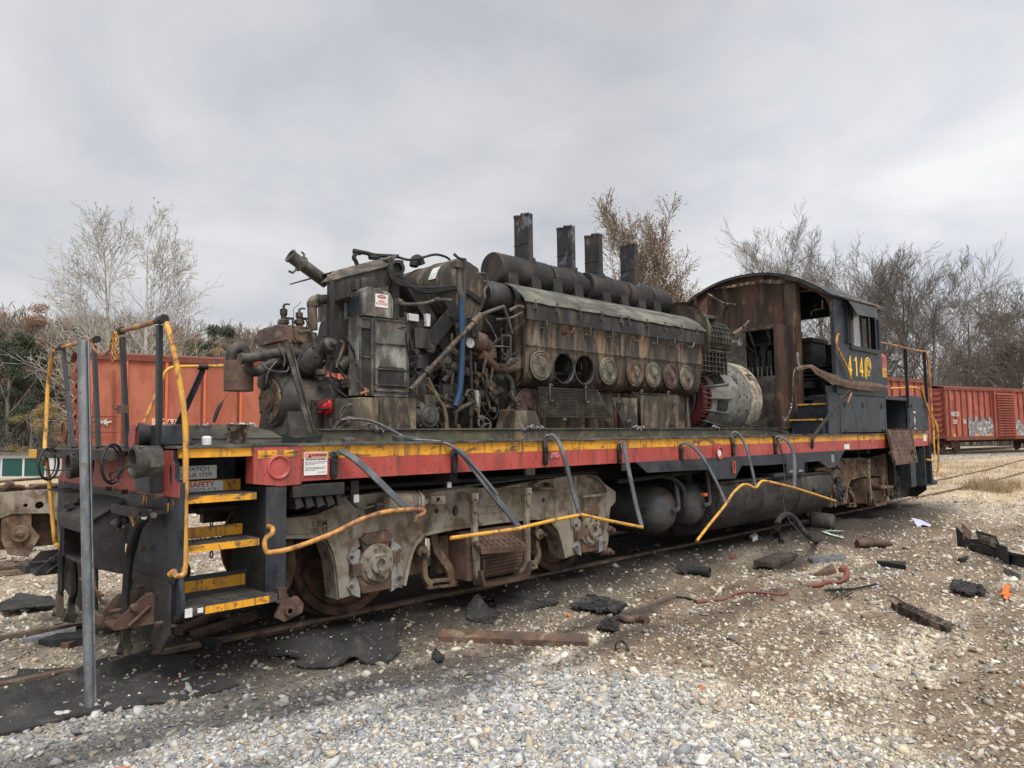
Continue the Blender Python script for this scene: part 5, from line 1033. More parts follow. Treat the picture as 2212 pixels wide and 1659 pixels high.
# high voltage cabinet with mesh panels
m = MB(); m.box(.145, .305, .80, .97, 1.92, 2.64); m.box(.31, .70, .80, .97, 1.915, 2.65)
cab_ = ob('electrical_cabinet', m, 'cabinet_steel', L, .004)
m = MB()
for (x0, x1, zs) in ((.312, .698, (1.97, 2.03, 2.18, 2.42, 2.645)), (.15, .30, (1.95, 2.28, 2.55, 2.64))):
    for z in zs: m.box(x0, x1, .785, .80, z-.012, z)
    for x in (x0, x1-.018): m.box(x, x+.018, .785, .80, zs[0]-.012, zs[-1])
m.box(.27, .3, .78, .8, 1.92, 2.64)
ob('cabinet_frame', m, 'oily_grey', cab_, .002)
def meshpanel(x0, x1, z0, z1, y, nx_, nz_):
    mm = MB(); dx = (x1-x0)/nx_; dz = (z1-z0)/nz_
    for i in range(nx_):
        for j in range(nz_):
            cx, cz = x0+(i+.5)*dx+(dx/2 if j % 2 else 0), z0+(j+.5)*dz
            if cx > x1-dx*.3: continue
            mm.prism([(cx-dx*.44, cz), (cx, cz-dz*.8), (cx+dx*.44, cz), (cx, cz+dz*.8)], 'y', y-.001, y)
    return mm
ob('mesh_screen', meshpanel(.345, .665, 1.99, 2.20, .7985, 12, 16), 'char', cab_, sm=0)
ob('mesh_screen', meshpanel(.17, .28, 1.94, 2.54, .7985, 5, 44), 'char', cab_, sm=0)
m = MB(); m.box(.345, .665, .85, .86, 1.9, 1.93); ob('cabinet_shadow_gap', m, 'char', cab_) if 0 else None
# instrument box on top
P = [(.20, 2.66), (.20, 2.90), (.24, 2.935), (.40, 2.93), (.50, 2.90), (.53, 2.84), (.53, 2.66)]
m = MB(); m.prism(P, 'y', .80, 1.15); ib = ob('instrument_box', m, 'cabinet_steel', L, .006)
m = MB(); m.box(.195, .20, .86, 1.08, 2.68, 2.86); ob('instrument_door', m, 'navy_paint', ib, .002)
s = ysign(.325, .465, 2.755, 2.88, .797, name='voltage_sign', par=ib)
m = MB(); m.prism(circ(.395, 2.855, .05, 24, .017), 'y', .7925, .794); ob('danger_oval', m, 'sign_red', s); text('lettering', 'DANGER', .017, face_y((.395, .792, 2.855)), 'text_white', s, .0004, 1., .0004)
text('lettering', 'HIGH\nVOLTAGE', .029, face_y((.395, .7935, 2.80)), 'sign_red', s, .0006, 1., .0006)
m = MB(); m.tube(qs('c', [(1110, 720), (1115, 600), (1125, 440), (1130, 380)], y=.95), .022, 8); m.tube(qs('c', [(1140, 700), (1140, 560), (1150, 380)], y=.98), .014, 8); m.box(.20, .24, .93, 1.0, 2.92, 3.02); ob('cable_bundle', m, 'oily_grey', L)
# radiator tank frame and slanted roof
P = qs('c', [(895, 325), (1395, 188), (1310, 285), (800, 415)], y=1.1)
m = MB(); y0, y1 = 1.05, 2.2
a, b, c_, d = (q('c', 805, 415, y=1.0), q('c', 1310, 290, y=1.0), q('c', 1405, 195, y=1.2), q('c', 905, 325, y=1.2))
def ext(p, y): return Vector((p.x, y, p.z))
m.sheet([[a, b], [d, c_], [ext(d, 2.1)+Vector((0, 0, .02)), ext(c_, 2.1)+Vector((0, 0, .02))]], .012); rtop = ob('radiator_roof', m, 'oily_tan', L, sm=0)
m = MB(); zt = a.z
m.prism([(-.02, 3.0), (.72, 3.26), (.72, 3.05), (.45, 2.98), (-.02, 2.78)], 'y', 1.02, 1.04); m.box(-.03, .02, 1.0, 1.06, 2.3, 3.0); m.box(.66, .74, 1.0, 1.08, 2.4, 3.26); m.box(.84, .90, 2.1, 2.16, 1.6, 3.3); m.box(.84, .9, 1.15, 1.2, 2.2, 3.35)
m.obox(((.7+.95)/2, 1.1, 3.1), (.17, 0, -.22), (0, .05, 0), (.03, 0, .02))
sep('radiator_frame', m, 'engine_black', L, .004)
m = MB(); a, b = q('c', 795, 580, y=1.2), q('c', 1085, 540, y=1.2); m.hexa([(a.x, 1.2, a.z-.17), (b.x+.05, 1.2, b.z-.17), (b.x+.05, 1.23, b.z-.17), (a.x, 1.23, a.z-.17), (a.x, 1.2, a.z+.0), (b.x+.05, 1.2, b.z+.02), (b.x+.05, 1.23, b.z+.02), (a.x, 1.23, a.z)]); ob('radiator_panel', m, 'cabinet_steel', L)
m = MB(); m.tube(qs('c', [(745, 780), (743, 700), (740, 620), (745, 560), (800, 545), (950, 540), (1040, 525), (1080, 560), (1095, 620)], y=1.1), .045, 12, 4)
a = q('c', 745, 600, y=1.1); m.cyl(a, a+Vector((0, 0, .04)), .055, n=14); a = q('c', 775, 548, y=1.1); m.cyl(a, a+Vector((.03, 0, 0)), .055, n=14); ob('coolant_pipe', m, 'oily_tan', L)
m = MB(); p0, p1 = q('c', 580, 215, y=1.5), q('c', 850, 415, y=1.5); m.tube([p0, p1], .062, 16); m.lathe(p0, p0-p1, [(.065, 0), (.07, .0), (.07, .02), (.052, .02), (.05, -.15), (0, -.15)], 20)
a = p0.lerp(p1, .28); m.cyl(a-(p1-p0)*.03, a+(p1-p0)*.03, .08, n=16); m.tube([a+Vector((-.05, 0, -.06)), a+Vector((-.09, 0, -.10)), a+Vector((-.13, 0, -.09))], .012, 6); m.tube([a+Vector((0.02, 0, .07)), a+Vector((.03, 0, .10)), a+Vector((.0, 0, .12))], .012, 6); ob('cut_coolant_pipe', m, 'pipe_oil', L)
m = MB(); m.tube(qs('c', [(1090, 290), (1075, 250), (1060, 220), (1090, 185), (1140, 185), (1220, 205), (1300, 210), (1400, 215)], y=1.4), .022, 8, 4); m.tube(qs('c', [(1060, 175), (1110, 185)], y=1.4), .03); m.tube(qs('c', [(1400, 220), (1480, 240), (1560, 230), (1680, 200), (1760, 215), (1800, 240)], y=1.5), .014, 6, 5); m.tube(qs('c', [(1180, 220), (1240, 225), (1260, 250)], y=1.4), .028, 8, 3)
m.tube(qs('c', [(1520, 290), (1530, 240), (1560, 235), (1580, 280)], y=1.6), .05, 10, 3); m.lathe(q('c', 1380, 310, y=1.0), (-.3, -1, 0), [(.08, 0), (.08, .06), (.05, .065), (.05, .02), (0, .02)], 18)
for sh_, r in ((0, .014), (28, .014), (55, .016)):
    m.tube(qs('c', [(1330+sh_*.4, 290), (1350+sh_*.6, 380), (1420+sh_, 430), (1600, 455+sh_*.6), (1750, 450+sh_*.5), (1860, 445+sh_*.4), (1960, 490+sh_*.5), (2035, 545+sh_*.6)], y=.92), r, 6, 5)
ob('hose_run', m, 'rubber', L)
# expansion tank
m = MB(); a = q('c', 1905, 465, y=.95); m.lathe((a.x, .95, a.z), (0, 1, 0), [(0, -.015), (.26, -.01), (.315, .0), (.33, .03), (.33, 1.3), (0, 1.3)], 44)
for y in (1.25, 1.6): m.lathe((a.x, y, a.z), (0, 1, 0), [(.33, 0), (.338, 0), (.338, .03), (.33, .03)], 44)
et = ob('expansion_tank', m, 'oily_tan', L)
b = q('c', 1790, 370, y=.93); m = MB(); rows = [[(a.x+.334*cos(t), 1.02+j*.12, a.z+.334*sin(t)) for j in range(2)] for t in np.linspace(2.45, 2.9, 5)]; m.sheet(rows, -.004); ob('tank_label', m, 'white_sign', et)
m = MB(); m.bar([a+Vector((-.2, 0, -.3)), a+Vector((-.05, .1, -.5)), a+Vector((.05, .1, -.62))], .1, .02, (0, 1, 0)); m.bar([a+Vector((.2, 0, -.25)), a+Vector((.08, .1, -.5)), a+Vector((.05, .1, -.62))], .1, .02, (0, 1, 0)); ob('tank_bracket', m, 'oily_grey', et)
m = MB(); m.tube(qs('c', [(1870, 300), (1868, 380), (1875, 460), (1885, 540)], y=.7), .032, 10); m.box(1.18, 1.28, .65, .72, 3.24, 3.30); m.tube(qs('c', [(1905, 250), (1907, 420), (1907, 620), (1912, 760)], y=.75), .022, 8); m.tube(qs('c', [(1830, 195), (1870, 230), (1920, 240), (1900, 260)], y=.7), .015, 6, 3); ob('vent_pipe', m, 'oily_grey', L)
m = MB(); m.tube(qs('c', [(1885, 540), (1888, 700), (1890, 900), (1885, 1100), (1870, 1260), (1840, 1365)], y=.68), .034, 12, 3); ob('blue_hose', m, 'hose_blue', L)
m = MB(); p0, p1 = q('c', 2035, 665, y=.68), q('c', 1495, 1240, y=.62); m.tube([p0, p1], .026, 10)
for t in (.15, .22, .3, .36, .44, .5, .56, .64, .7, .78): a = p0.lerp(p1, t); m.cyl(a, a+(p1-p0)*.008, .031, n=10)
m.cyl(p0, p0.lerp(p1, .12), .04, n=12); m.cyl(p0.lerp(p1, .74), p0.lerp(p1, .80), .042, n=12); ob('taped_conduit', m, 'oily_tan', L)
m = MB(); m.tube(qs('c', [(1400, 570), (1480, 582), (1600, 575), (1700, 548), (1810, 552)], y=.85), .018, 8, 4); m.cyl(q('c', 1390, 560, y=.85), q('c', 1420, 568, y=.85), .035, n=10); m.cyl(q('c', 1680, 550, y=.85), q('c', 1715, 548, y=.85), .03, n=10); ob('thin_pipe', m, 'pipe_oil', L)
# control stand plate with gauges
m = MB(); a, b = q('c', 1400, 640, y=.98), q('c', 1700, 1250, y=.98)
m.box(a.x, 1.08, .98, 1.02, 1.95, 2.72); m.box(a.x+.02, 1.0, .93, .98, 2.22, 2.36); m.bar([(.72, .96, 2.0), (1.02, .96, 2.22)], .02, .05, (0, 1, 0)); m.bar([(.72, .96, 1.95), (1.0, .96, 1.95)], .02, .03, (0, 1, 0)); m.bar([(.8, .97, 3.15), (1.5, 1.05, 2.3)], .02, .14, (0, 1, 0)); m.bar([(.75, .97, 2.3), (.72, .97, 1.9)], .02, .05, (0, 1, 0)); m.bar([(1.08, .95, 2.5), (1.45, .95, 2.9)], .03, .16, (0, 1, 0))
gp = ob('gauge_panel', m, 'engine_black', L, .004)
for px, py, w_, h_ in ((1515, 685, .065, .045), (1625, 690, .03, .055), (1625, 735, .025, .03)):
    a = q('c', px, py, y=.95); mm = MB(); mm.box(a.x-w_*.9, a.x+w_*.9, .93, .975, a.z-h_*.8, a.z+h_*.8); nd = ob('switch_box', mm, 'white_sign', gp, .004)
m = MB(); m.box(.86, 1.06, .90, .98, 2.42, 2.62); ob('switch_box', m, 'engine_black', gp, .004)
def gauge(p, r, par, mt='glass_dial'):
    mm = MB(); mm.lathe(p, (-.2, -1, 0), [(r, -.05), (r*1.15, 0), (r*1.15, .02), (r, .025), (r*.97, .012), (0, .012)], 24); g_ = ob('pressure_gauge', mm, 'engine_black', par)
    mm = MB(); mm.lathe(Vector(p)+Vector((-.003, -.013, 0)), (-.2, -1, 0), [(r*.95, 0), (r*.9, .002), (0, .003)], 20); ob('dial', mm, mt, g_)
    mm = MB(); pp = Vector(p)+Vector((-.006, -.018, 0)); mm.tube([pp+Vector((-.01, 0, -.01)), pp+Vector((r*.5, 0, r*.6))], .002, 4)
    for k in range(9): t = -.7+k*.57; mm.obox(pp+Vector((r*.78*cos(t), -.0, r*.78*sin(t))), (cos(t)*r*.08, 0, sin(t)*r*.08), (0, .001, 0), (-sin(t)*.0015, 0, cos(t)*.0015))
    ob('needle', mm, 'sign_dark', g_)
gauge(q('c', 1950, 880, y=.8), .055, L); gauge(q('c', 1645, 915, y=.92), .055, gp, 'oily_grey'); gauge(q('c', 1780, 1010, y=1.0), .05, L, 'oily_grey')
m = MB(); a = q('c', 1980, 770, y=.8); m.box(a.x-.035, a.x+.055, .78, .85, a.z-.09, a.z+.09); m.box(a.x-.01, a.x+.03, .775, .78, a.z-.03, a.z+.04); m.tube(qs('c', [(1955, 935), (1958, 1100), (1965, 1240)], y=.82), .018, 8); m.tube(qs('c', [(2000, 620), (1985, 680), (1975, 700)], y=.8), .03, 8); ob('gauge_stand', m, 'engine_black', L, .003)
# electric motor with cross straps
m = MB(); a = q('c', 1628, 1440, y=.72); m.lathe((a.x, .72, a.z), (0, 1, 0), [(0, -.05), (.07, -.05), (.09, -.035), (.11, -.035), (.12, -.02), (.145, .0), (.15, .03), (.15, .3), (0, .3)], 36)
for t in (.6, 2.5, 3.9, 5.5): c, s = cos(t), sin(t); m.obox((a.x+.12*c, .715, a.z+.12*s), (.035*c, 0, .035*s), (-s*.008, 0, c*.008), (0, .02, 0))
for t in range(4): m.bolt((a.x+.045*cos(t*pi/2+.4), .67, a.z+.045*sin(t*pi/2+.4)), (0, -1, 0), .01, .008)
m.box(a.x-.16, a.x+.10, .76, 1.0, a.z-.13, a.z+.15); mo = ob('electric_motor', m, 'oily_grey', L, .003)
m = MB(); b = q('c', 1645, 1325, y=.70); m.box(b.x-.07, b.x+.07, .69, .80, b.z-.045, b.z+.06); m.tube(qs('c', [(1695, 1320), (1740, 1360), (1765, 1430), (1775, 1540)], y=.7), .022, 8, 4); ob('terminal_box', m, 'oily_tan', mo, .003)
# piping, orange casting and ring wheel in front of the block
m = MB(); a = q('c', 2045, 880, y=1.05); m.lathe((a.x-.02, 1.05, a.z), (1, 0, -.3), [(0, -.12), (.10, -.12), (.11, -.08), (.11, .02), (.08, .05), (.08, .12), (0, .12)], 20); m.tube([a+Vector((.05, .0, 0)), a+Vector((.12, 0, -.08)), a+Vector((.13, 0, -.16))], .07, 12, 3); ob('water_pump', m, 'pipe_rust', L)
m = MB(); m.tube(qs('d', [(80, 1040), (110, 1060), (150, 1110), (200, 1140), (260, 1140), (300, 1140)], y=1.0), .055, 12, 3); m.tube(qs('c', [(1960, 940), (2010, 970), (2050, 1040), (2110, 1090), (2147, 1100)], y=1.1), .04, 10, 3); ob('oil_pipe', m, 'pipe_rust', L)
m = MB(); m.tube(qs('d', [(245, 1180), (285, 1230), (290, 1330), (270, 1420), (220, 1490)], y=.9), .03, 10, 4); m.tube(qs('c', [(1700, 1040), (1790, 1050), (1850, 1080), (1950, 1120)], y=1.05), .06, 12, 3); m.tube(qs('c', [(1925, 1290), (2000, 1295), (2147, 1300)], y=1.0), .03, 10); m.tube(qs('d', [(0, 1330), (60, 1320), (140, 1310), (215, 1290)], y=1.0), .05, 10); m.tube(qs('d', [(0, 1400), (90, 1380), (215, 1330)], y=1.02), .035, 10); ob('oil_pipe', m, 'oily_grey', L)
m = MB(); a = q('d', 165, 1340, y=1.25); m.lathe((a.x, 1.35, a.z), (-.0, -1, 0), [(0, .12), (.06, .12), (.14, .10), (.20, .06), (.23, .03), (.23, -.3), (0, -.3)], 32); m.lathe((2.1, 1.5, 1.98), (1, 0, 0), [(0, 0), (.38, 0), (.42, .05), (.42, .2), (0, .2)], 36); ob('harmonic_balancer', m, 'engine_black', L)
m = MB(); a = q('d', 245, 990, y=.88); m.prism([(a.x-.075, a.z-.14), (a.x+.075, a.z-.14), (a.x+.075, a.z+.14), (a.x-.075, a.z+.14)], 'y', .86, .88, holes=[[(a.x-.055, a.z-.12), (a.x+.055, a.z-.12), (a.x+.055, a.z+.12), (a.x-.055, a.z+.12)]]); m.cyl(a+Vector((-.2, -.02, 0)), a+Vector((.03, -.02, 0)), .008); ob('sight_frame', m, 'oily_grey', L)
m = MB(); m.tube(qs('d', [(70, 770), (120, 750), (235, 710)], y=.8), .02, 8); m.tube(qs('d', [(95, 780), (140, 840), (185, 930), (150, 985), (235, 985)], y=.8), .009, 6); m.tube(qs('d', [(235, 715), (265, 800), (290, 900)], y=.75), .02, 6); m.tube(qs('d', [(270, 740), (330, 710), (370, 715)], y=.8), .02, 8, 3); m.tube(qs('d', [(180, 800), (280, 790), (360, 750)], y=.8), .014, 8, 3); m.tube(qs('d', [(50, 480), (110, 490), (120, 560), (100, 600), (105, 650)], y=.9), .013, 6, 4); m.tube(qs('d', [(205, 1110), (230, 1120), (330, 1070)], y=.8), .02, 8, 3); m.tube(qs('d', [(265, 1110), (270, 1080), (300, 1070), (330, 1075)], y=.75), .012, 6, 3)
ob('linkage', m, 'pipe_oil', L)
m = MB(); a = q('c', 2065, 1500, y=.75)
for r, tt in ((.085, .011),): m.tube([a+Vector((r*cos(t), .02*sin(t), r*.75*sin(t))) for t in np.linspace(0, 2*pi, 21)], tt, 6)
for k in range(3): t = k*2.1; m.tube([a, a+Vector((.085*cos(t), 0, .064*sin(t)))], .008, 5)
m.cyl(a+Vector((0, .1, -.08)), a, .02); ob('valve_hand_wheel', m, 'pipe_oil', L)
# wiring clutter
m = MB(); rg = random.Random(3)
for i in range(70):
    x = rg.uniform(-.2, 2.25); y = rg.uniform(.8, 1.25); z = rg.uniform(1.6, 2.7); P = [Vector((x, y, z))]
    for k in range(4): P.append(P[-1]+Vector((rg.uniform(-.16, .16), rg.uniform(-.06, .06), rg.uniform(-.2, .12))))
    m.tube(P, rg.uniform(.006, .014), 5, 4)
ob('wiring', m, 'rubber', L)
m = MB()
for i in range(30):
    x = rg.uniform(.75, 2.2); y = rg.uniform(1.0, 1.3); z = rg.uniform(1.62, 2.5)
    if rg.random() < .5: d = rg.choice([(1, 0, 0), (0, 0, 1), (.6, 0, .6)]); m.cyl((x, y, z), Vector((x, y, z))+Vector(d)*rg.uniform(.1, .4), rg.uniform(.015, .045), n=10)
    else: m.box(x, x+rg.uniform(.05, .2), y, y+.1, z, z+rg.uniform(.04, .2))
sep('engine_fitting', m, 'engine_black', L, .003)
m = MB()
for i in range(30):
    x = rg.uniform(.75, 2.25); z = rg.uniform(1.6, 2.4); y = rg.uniform(.85, 1.0); m.cyl((x, y, z), (x+rg.uniform(-.1, .1), y, z+rg.uniform(.1, .3)), rg.uniform(.01, .025), n=8); m.bolt((x, y-.03, z), (0, -1, 0), .03, .04)
m.tube(qs('c', [(1630, 1150), (1700, 1280), (1850, 1340)], y=.8), .02, 6, 3); m.tube(qs('c', [(1620, 1200), (1760, 1370), (1900, 1380)], y=.78), .016, 6); m.tube(qs('c', [(1825, 920), (1860, 960), (1880, 975)], y=.8), .014, 6); m.tube(qs('c', [(1920, 1290), (1935, 1250), (1975, 1240), (2010, 1270)], y=.75), .014, 6, 3); m.tube(qs('c', [(1820, 1420), (1900, 1370), (1990, 1330)], y=.75), .022, 8); m.cyl(q('c', 1955, 1310, y=.78), q('c', 1955, 1440, y=.78), .045, .03); m.tube(qs('c', [(1960, 1440), (1960, 1540)], y=.78), .018, 8)
sep('pipe_fitting', m, 'oily_tan', L, .002)
m = MB(); m.tube(qs('c', [(2000, 1250), (2012, 1370)], y=.72), .022, 8); m.tube(qs('c', [(2000, 1245), (2008, 1290)], y=.72), .027, 8); ob('fitting', m, 'bright_metal', L)
m = MB()
for pts in ([(950, 1490), (955, 1420), (980, 1370), (1000, 1370)], [(960, 1450), (1000, 1380), (1030, 1355), (1045, 1360)], [(900, 1550), (940, 1490), (1000, 1460), (1050, 1455)], [(915, 1550), (970, 1520), (1020, 1480), (1010, 1450)], [(960, 1540), (1010, 1545), (1055, 1530)], [(880, 1460), (885, 1520), (900, 1555)]): m.tube(qs('c', pts, y=.66), .018, 8, 4)
ob('cut_cables', m, 'oily_tan', L)
m = MB(); a = q('c', 1150, 1265, y=.78); m.tube([a+Vector((-.06, 0, -.01)), a+Vector((.03, 0, .02))], .016, 8); m.cyl(a+Vector((0, 0, -.02)), a+Vector((0, 0, .05)), .014); m.tube(qs('c', [(1080, 1155), (1120, 1200), (1150, 1250)], y=.78), .003, 4); ob('brass_cock', m, 'copper', L)
m = MB(); a = q('c', 1270, 1250, y=.95); m.box(a.x, a.x+.33, .83, .84, 1.905, 1.955); ob('cabinet_slot', m, 'char', L)
m = MB(); m.tube(qs('j', [(1470, 1420), (1485, 1370), (1510, 1310), (1535, 1270)], y=.9), [.012, .016, .016, .006], 8, 4); m.tube(qs('j', [(1535, 1270), (1545, 1255), (1575, 1220)], y=.9), .003, 4); ob('cut_hose_end', m, 'rubber', L)
m = MB(); rr = q('j', 1700, 1435, y=2.25)
for o in (-.05, .05): m.tube([rr+Vector((o+.04*cos(t), 0, .04*sin(t)-.03)) for t in np.linspace(.0, pi, 9)], .01, 6)
ob('white_hoop', m, 'white_sign', L)
# ================================================================ CAB
XF, XB, YN, YF = 8.8, 10.93, 0.0, 3.0
def roofz(y): 
    t = abs((y-1.5)/1.5); return 3.84+.55*(1-t**2.2)
ys = list(np.linspace(0, 3, 25))
arch = [(y, roofz(y)) for y in ys]
# rusty front wall under the arch (towards the engine), door opening on the near side
wall = [(0, 2.2), (0, 3.83)]+[(y, roofz(y)-.01) for y in ys]+[(3, 2.2)]
wall = [(.0, 2.0)]+[(y, roofz(y)-.012) for y in ys]+[(3.0, 2.0)]
door = [(.045, 2.02), (.045, 3.62), (.12, 3.78), (.25, 3.9), (.56, 4.07), (.56, 2.02)]
win_ = [(2.5, 3.0), (2.5, 3.6), (2.86, 3.6), (2.86, 3.0)]
m = MB(); m.prism(wall, 'x', XF, XF+.03, holes=[door]); 
cabw = ob('cab', m, 'burnt_rust', L, .003)
m = MB()
# near side wall with window, and rear and far walls
m.prism([(XF, 2.17), (XB, 2.17), (XB, 3.86), (XF, 3.84)], 'y', YN-.012, YN+.02, holes=[[(9.50, 3.03), (10.62, 3.03), (10.62, 3.66), (9.50, 3.66)]])
m.prism([(0, 2.1), (0, 3.84)]+[(y, roofz(y)-.012) for y in ys][1:-1]+[(3, 3.84), (3, 2.1)], 'x', XB-.03, XB, holes=[[(.16, 3.0), (.16, 3.68), (.62, 3.68), (.62, 3.0)], [(2.2, 2.9), (2.2, 3.68), (2.8, 3.68), (2.8, 2.9)], [(.9, 3.25), (.9, 3.8), (2.0, 3.8), (2.0, 3.25)]])
m.prism([(XF, 2.1), (XB, 2.1), (XB, 3.84), (XF, 3.84)], 'y', YF-.02, YF+.012, holes=[[(9.2, 2.95), (10.7, 2.95), (10.7, 3.68), (9.2, 3.68)]])
m.box(XF-.004, XF+.05, -.016, .05, 2.17, 3.84)
ob('cab_wall', m, 'navy_paint', cabw, .003)
m = MB()
for (x0, x1, z0, z1) in ((9.46, 10.66, 2.99, 3.03), (9.46, 10.66, 3.66, 3.70), (9.46, 9.50, 3.03, 3.66), (10.62, 10.66, 3.03, 3.66), (9.98, 10.02, 3.03, 3.66), (10.30, 10.33, 3.03, 3.66)): m.box(x0, x1, -.03, .015, z0, z1)
m.box(9.42, 10.72, -.05, -.012, 2.955, 2.985); wf = ob('cab_window_frame', m, 'black_paint', cabw, .002)
m = MB(); m.box(9.66, 9.98, -.004, .0, 3.03, 3.66); ob('window_pane', m, 'window_glass', wf)
m = MB()
for x in (9.27, 9.33): m.box(x, x+.025, -.06, -.03, 3.06, 3.74)
m.box(9.24, 9.38, -.05, -.012, 3.72, 3.75); m.box(9.22, 9.46, -.06, -.012, 3.05, 3.075); m.box(10.70, 10.73, -.06, -.03, 3.05, 3.6); m.box(10.83, 10.86, -.03, -.012, 3.05, 3.6); ob('wind_deflector', m, 'black_paint', cabw)
# roof shell with overhang
m = MB(); rows = []
for x in (8.62, 8.8, 9.4, 10.2, 11.0, 11.08): rows.append([(x, y, roofz(min(max(y, 0), 3))-(.06 if y < 0 or y > 3 else 0)) for y in [-.09]+ys+[3.09]])
m.sheet(rows, .014); m.sheet([[(8.62, y, roofz(y)-.03), (8.62, y, roofz(y)+.012)] for y in ys], .012)
rf_ = ob('cab_roof', m, 'roof_black', cabw, sm=60)
m = MB(); m.bar([(XF-.02, .04, 3.86), (XF-.02, .55, 4.16), (XF-.02, .9, 4.29)], .02, .05, (1, 0, 0)); m.tube([(8.66, -.1, 3.80), (9.2, -.12, 3.81), (10.9, -.12, 3.83)], .012, 6); ob('rain_gutter', m, 'truck_grey', rf_)
P = [q('g', 1470, 345, y=-.06), q('g', 1715, 410, y=-.06), q('g', 1720, 512, y=-.26), q('g', 1560, 482, y=-.26)]
m = MB(); m.sheet([[P[0], P[1]], [P[3], P[2]]], .008); m.sheet([[q('g', 1385, 318, y=-.04), q('g', 1470, 345, y=-.06), q('g', 1715, 410, y=-.06)], [q('g', 1400, 325, y=-.1), q('g', 1480, 358, y=-.1), q('g', 1712, 418, y=-.1)]], .006); ob('window_awning', m, 'roof_black', cabw)
# scorched flap standing proud on the arch at the far side
m = MB(); pts = [q('g', a, b, x=8.3) for a, b in ((190, 440), (250, 380), (310, 330), (310, 500), (260, 500))]
m.prism([(p.y, p.z) for p in pts], 'x', 8.55, 8.56); m.bar([(8.52, 2.44, 4.12), (8.52, 2.43, 3.9), (8.54, 2.42, 3.6)], .05, .03, (0, 1, 0), 2); m.prism([(2.42, 4.08), (1.9, 3.95), (1.98, 3.83), (2.03, 3.6), (2.05, 3.5), (2.42, 3.52)], 'x', 8.76, 8.77); ob('scorched_flap', m, 'burnt_rust', cabw)
m = MB(); m.tube([q('g', 375, 315, x=8.6), q('g', 470, 375, x=8.55), q('g', 500, 392, x=8.5), q('g', 605, 405, x=8.4)], .025, 6); m.sheet([[q('g', 345, 298, x=8.74), q('g', 400, 290, x=8.76)], [q('g', 600, 262, x=8.66), q('g', 600, 240, x=8.66)], [q('g', 780, 232, x=8.6), q('g', 800, 205, x=8.6)], [q('g', 975, 235, x=8.6), q('g', 975, 205, x=8.6)]], .02); ob('peeled_trim', m, 'scorched', cabw)
m = MB()
for a, b in (((850, 290), (870, 440)), ((985, 250), (995, 480))): pass
m = MB(); m.box(XF, XB-.03, .02, 2.98, 2.08, 2.13); m.box(XF+.03, XB-.03, .02, 2.98, 2.13, 2.14); ob('cab_floor', m, 'char', cabw)
# cab interior: stand, seat, panels
m = MB(); m.box(9.35, 9.95, .62, 1.35, 2.14, 3.14); m.box(9.3, 10., .58, 1.4, 3.14, 3.22); m.box(9.45, 9.75, .95, 1.2, 3.2, 3.40); m.box(9.5, 9.8, 1.45, 1.7, 2.14, 3.3); m.box(9.33, 9.35, .85, 1.15, 2.6, 2.75); m.cyl((9.33, 1.0, 2.9), (9.28, 1.0, 2.9), .06); m.cyl((9.33, 1.0, 2.75), (9.27, 1.0, 2.75), .04)
m.box(10.2, 10.5, .3, .7, 2.14, 2.9); ob('control_stand', m, 'oily_grey', cabw, .01)
m = MB(); m.box(9.0, 9.3, .5, .9, 2.3, 2.42); m.box(9.95, 10.4, 1.6, 2.3, 2.14, 3.0)
for z in (2.45, 2.52, 2.59, 2.66): m.box(9.1, 9.5, .25, .7, z, z+.02)
m.tube([(9.3, .3, 4.0), (9.4, .35, 3.7), (9.35, .4, 3.5), (9.2, .4, 3.45), (9.1, .42, 3.35)], .008, 5, 4); m.cyl((9.3, .5, 3.9), (9.3, .5, 3.6), .015); sep('cab_fitting', m, 'char', cabw)
m = MB(); m.cyl(q('g', 1283, 365, x=9.1), q('g', 1283, 430, x=9.1), .014, n=8); m.tube(qs('g', [(1195, 485), (1200, 455), (1240, 440), (1300, 432)], x=9.1), .008, 5, 3); ob('hanging_wire', m, 'bright_metal', cabw)
m = MB(); m.box(XF-.03, XF, -.0, .04, 3.55, 3.72); ob('door_hinge', m, 'brown_rust', cabw)
m = MB(); m.tube(qs('g', [(1400, 640), (1395, 700), (1400, 740), (1440, 820), (1480, 900), (1500, 960), (1515, 1005)], y=-.07), .02, 8, 3); m.tube([q('g', 1400, 640, y=-.07), q('g', 1412, 636, y=0)], .018, 8); ob('cab_grab_iron', m, 'handrail_yellow', cabw)
# road number and emblem
def num4(x, z, h): 
    w_ = h*.46; t = h*.14
    return [[(x+w_*.55, z+h), (x+w_*.80, z+h), (x+w_*.80, z+h*.36), (x+w_, z+h*.36), (x+w_, z+h*.22), (x+w_*.80, z+h*.22), (x+w_*.80, z), (x+w_*.52, z), (x+w_*.52, z+h*.22), (x, z+h*.22), (x, z+h*.34)]], [[(x+w_*.52, z+h*.72), (x+w_*.52, z+h*.36), (x+w_*.2, z+h*.36)]]
a, b = q('g', 1492, 990, y=-.012), q('g', 1500, 860, y=-.012); H = .34; z = 2.50
x4 = a.x+.0
m = MB()
for x in (x4, x4+.51): o_, h_ = num4(x, z, H); m.prism(o_[0], 'y', -.016, -.013, holes=h_)
x1 = x4+.27; m.prism([(x1, z+H*.80), (x1+.07, z+H), (x1+.12, z+H), (x1+.12, z), (x1+.065, z), (x1+.065, z+H*.82), (x1, z+H*.74)], 'y', -.016, -.013)
ob('road_number', m, 'text_yellow', cabw, sm=0)
m = MB(); cx, cz = q('g', 1640, 900, y=-.012).x+.02, 2.72
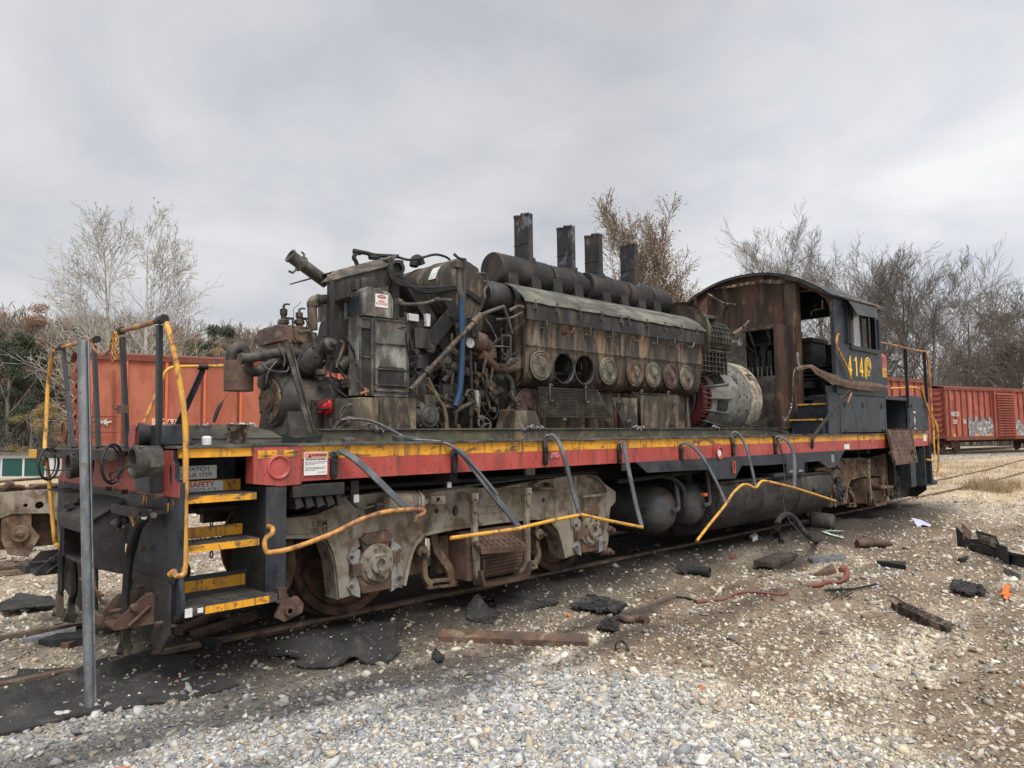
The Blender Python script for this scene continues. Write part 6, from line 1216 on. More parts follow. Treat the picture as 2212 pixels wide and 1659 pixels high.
for r0, r1_ in ((.125, .155), (.075, .10), (.03, .05)):
    A = [(cx+r1_*cos(t), cz+r1_*sin(t)*.95) for t in np.linspace(-.5, pi, 22)]; B = [(cx+r0*cos(t), cz+r0*sin(t)*.95) for t in np.linspace(pi, -.5, 22)]
    leg = .30 if r0 > .05 else (.26 if r0 > .03 else .1)
    m.prism(A+[(cx-r1_-.01, cz-leg*.85+(.03 if r0 > .1 else 0)), (cx-r0-.01, cz-leg*.85+(.03 if r0 > .1 else 0))]+B, 'y', -.016, -.013)
for i in range(4): m.box(cx-.06, cx+.12-.02*i, -.016, -.013, cz-.10-.03*i, cz-.088-.03*i)
ob('emblem', m, 'text_yellow', cabw, sm=0)
# electrical cabinet in front of the cab: brown casing with open front
CX, CY0, CY1 = 8.28, .74, 2.45
a, b = q('g', 680, 600, x=CX), q('g', 905, 930, x=CX)
m = MB(); hy0, hy1, hz0, hz1 = .80, 1.31, 2.50, 3.30
m.prism([(CY0, 1.5), (CY1, 1.5), (CY1, 3.2), (1.65, 3.375), (CY0, 3.37)], 'x', CX, CX+.02, holes=[[(hy0, hz0), (hy1, hz0), (hy1, hz1), (hy0, hz1)]])
ob('front_bulkhead', m, 'oily_grey', L, .003)
m = MB(); m.box(CX, XF, CY0-.015, CY0, 1.5, 3.38); m.box(CX-.01, CX+.0, CY0-.01, CY0+.05, 1.5, 3.37); m.box(CX, XF, CY0, CY1, 3.36, 3.37); m.obox((CX-.005, (hy0+hy1)/2, hz1+.03), (.008, 0, 0), (0, (hy1-hy0)/2+.05, -.0), (0, 0, .02)); m.box(XF-.14, XF-.0, .56, CY0+.02, 1.5, 4.1)
ob('side_bulkhead', m, 'burnt_rust', L, .003)
m = MB(); m.box(CX+.35, CX+.37, CY0, CY1, 1.5, 3.3); m.box(CX+.02, CX+.3, hy0+.02, hy1, hz0-.02, hz0+.0)
for i in range(4): y = hy0+.08+i*.18; m.box(CX+.02, CX+.06, y, y+.015, hz0, hz0+.16); m.box(CX+.02, CX+.06, y+.07, y+.085, hz0, hz0+.16); m.box(CX+.02, CX+.06, y, y+.085, hz0+.15, hz0+.165)
for i in range(8): y = hy0+i*.12; m.box(CX+.15, CX+.3, y, y+.08, hz0+.05, hz0+.35+.1*(i % 3)); 
m.box(CX+.2, CX+.35, hy0, hy1, hz0+.55, hz0+.6)
bi = ob('switchgear', m, 'char', L, .003)
m = MB()
for i in range(5): y = hy0+.06+i*.17; m.box(CX+.01, CX+.03, y, y+.018, hz0, hz0+.17); m.box(CX+.01, CX+.03, y+.075, y+.093, hz0, hz0+.17)
ob('fuse_clip', m, 'pipe_oil', bi)
m = MB(); m.tube(qs('g', [(700, 600), (730, 680), (760, 800), (770, 830)], x=CX-.02), .006, 4, 4); m.tube(qs('g', [(860, 600), (865, 700), (830, 760), (815, 840), (812, 900)], x=CX-.02), .006, 4, 4); m.tube(qs('g', [(690, 560), (700, 620), (720, 680), (740, 720)], x=CX-.02), .007, 4, 4); m.tube(qs('g', [(630, 560), (690, 520), (720, 560), (700, 600), (660, 570)], x=CX-.1), .007, 4, 5); m.tube(qs('g', [(760, 560), (790, 545), (830, 590), (860, 660)], x=CX-.05), .006, 4, 5); m.tube(qs('g', [(680, 700), (700, 740), (740, 775)], x=CX-.02), .006, 4, 4)
ob('hanging_wire', m, 'rubber', L)
m = MB(); a = q('g', 880, 1345, x=CX); m.box(CX-.02, CX, a.y-.06, a.y+.06, a.z-.06, a.z+.06); ob('drain_port', m, 'engine_black', L)
# steps up to the cab door, side boxes along the walkway
m = MB(); m.box(8.30, 8.8, .04, .56, 1.5, 1.74); m.box(8.55, 8.8, .04, .56, 1.74, 2.0); m.prism([(8.42, 1.5), (8.44, 2.18), (8.8, 2.18), (8.8, 1.5)], 'y', -.005, .03); ob('cab_steps', m, 'navy_paint', L, .003)
p = q('g', 1080, 1205, x=8.50); p2_ = q('g', 1045, 1320, x=8.29)
m = MB(); m.box(8.53, 8.56, .035, .555, 1.985, 2.012); m.box(8.275, 8.30, .035, .60, 1.725, 1.752); sep('step_nosing', m, 'handrail_yellow', L)
m = MB(); m.box(8.88, 10.93, -.018, .5, 1.52, 2.16); m.box(8.80, 8.88, -.01, .4, 1.5, 2.16); ob('side_box', m, 'navy_paint', L, .008)
m = MB()
for x in (9.05, 9.85, 10.75):
    m.box(x, x+.05, -.035, -.018, 1.95, 2.04); m.box(x-.02, x+.09, -.032, -.018, 1.55, 1.575)
m.box(8.86, 8.9, -.02, .0, 1.5, 1.62); sep('box_latch', m, 'black_iron', L)
m = MB(); z0, z1 = 1.53, 2.20
m.prism([(10.95, z0), (12.25, z0), (12.25, z1), (10.95, z1)], 'y', -.012, .01, holes=[[(11.02, z0+.05), (12.20, z0+.05), (12.20, z1-.07), (11.02, z1-.07)]]); m.box(10.95, 12.25, .6, .62, z0, z1); m.box(10.95, 12.25, 0, .62, z1-.01, z1); m.box(10.95, 10.97, 0, .62, z0, z1); m.box(12.23, 12.25, 0, .62, z0, z1); m.box(11.3, 12.0, .5, .6, 1.85, 1.98); ob('battery_box', m, 'navy_paint', L, .004)
m = MB(); m.box(10.98, 12.22, -.05, .5, 1.5, 1.56)
for i in range(30): x = random.uniform(11, 12.2); m.box(x, x+.06, -.05, .1, 1.555, 1.555+random.uniform(.01, .03))
ob('battery_box_rubble', m, 'brown_rust', L, kind='stuff')
m = MB(); m.box(12.29, 13.45, -.012, .6, 1.53, 2.24); b2_ = ob('battery_box', m, 'navy_paint', L, .006)
a = q('g', 2018, 1320, y=-.02); m = MB(); m.prism([(a.x, a.z+.1), (a.x+.05, a.z), (a.x, a.z-.1), (a.x-.05, a.z)], 'y', -.016, -.013, holes=[[(a.x, a.z+.07), (a.x+.032, a.z), (a.x, a.z-.07), (a.x-.032, a.z)]]); m.box(a.x-.07, a.x+.07, -.016, -.013, a.z+.15, a.z+.19); m.box(a.x-.06, a.x+.06, -.016, -.013, a.z-.17, a.z-.145); m.box(a.x-.02, a.x+.02, -.016, -.013, a.z-.03, a.z+.03); ob('box_emblem', m, 'text_white', b2_, sm=0)
m = MB()
for x in (12.4, 13.2): m.box(x, x+.08, -.03, -.012, 1.6, 1.63); m.box(x, x+.04, -.03, -.012, 2.0, 2.06)
sep('box_latch', m, 'black_iron', b2_)
# rusty perforated lid hanging down
P = [q('h', 1120, 288, y=-.04), q('h', 1310, 290, y=-.04), q('h', 1355, 535, y=-.16), q('h', 1178, 556, y=-.16)]
m = MB(); m.sheet([[P[0], P[1]], [P[3], P[2]]], .02)
e0 = (P[3]-P[0]); m.bar([P[0]+Vector((.03, -.02, 0)), P[3]+Vector((.03, -.02, 0))], .07, .05, (1, 0, 0)); m.bar([P[3]+Vector((0, -.02, 0)), P[2]+Vector((0, -.02, 0))], .05, .04, (0, 0, 1)); m.bar([P[1]+Vector((-.02, -.02, 0)), P[2]+Vector((-.02, -.02, 0))], .04, .04, (1, 0, 0))
lid = ob('hanging_lid', m, 'brown_rust', L, .003)
m = MB()
for i in range(5):
    for j in range(7):
        u, v = .22+i*.16, .08+j*.135; u2 = u+(.07 if j % 2 else 0); p = P[0].lerp(P[1], u2).lerp(P[3].lerp(P[2], u2), v)+Vector((0, -.022, 0)); m.lathe(p, (0, -1, 0), [(.016, 0), (.016, .003), (0, .003)], 6)
sep('lid_hole', m, 'char', lid)
m = MB()
for px, py in ((1185, 530), (1345, 510), (1160, 470), (1335, 460)): p = q('h', px, py, y=-.18); m.lathe(p, (1, 0, 0), [(0, -.04), (.035, -.04), (.035, .04), (0, .04)], 12)
sep('lid_roller', m, 'pipe_oil', lid)
# torn flap of body sheet running down from the cab side
top = qs('g', [(1065, 905), (1120, 882), (1200, 878), (1260, 915), (1340, 945), (1400, 960), (1435, 990), (1520, 1005), (1640, 1012), (1740, 1030), (1825, 1055)], y=-.06)
bot = qs('g', [(1075, 930), (1125, 905), (1195, 900), (1240, 940), (1300, 985), (1370, 1025), (1395, 1030), (1500, 1050), (1600, 1075), (1700, 1075), (1800, 1068)], y=-.10)
m = MB(); m.sheet([top, [a.lerp(b, .5)+Vector((0, -.012+.03*((i*5) % 3-1)*.5, .0)) for i, (a, b) in enumerate(zip(top, bot))], [b+Vector((0, .02, -.025*((i*3) % 2))) for i, b in enumerate(bot)]], .005)
ob('torn_body_sheet', m, 'brown_rust', L, sm=20)
strip = qs('g', [(1062, 905), (1050, 960), (1045, 1040), (1042, 1120), (1040, 1180), (1028, 1240), (1005, 1290), (990, 1325)], y=.10)
m = MB(); m.sheet([[p, p+Vector((.05, .02, 0)), p+Vector((.12, .05, 0))] for p in spline(strip, 2)], .012); ob('torn_body_strip', m, 'scorched', L)
fs = frill(strip[4:]+qs('g', [(960, 1285), (985, 1310)], y=.2), .015, 40); ob('cut_edge_slag', fs, 'slag', L, sm=0)
m = MB(); m.sheet([qs('g', [(1130, 930), (1360, 930)], y=.12), qs('g', [(1130, 1090), (1350, 1080)], y=.12)], .01) if 0 else m.box(8.46, 8.8, .03, .045, 2.0, 2.3)
ob('door_sill_plate', m, 'navy_paint', L)
m = MB(); m.tube(qs('g', [(1085, 780), (1090, 860), (1098, 890)], y=.5), .02, 6); ob('door_edge_trim', m, 'bright_metal', L)
# short nose beyond the cab
m = MB(); r_ = .12
def nose(z0, z1, mt, nm, top=False):
    mm = MB(); pr = [(10.95, .56), (12.7, .56)]+[(12.85+.15*sin(t)-.0, .71-.15*cos(t)) for t in np.linspace(0, pi/2, 6)]+[(12.85+.15*cos(t), 2.29+.15*sin(t)) for t in np.linspace(0, pi/2, 6)]+[(10.95, 2.44)]
    if top: mm.prism(pr, 'z', z0, z1-.1); s = [(10.95+(x-10.95)*.985, 1.5+(y-1.5)*.88) for x, y in pr]; n = len(pr); mm.add([(x, y, z1-.1) for x, y in pr]+[(10.95+(x-10.95)*.992, 1.5+(y-1.5)*.95, z1-.03) for x, y in pr]+[(x, y, z1) for x, y in s], [(i, (i+1) % n, n+(i+1) % n, n+i) for i in range(n)]+[(n+i, n+(i+1) % n, 2*n+(i+1) % n, 2*n+i) for i in range(n)]+[tuple(range(2*n, 3*n))])
    else: mm.prism(pr, 'z', z0, z1)
    return mm
nz = 3.2
nb = ob('short_hood', nose(1.5, 2.66, 0, 0), 'navy_paint', L); ob('hood_band', nose(2.66, 2.86, 0, 0), 'sill_yellow', nb); ob('hood_top', nose(2.86, nz, 0, 0, True), 'sill_red', nb)
# rear railings
m = MB(); m.tube([q('g', 1735, 700, y=.0), q('g', 1850, 722, y=-.02), q('g', 1950, 748, y=-.02), q('g', 2040, 765, y=-.02), q('g', 2090, 775, y=-.02), q('g', 2108, 800, y=-.02), q('g', 2125, 900, y=-.02), q('g', 2135, 1030, y=-.02), q('g', 2145, 1200, y=-.02), q('g', 2155, 1500, y=-.02)], .022, 8, 3); ob('rear_handrail', m, 'handrail_rust', L)
a, b = q('g', 1940, 755, y=-.02), q('g', 1962, 1220, y=-.02); strap_post('handrail_post', b, a, w=.06); a, b = q('g', 2088, 775, y=-.02), q('g', 2112, 1180, y=-.02); strap_post('handrail_post', b, a, w=.06)
m = MB(); m.tube(qs('g', [(1815, 1062), (1900, 1062), (1985, 1055), (2040, 1062), (2070, 1095), (2088, 1135)], y=.02), .02, 8, 3); ob('rear_grab_rail', m, 'handrail_yellow', L)
m = MB(); m.tube([q('h', 1400, -60, y=-.02), q('h', 1430, 60, y=-.03), q('h', 1465, 160, y=-.05), q('h', 1490, 240, y=-.06), q('h', 1498, 380, y=-.07), q('h', 1502, 500, y=-.07), q('h', 1485, 525, y=-.05), q('h', 1440, 522, y=-.02)], .02, 8, 4); ob('corner_grab_rail', m, 'handrail_yellow', L)
m = MB(); m.tube([q('h', 1485, 180, x=13.75), q('h', 1525, 270, x=13.78), q('h', 1532, 420, x=13.8), q('h', 1535, 580, x=13.8), q('h', 1515, 618, x=13.78), q('h', 1490, 612, x=13.75)], .02, 8, 4); ob('corner_grab_rail', m, 'handrail_yellow', L)
# rear step well and snow plough
m = MB(); m.box(13.05, 13.09, -.02, .55, .42, 1.22); m.box(13.42, 13.46, -.02, .6, .40, 1.28); m.prism([(13.46, 1.3), (13.50, 1.3), (13.52, .62), (13.58, .50), (13.80, .47), (13.80, .42), (13.40, .40), (13.42, 1.2)], 'y', -.02, .0); m.box(13.05, 13.8, -.02, .3, .40, .43)
m.box(12.3, 12.6, .02, .3, .42, 1.15); m.prism([(12.25, 1.22), (13.05, 1.22), (13.05, .42), (12.6, .45)], 'y', .3, .32)
ob('stair_wall', m, 'navy_paint', L, .003)
m = MB(); m.prism([(12.2, .52), (13.5, .48), (13.65, .40), (13.3, .14), (12.3, .16)], 'y', .42, .45); m.prism([(.2, 1.2), (2.8, 1.2), (2.9, .3), (2.7, .14), (.3, .14), (.1, .3)], 'x', 13.46, 13.50); ob('snow_plough', m, 'black_iron', L, .004)
m = MB(); m.prism([(0, 1.2), (3, 1.2), (3, 1.47), (0, 1.47)], 'x', 13.46, 13.5); ob('end_sill', m, 'sill_red', L)
m = MB(); m.box(11.9, 12.0, .2, .3, .5, 1.2); m.bar([(9.05, .3, 1.2), (9.2, .25, 1.0), (9.25, .3, .9)], .06, .04, (0, 1, 0)); m.tube([(9.1, .2, 1.15), (9.3, .1, 1.0), (9.2, .15, .9), (9.05, .2, 1.0)], .02, 6, 4); sep('hanging_pipe', m, 'black_iron', L)
# ================================================================ GROUND
def fbm(x, y, s, seed=0):
    v = 0; a = .5; rr = np.random.default_rng(seed)
    for k in range(5):
        p = rr.uniform(0, 6.28, 4); th = rr.uniform(0, 3.14, 2)
        v = v+a*(np.sin(s*(x*cos(th[0])+y*sin(th[0]))+p[0]+1.7*np.sin(s*.63*(y*cos(th[1])-x*sin(th[1]))+p[1]))*np.sin(s*.87*(x*sin(th[1])+y*cos(th[1]))+p[2])); a *= .55; s = s*2.03
    return v
def track_off(x): x = np.asarray(x, float); return .0028*np.maximum(np.minimum(x, 32)-16, 0)**2+.0896*np.maximum(x-32, 0)
def sstep(a, b, x): t = np.clip((x-a)/(b-a), 0, 1); return t*t*(3-2*t)
def gz_(x, y):
    x = np.asarray(x, float); y = np.asarray(y, float)
    yt = y-track_off(x)
    z = -.17+.030*fbm(x, y, 1.1, 1)+.014*fbm(x, y, 3.7, 2)
    near = np.exp(-((yt-1.5)/1.75)**4)
    z = z*(1-near)+near*(-.036+.012*fbm(x, y, 4, 5)+.02*fbm(x,y,1.6,6))
    # heap of gravel in front of the truck, ruts on the right
    z = z+.05*np.exp(-(((x-3)/3.5)**2+((y+1.6)/.9)**2))+.03*fbm(x*.6, y*1.2, 2.0, 9)*sstep(.5, 3, x)*sstep(0, -1, yt)
    z = z+.014*np.sin((x*.35+y*1.0)*26+2*fbm(x, y, 1.5, 12))*np.exp(-(((x-2.6)/1.3)**2+((y+3.9)/.8)**2))+.02*fbm(x, y, 6.5, 13)*sstep(.5, 3, x)*sstep(0, -1, yt)
    # far track bed on the right
    yb = 11.0-.16*(x-54)+.6-.0
    bed = np.exp(-((y-yb)/2.2)**4)*sstep(20, 40, x); z = z+.12*bed
    # land falls away to the left background
    far = sstep(28, 90, y-.35*x); z = z-2.5*far*sstep(60, 25, x)
    return z
def onground(c_, px, py, dz=0.):
    z = -.17
    for _ in range(4): p = q(c_, px, py, z=z); z = float(gz_(p.x, p.y))
    return Vector((p.x, p.y, z+dz))
def zone(x, y):
    """weights of ground kinds"""
    yt = y-track_off(x); n = fbm(x, y, 1.3, 21); n2 = fbm(x, y, 3.1, 22); n3 = fbm(x, y, 7, 23)
    oil = np.exp(-((yt-1.5)/(2.0+.4*n))**6)*sstep(17, 13, x+n)*(.45+.55*sstep(-2.2, -1.2, x+.5*n2))
    oil = np.maximum(oil, .85*sstep(-.1, .35, n2)*np.exp(-((yt+.7)/.7)**4)*sstep(9, 5, x))
    na = fbm(x*.45+y*.35, (y-x*.35)*1.5, 1.25, 24)
    soil = sstep(-.12, .30, na+.60*sstep(.8, 3.4, x-.35*y)-.23+.45*n3+.25*n2)*sstep(16, 11, x); soil = np.maximum(soil, .6*np.exp(-((yt+.5)/(.55+.3*n2))**4)*sstep(12, 9, x)*sstep(-3, -2, x)); soil = np.maximum(soil, sstep(2.6, 3.4, yt)*sstep(5, 2, x)*.5)
    r_c = np.hypot(x+3.39, y+4.88); grey = sstep(5.9, 5.0, r_c+.35*n+.3*n2)*sstep(1.0, -.2, x-.3+.5*n2); soil = soil*(1-.85*grey)
    straw = np.maximum(sstep(14, 18, x+n)*sstep(12, 8.5, y)*sstep(-.6, 0.0, n2+.2)*sstep(-3.0, 0., yt+.8*n), sstep(27, 30, y-.35*x))
    return oil, soil, grey, straw
cell = np.concatenate([np.arange(-30, -8, 1.), np.arange(-8, 18, .11), np.arange(18, 60, .6), np.arange(60, 420, 8.)])
celly = np.concatenate([np.arange(-30, -7, 1.), np.arange(-7, 4, .09), np.arange(4, 14, .3), np.arange(14, 60, 1.5), np.arange(60, 420, 8.)])
X, Y = np.meshgrid(cell, celly); Z = gz_(X, Y)
xr, yr = X.ravel(), Y.ravel()
ol, so_, gr, st_ = [a[:, None] for a in zone(xr, yr)]
c = np.array([[.33, .275, .20]])*np.ones((len(xr), 1))
n5 = fbm(xr, yr, 5, 31)[:, None]
c = c*(1+.25*n5)
c = c*(1-gr)+gr*np.array([.33, .32, .30]); c = c*(1-so_)+so_*np.array([.145, .105, .07])*(1+.45*n5); c = c*(1-st_)+st_*np.array([.33, .25, .155])*(1+.3*n5); c = c*(1-ol)+ol*np.array([.016, .0125, .010])*(1+1.0*n5)
t = mat('ground_soil', (1, 1, 1), [(1.7, 80., .50, .58, .8), (1.5, 28., .54, .62, .7), (.45, 60., .56, .64, .7), (.35, 17., .56, .66, .8), ((.09, .065, .045), 4., .56, .70, .4)], .95, bump=1., bscale=70, attr='col')
nx_, ny_ = len(cell), len(celly); idx = np.arange(nx_*ny_).reshape(ny_, nx_)
F = np.stack([idx[:-1, :-1], idx[:-1, 1:], idx[1:, 1:], idx[1:, :-1]], -1).reshape(-1, 4)
fastmesh('ground', np.stack([xr, yr, Z.ravel()], 1), F, 'ground_soil', cols=np.clip(c, 0.005, 1), smooth=True, kind='structure')

# ---------------------------------------------------------------- gravel: every stone a small angular lump, all in one sheet of stuff
def hull(seed):
    import bmesh
    rr = np.random.default_rng(seed+200); bm = bmesh.new()
    for _ in range(11):
        p = rr.normal(size=3); p /= np.linalg.norm(p); p = p*np.array([1.15, .9, .75])*rr.uniform(.85, 1.1); bm.verts.new(p)
    r = bmesh.ops.convex_hull(bm, input=bm.verts[:]); bmesh.ops.triangulate(bm, faces=bm.faces[:]); bm.verts.ensure_lookup_table()
    for v_ in [v_ for v_ in bm.verts if not v_.link_faces]: bm.verts.remove(v_)
    bm.verts.index_update(); v = np.array([v_.co[:] for v_ in bm.verts]); f = np.array([[q_.index for q_ in f_.verts] for f_ in bm.faces]); bm.free(); return v, f
def icos(seed):
    return hull(seed)
    rr = np.random.default_rng(seed); ph = (1+5**.5)/2
    v = np.array([(-1, ph, 0), (1, ph, 0), (-1, -ph, 0), (1, -ph, 0), (0, -1, ph), (0, 1, ph), (0, -1, -ph), (0, 1, -ph), (ph, 0, -1), (ph, 0, 1), (-ph, 0, -1), (-ph, 0, 1)])/1.9
    f = np.array([(0, 11, 5), (0, 5, 1), (0, 1, 7), (0, 7, 10), (0, 10, 11), (1, 5, 9), (5, 11, 4), (11, 10, 2), (10, 7, 6), (7, 1, 8), (3, 9, 4), (3, 4, 2), (3, 2, 6), (3, 6, 8), (3, 8, 9), (4, 9, 5), (2, 4, 11), (6, 2, 10), (8, 6, 7), (9, 8, 1)])
    v = v*rr.uniform(.55, 1.2, (12, 1))
    # flatten a few facets so that the lumps look crushed
    for k in range(3):
        n = rr.normal(size=3); n /= np.linalg.norm(n); d = v@n; v = v-np.outer(np.maximum(d-.45, 0), n)
    return v, f
BASE = [icos(s) for s in range(12)]
def stones(px, py, size, cols, name, sink=.25, zoff=None, **k):
    n = len(px); Vs, Fs, Cs = [], [], []; off = 0; kind = RNG.integers(0, len(BASE), n); pz = gz_(px, py) if zoff is None else zoff
    for b in range(len(BASE)):
        s = np.where(kind == b)[0]
        if len(s) == 0: continue
        v, f = BASE[b]; m_ = len(s)
        A = RNG.normal(size=(m_, 4)); A /= np.linalg.norm(A, axis=1, keepdims=True); w_, x_, y_, z_ = A.T
        Rm = np.stack([1-2*(y_*y_+z_*z_), 2*(x_*y_-z_*w_), 2*(x_*z_+y_*w_), 2*(x_*y_+z_*w_), 1-2*(x_*x_+z_*z_), 2*(y_*z_-x_*w_), 2*(x_*z_-y_*w_), 2*(y_*z_+x_*w_), 1-2*(x_*x_+y_*y_)], 1).reshape(m_, 3, 3)
        sc = np.stack([RNG.uniform(.75, 1.35, m_), RNG.uniform(.6, 1.1, m_), RNG.uniform(.5, .95, m_)], 1)
        V = np.einsum('nij,nkj->nki', Rm, v[None]*sc[:, None])*size[s][:, None, None]*.5
        V[:, :, 2] *= .72
        V[:, :, 0] += px[s][:, None]; V[:, :, 1] += py[s][:, None]; V[:, :, 2] += (pz[s]+size[s]*(.5*.6-sink))[:, None]
        Vs.append(V.reshape(-1, 3)); Fs.append((f[None]+(np.arange(m_)*len(v))[:, None, None]+off).reshape(-1, 3)); Cs.append(np.repeat(cols[s], len(v), 0)); off += m_*len(v)
    return fastmesh(name, np.concatenate(Vs), np.concatenate(Fs), 'stone', cols=np.concatenate(Cs), **k)
def scatter(n, r0, r1, a0, a1, p=1.0):
    """polar scatter about the spot where the gravel is seen closest, thinning with distance"""
    u = RNG.uniform(0, 1, n)**p; r = r0*(r1/r0)**u; a = RNG.uniform(a0, a1, n)
    return CAM[0]+r*np.sin(a), CAM[1]+r*np.cos(a), r
px, py, rr_ = scatter(290000, 2.6, 34, YAW-.95, YAW+.85, 1.12)
ol, so_, gr, st_ = zone(px, py); yt = py-track_off(px)
keep = RNG.uniform(0, 1, len(px)) < (1-.90*ol)*(1-.60*so_)*(1-.8*st_)*(.5+.5*np.maximum(gr, sstep(-.5, .25, fbm(px, py, 2.3, 40))))
px, py, rr_, ol, so_, gr = px[keep], py[keep], rr_[keep], ol[keep], so_[keep], gr[keep]
size = np.exp(RNG.normal(0, .45, len(px)))*(.0205+.0022*np.clip(rr_-3, 0, 12))*(1+.15*gr)
size = np.where(RNG.uniform(0, 1, len(px)) < .05, size*1.9, size); size = np.clip(size, .008, .13)
pal_g = np.array([(.34, .34, .335), (.24, .245, .25), (.42, .41, .39), (.30, .27, .23), (.18, .185, .195), (.46, .44, .39), (.36, .30, .22)])
pal_t = np.array([(.50, .44, .34), (.38, .32, .24), (.53, .475, .375), (.28, .235, .18), (.56, .52, .43), (.42, .34, .24), (.22, .195, .165)])
ig = RNG.integers(0, 7, len(px)); cc = np.where((RNG.uniform(0, 1, len(px)) < gr*.85+.12)[:, None], pal_g[ig], pal_t[ig])*RNG.uniform(.85, 1.45, (len(px), 1))
cc = np.minimum(cc, .78)*(1-.88*ol[:, None]*RNG.uniform(.5, 1, (len(px), 1)))*(1-.25*so_[:, None]*RNG.uniform(0, 1, (len(px), 1)))
rd = RNG.uniform(0, 1, len(px)) < .0025; cc[rd] = np.array([.42, .14, .06])*RNG.uniform(.6, 1.1, (rd.sum(), 1))
stones(px, py, size, cc, 'gravel', kind='stuff', label='loose crushed limestone gravel spread over the yard')
# a few larger lumps of soil and stone
px, py, rr_ = scatter(900, 4, 20, YAW-.8, YAW+.8, .9); ol, so_, gr, st_ = zone(px, py); k_ = (ol < .5); px, py = px[k_], py[k_]; so_ = so_[k_]
size = RNG.uniform(.05, .10, len(px)); cc = np.where((so_ > .4)[:, None] & (RNG.uniform(0, 1, (len(px), 1)) < .7), np.array([[.13, .10, .07]]), pal_t[RNG.integers(0, 7, len(px))])*RNG.uniform(.8, 1.1, (len(px), 1))
stones(px, py, size, cc, 'gravel_lumps', sink=.3, kind='stuff', label='larger pale stones and soil clods')
n = 500; W1 = [onground('k', *p_) for p_ in [(RNG.uniform(0, 1250), RNG.uniform(480, 760)) for _ in range(70)]+[(RNG.uniform(1600, 2300), RNG.uniform(250, 480)) for _ in range(60)]]
px = np.array([p_.x for p_ in W1]); py = np.array([p_.y for p_ in W1]); size = RNG.uniform(.008, .028, len(px)); stones(px, py, size, pal_t[RNG.integers(0, 7, len(px))]*1.05, 'gravel_crumbs', sink=0., zoff=gz_(px, py)+.045, kind='stuff', label='stray crumbs of gravel lying on the rubber sheets')
# ballast further right by the far tracks
n = 26000; px = RNG.uniform(14, 60, n); py = RNG.uniform(-6, 12, n)-.0; k_ = (py < 11.0-.16*(px-54)+2) & (np.abs(py-(9.0-.16*(px-54))) < 3.2) | (py < -1-0*px); px, py = px[k_], py[k_]
size = RNG.uniform(.05, .13, len(px)); cc = pal_g[RNG.integers(0, 7, len(px))]*RNG.uniform(.8, 1.2, (len(px), 1))
stones(px, py, size, cc, 'ballast', kind='stuff', label='grey ballast by the far tracks')

# ---------------------------------------------------------------- tracks
def rail(pts, name='rail'):
    prof = [(-.035, 0), (-.035, -.03), (-.009, -.045), (-.009, -.13), (-.065, -.145), (-.065, -.16), (.065, -.16), (.065, -.145), (.009, -.13), (.009, -.045), (.035, -.03), (.035, 0)]
    mm = MB(); P = [Vector(p) for p in pts]; n = len(P); V = []
    for i in range(n):
        T = (P[min(i+1, n-1)]-P[max(i-1, 0)]).normalized(); s = Vector((T.y, -T.x, 0)).normalized(); V += [P[i]+s*a+Vector((0, 0, b)) for a, b in prof]
    k = len(prof); mm.add(V, [(i*k+j, i*k+(j+1) % k, (i+1)*k+(j+1) % k, (i+1)*k+j) for i in range(n-1) for j in range(k)]+[tuple(range(k)), tuple(range((n-1)*k, n*k))])
    return ob(name, mm, 'rail_steel', None, kind='structure')
xs = np.concatenate([np.arange(-9, 16, 1.), np.arange(16, 70, 2.)])
for y in (.825, 2.205): rail([(x, y+track_off(x), 0) for x in xs])
rail([(x, 12.2-.16*(x-54), .08) for x in np.arange(16, 120, 4.)]); rail([(x, 13.65-.16*(x-54), .08) for x in np.arange(16, 120, 4.)])
rail([(x, 7.1+.02*(x-20)-.002*(x-20)**2*0, -.05) for x in np.arange(17, 75, 3.)]) if 0 else None
def ties(f, xs_, half, name):
    mm = MB()
    for x in xs_:
        y, z, an = f(x); d = Vector((sin(an), cos(an), 0)); e_ = Vector((cos(an), -sin(an), 0)); mm.obox((x+random.uniform(-.03, .03), y, z), e_*.115, d*half, Vector((0, 0, .08)))
    return ob(name, mm, 'tie_wood', None, .01, kind='structure')
ties(lambda x: (1.5+track_off(x), -.245, 0), np.arange(-8.8, 40, .55), 1.28, 'railroad_ties'); ties(lambda x: (12.9-.16*(x-54), -.15, .16), np.arange(20, 90, .6), 1.3, 'railroad_ties')

# ---------------------------------------------------------------- trees
def tubes(polys, S=3):
    """polys: list of (pts(n,3), radii(n))"""
    by = {}
    for p, r in polys: by.setdefault(len(p), []).append((p, r))
    Vs, Fs, off = [], [], 0
    for n, L_ in by.items():
        P = np.array([a for a, _ in L_]); R = np.array([b for _, b in L_]); m_ = len(L_)
        T = np.gradient(P, axis=1); T /= np.linalg.norm(T, axis=2, keepdims=True)+1e-9
        ref = np.where(np.abs(T[..., 2:3]) > .9, np.array([1., 0, 0]), np.array([0, 0, 1.])); A = np.cross(T, ref); A /= np.linalg.norm(A, axis=2, keepdims=True)+1e-9; B = np.cross(T, A)
        V = np.stack([P+(A*cos(2*pi*k/S)+B*sin(2*pi*k/S))*R[..., None] for k in range(S)], 2)
        i = np.arange(m_)[:, None, None]*n*S+np.arange(n-1)[None, :, None]*S+np.arange(S)[None, None, :]; i2 = i-np.arange(S)+(np.arange(S)+1) % S
        F = np.stack([i, i2, i2+S, i+S], -1).reshape(-1, 4)+off
        Vs.append(V.reshape(-1, 3)); Fs.append(F); off += m_*n*S
    return np.concatenate(Vs), np.concatenate(Fs)
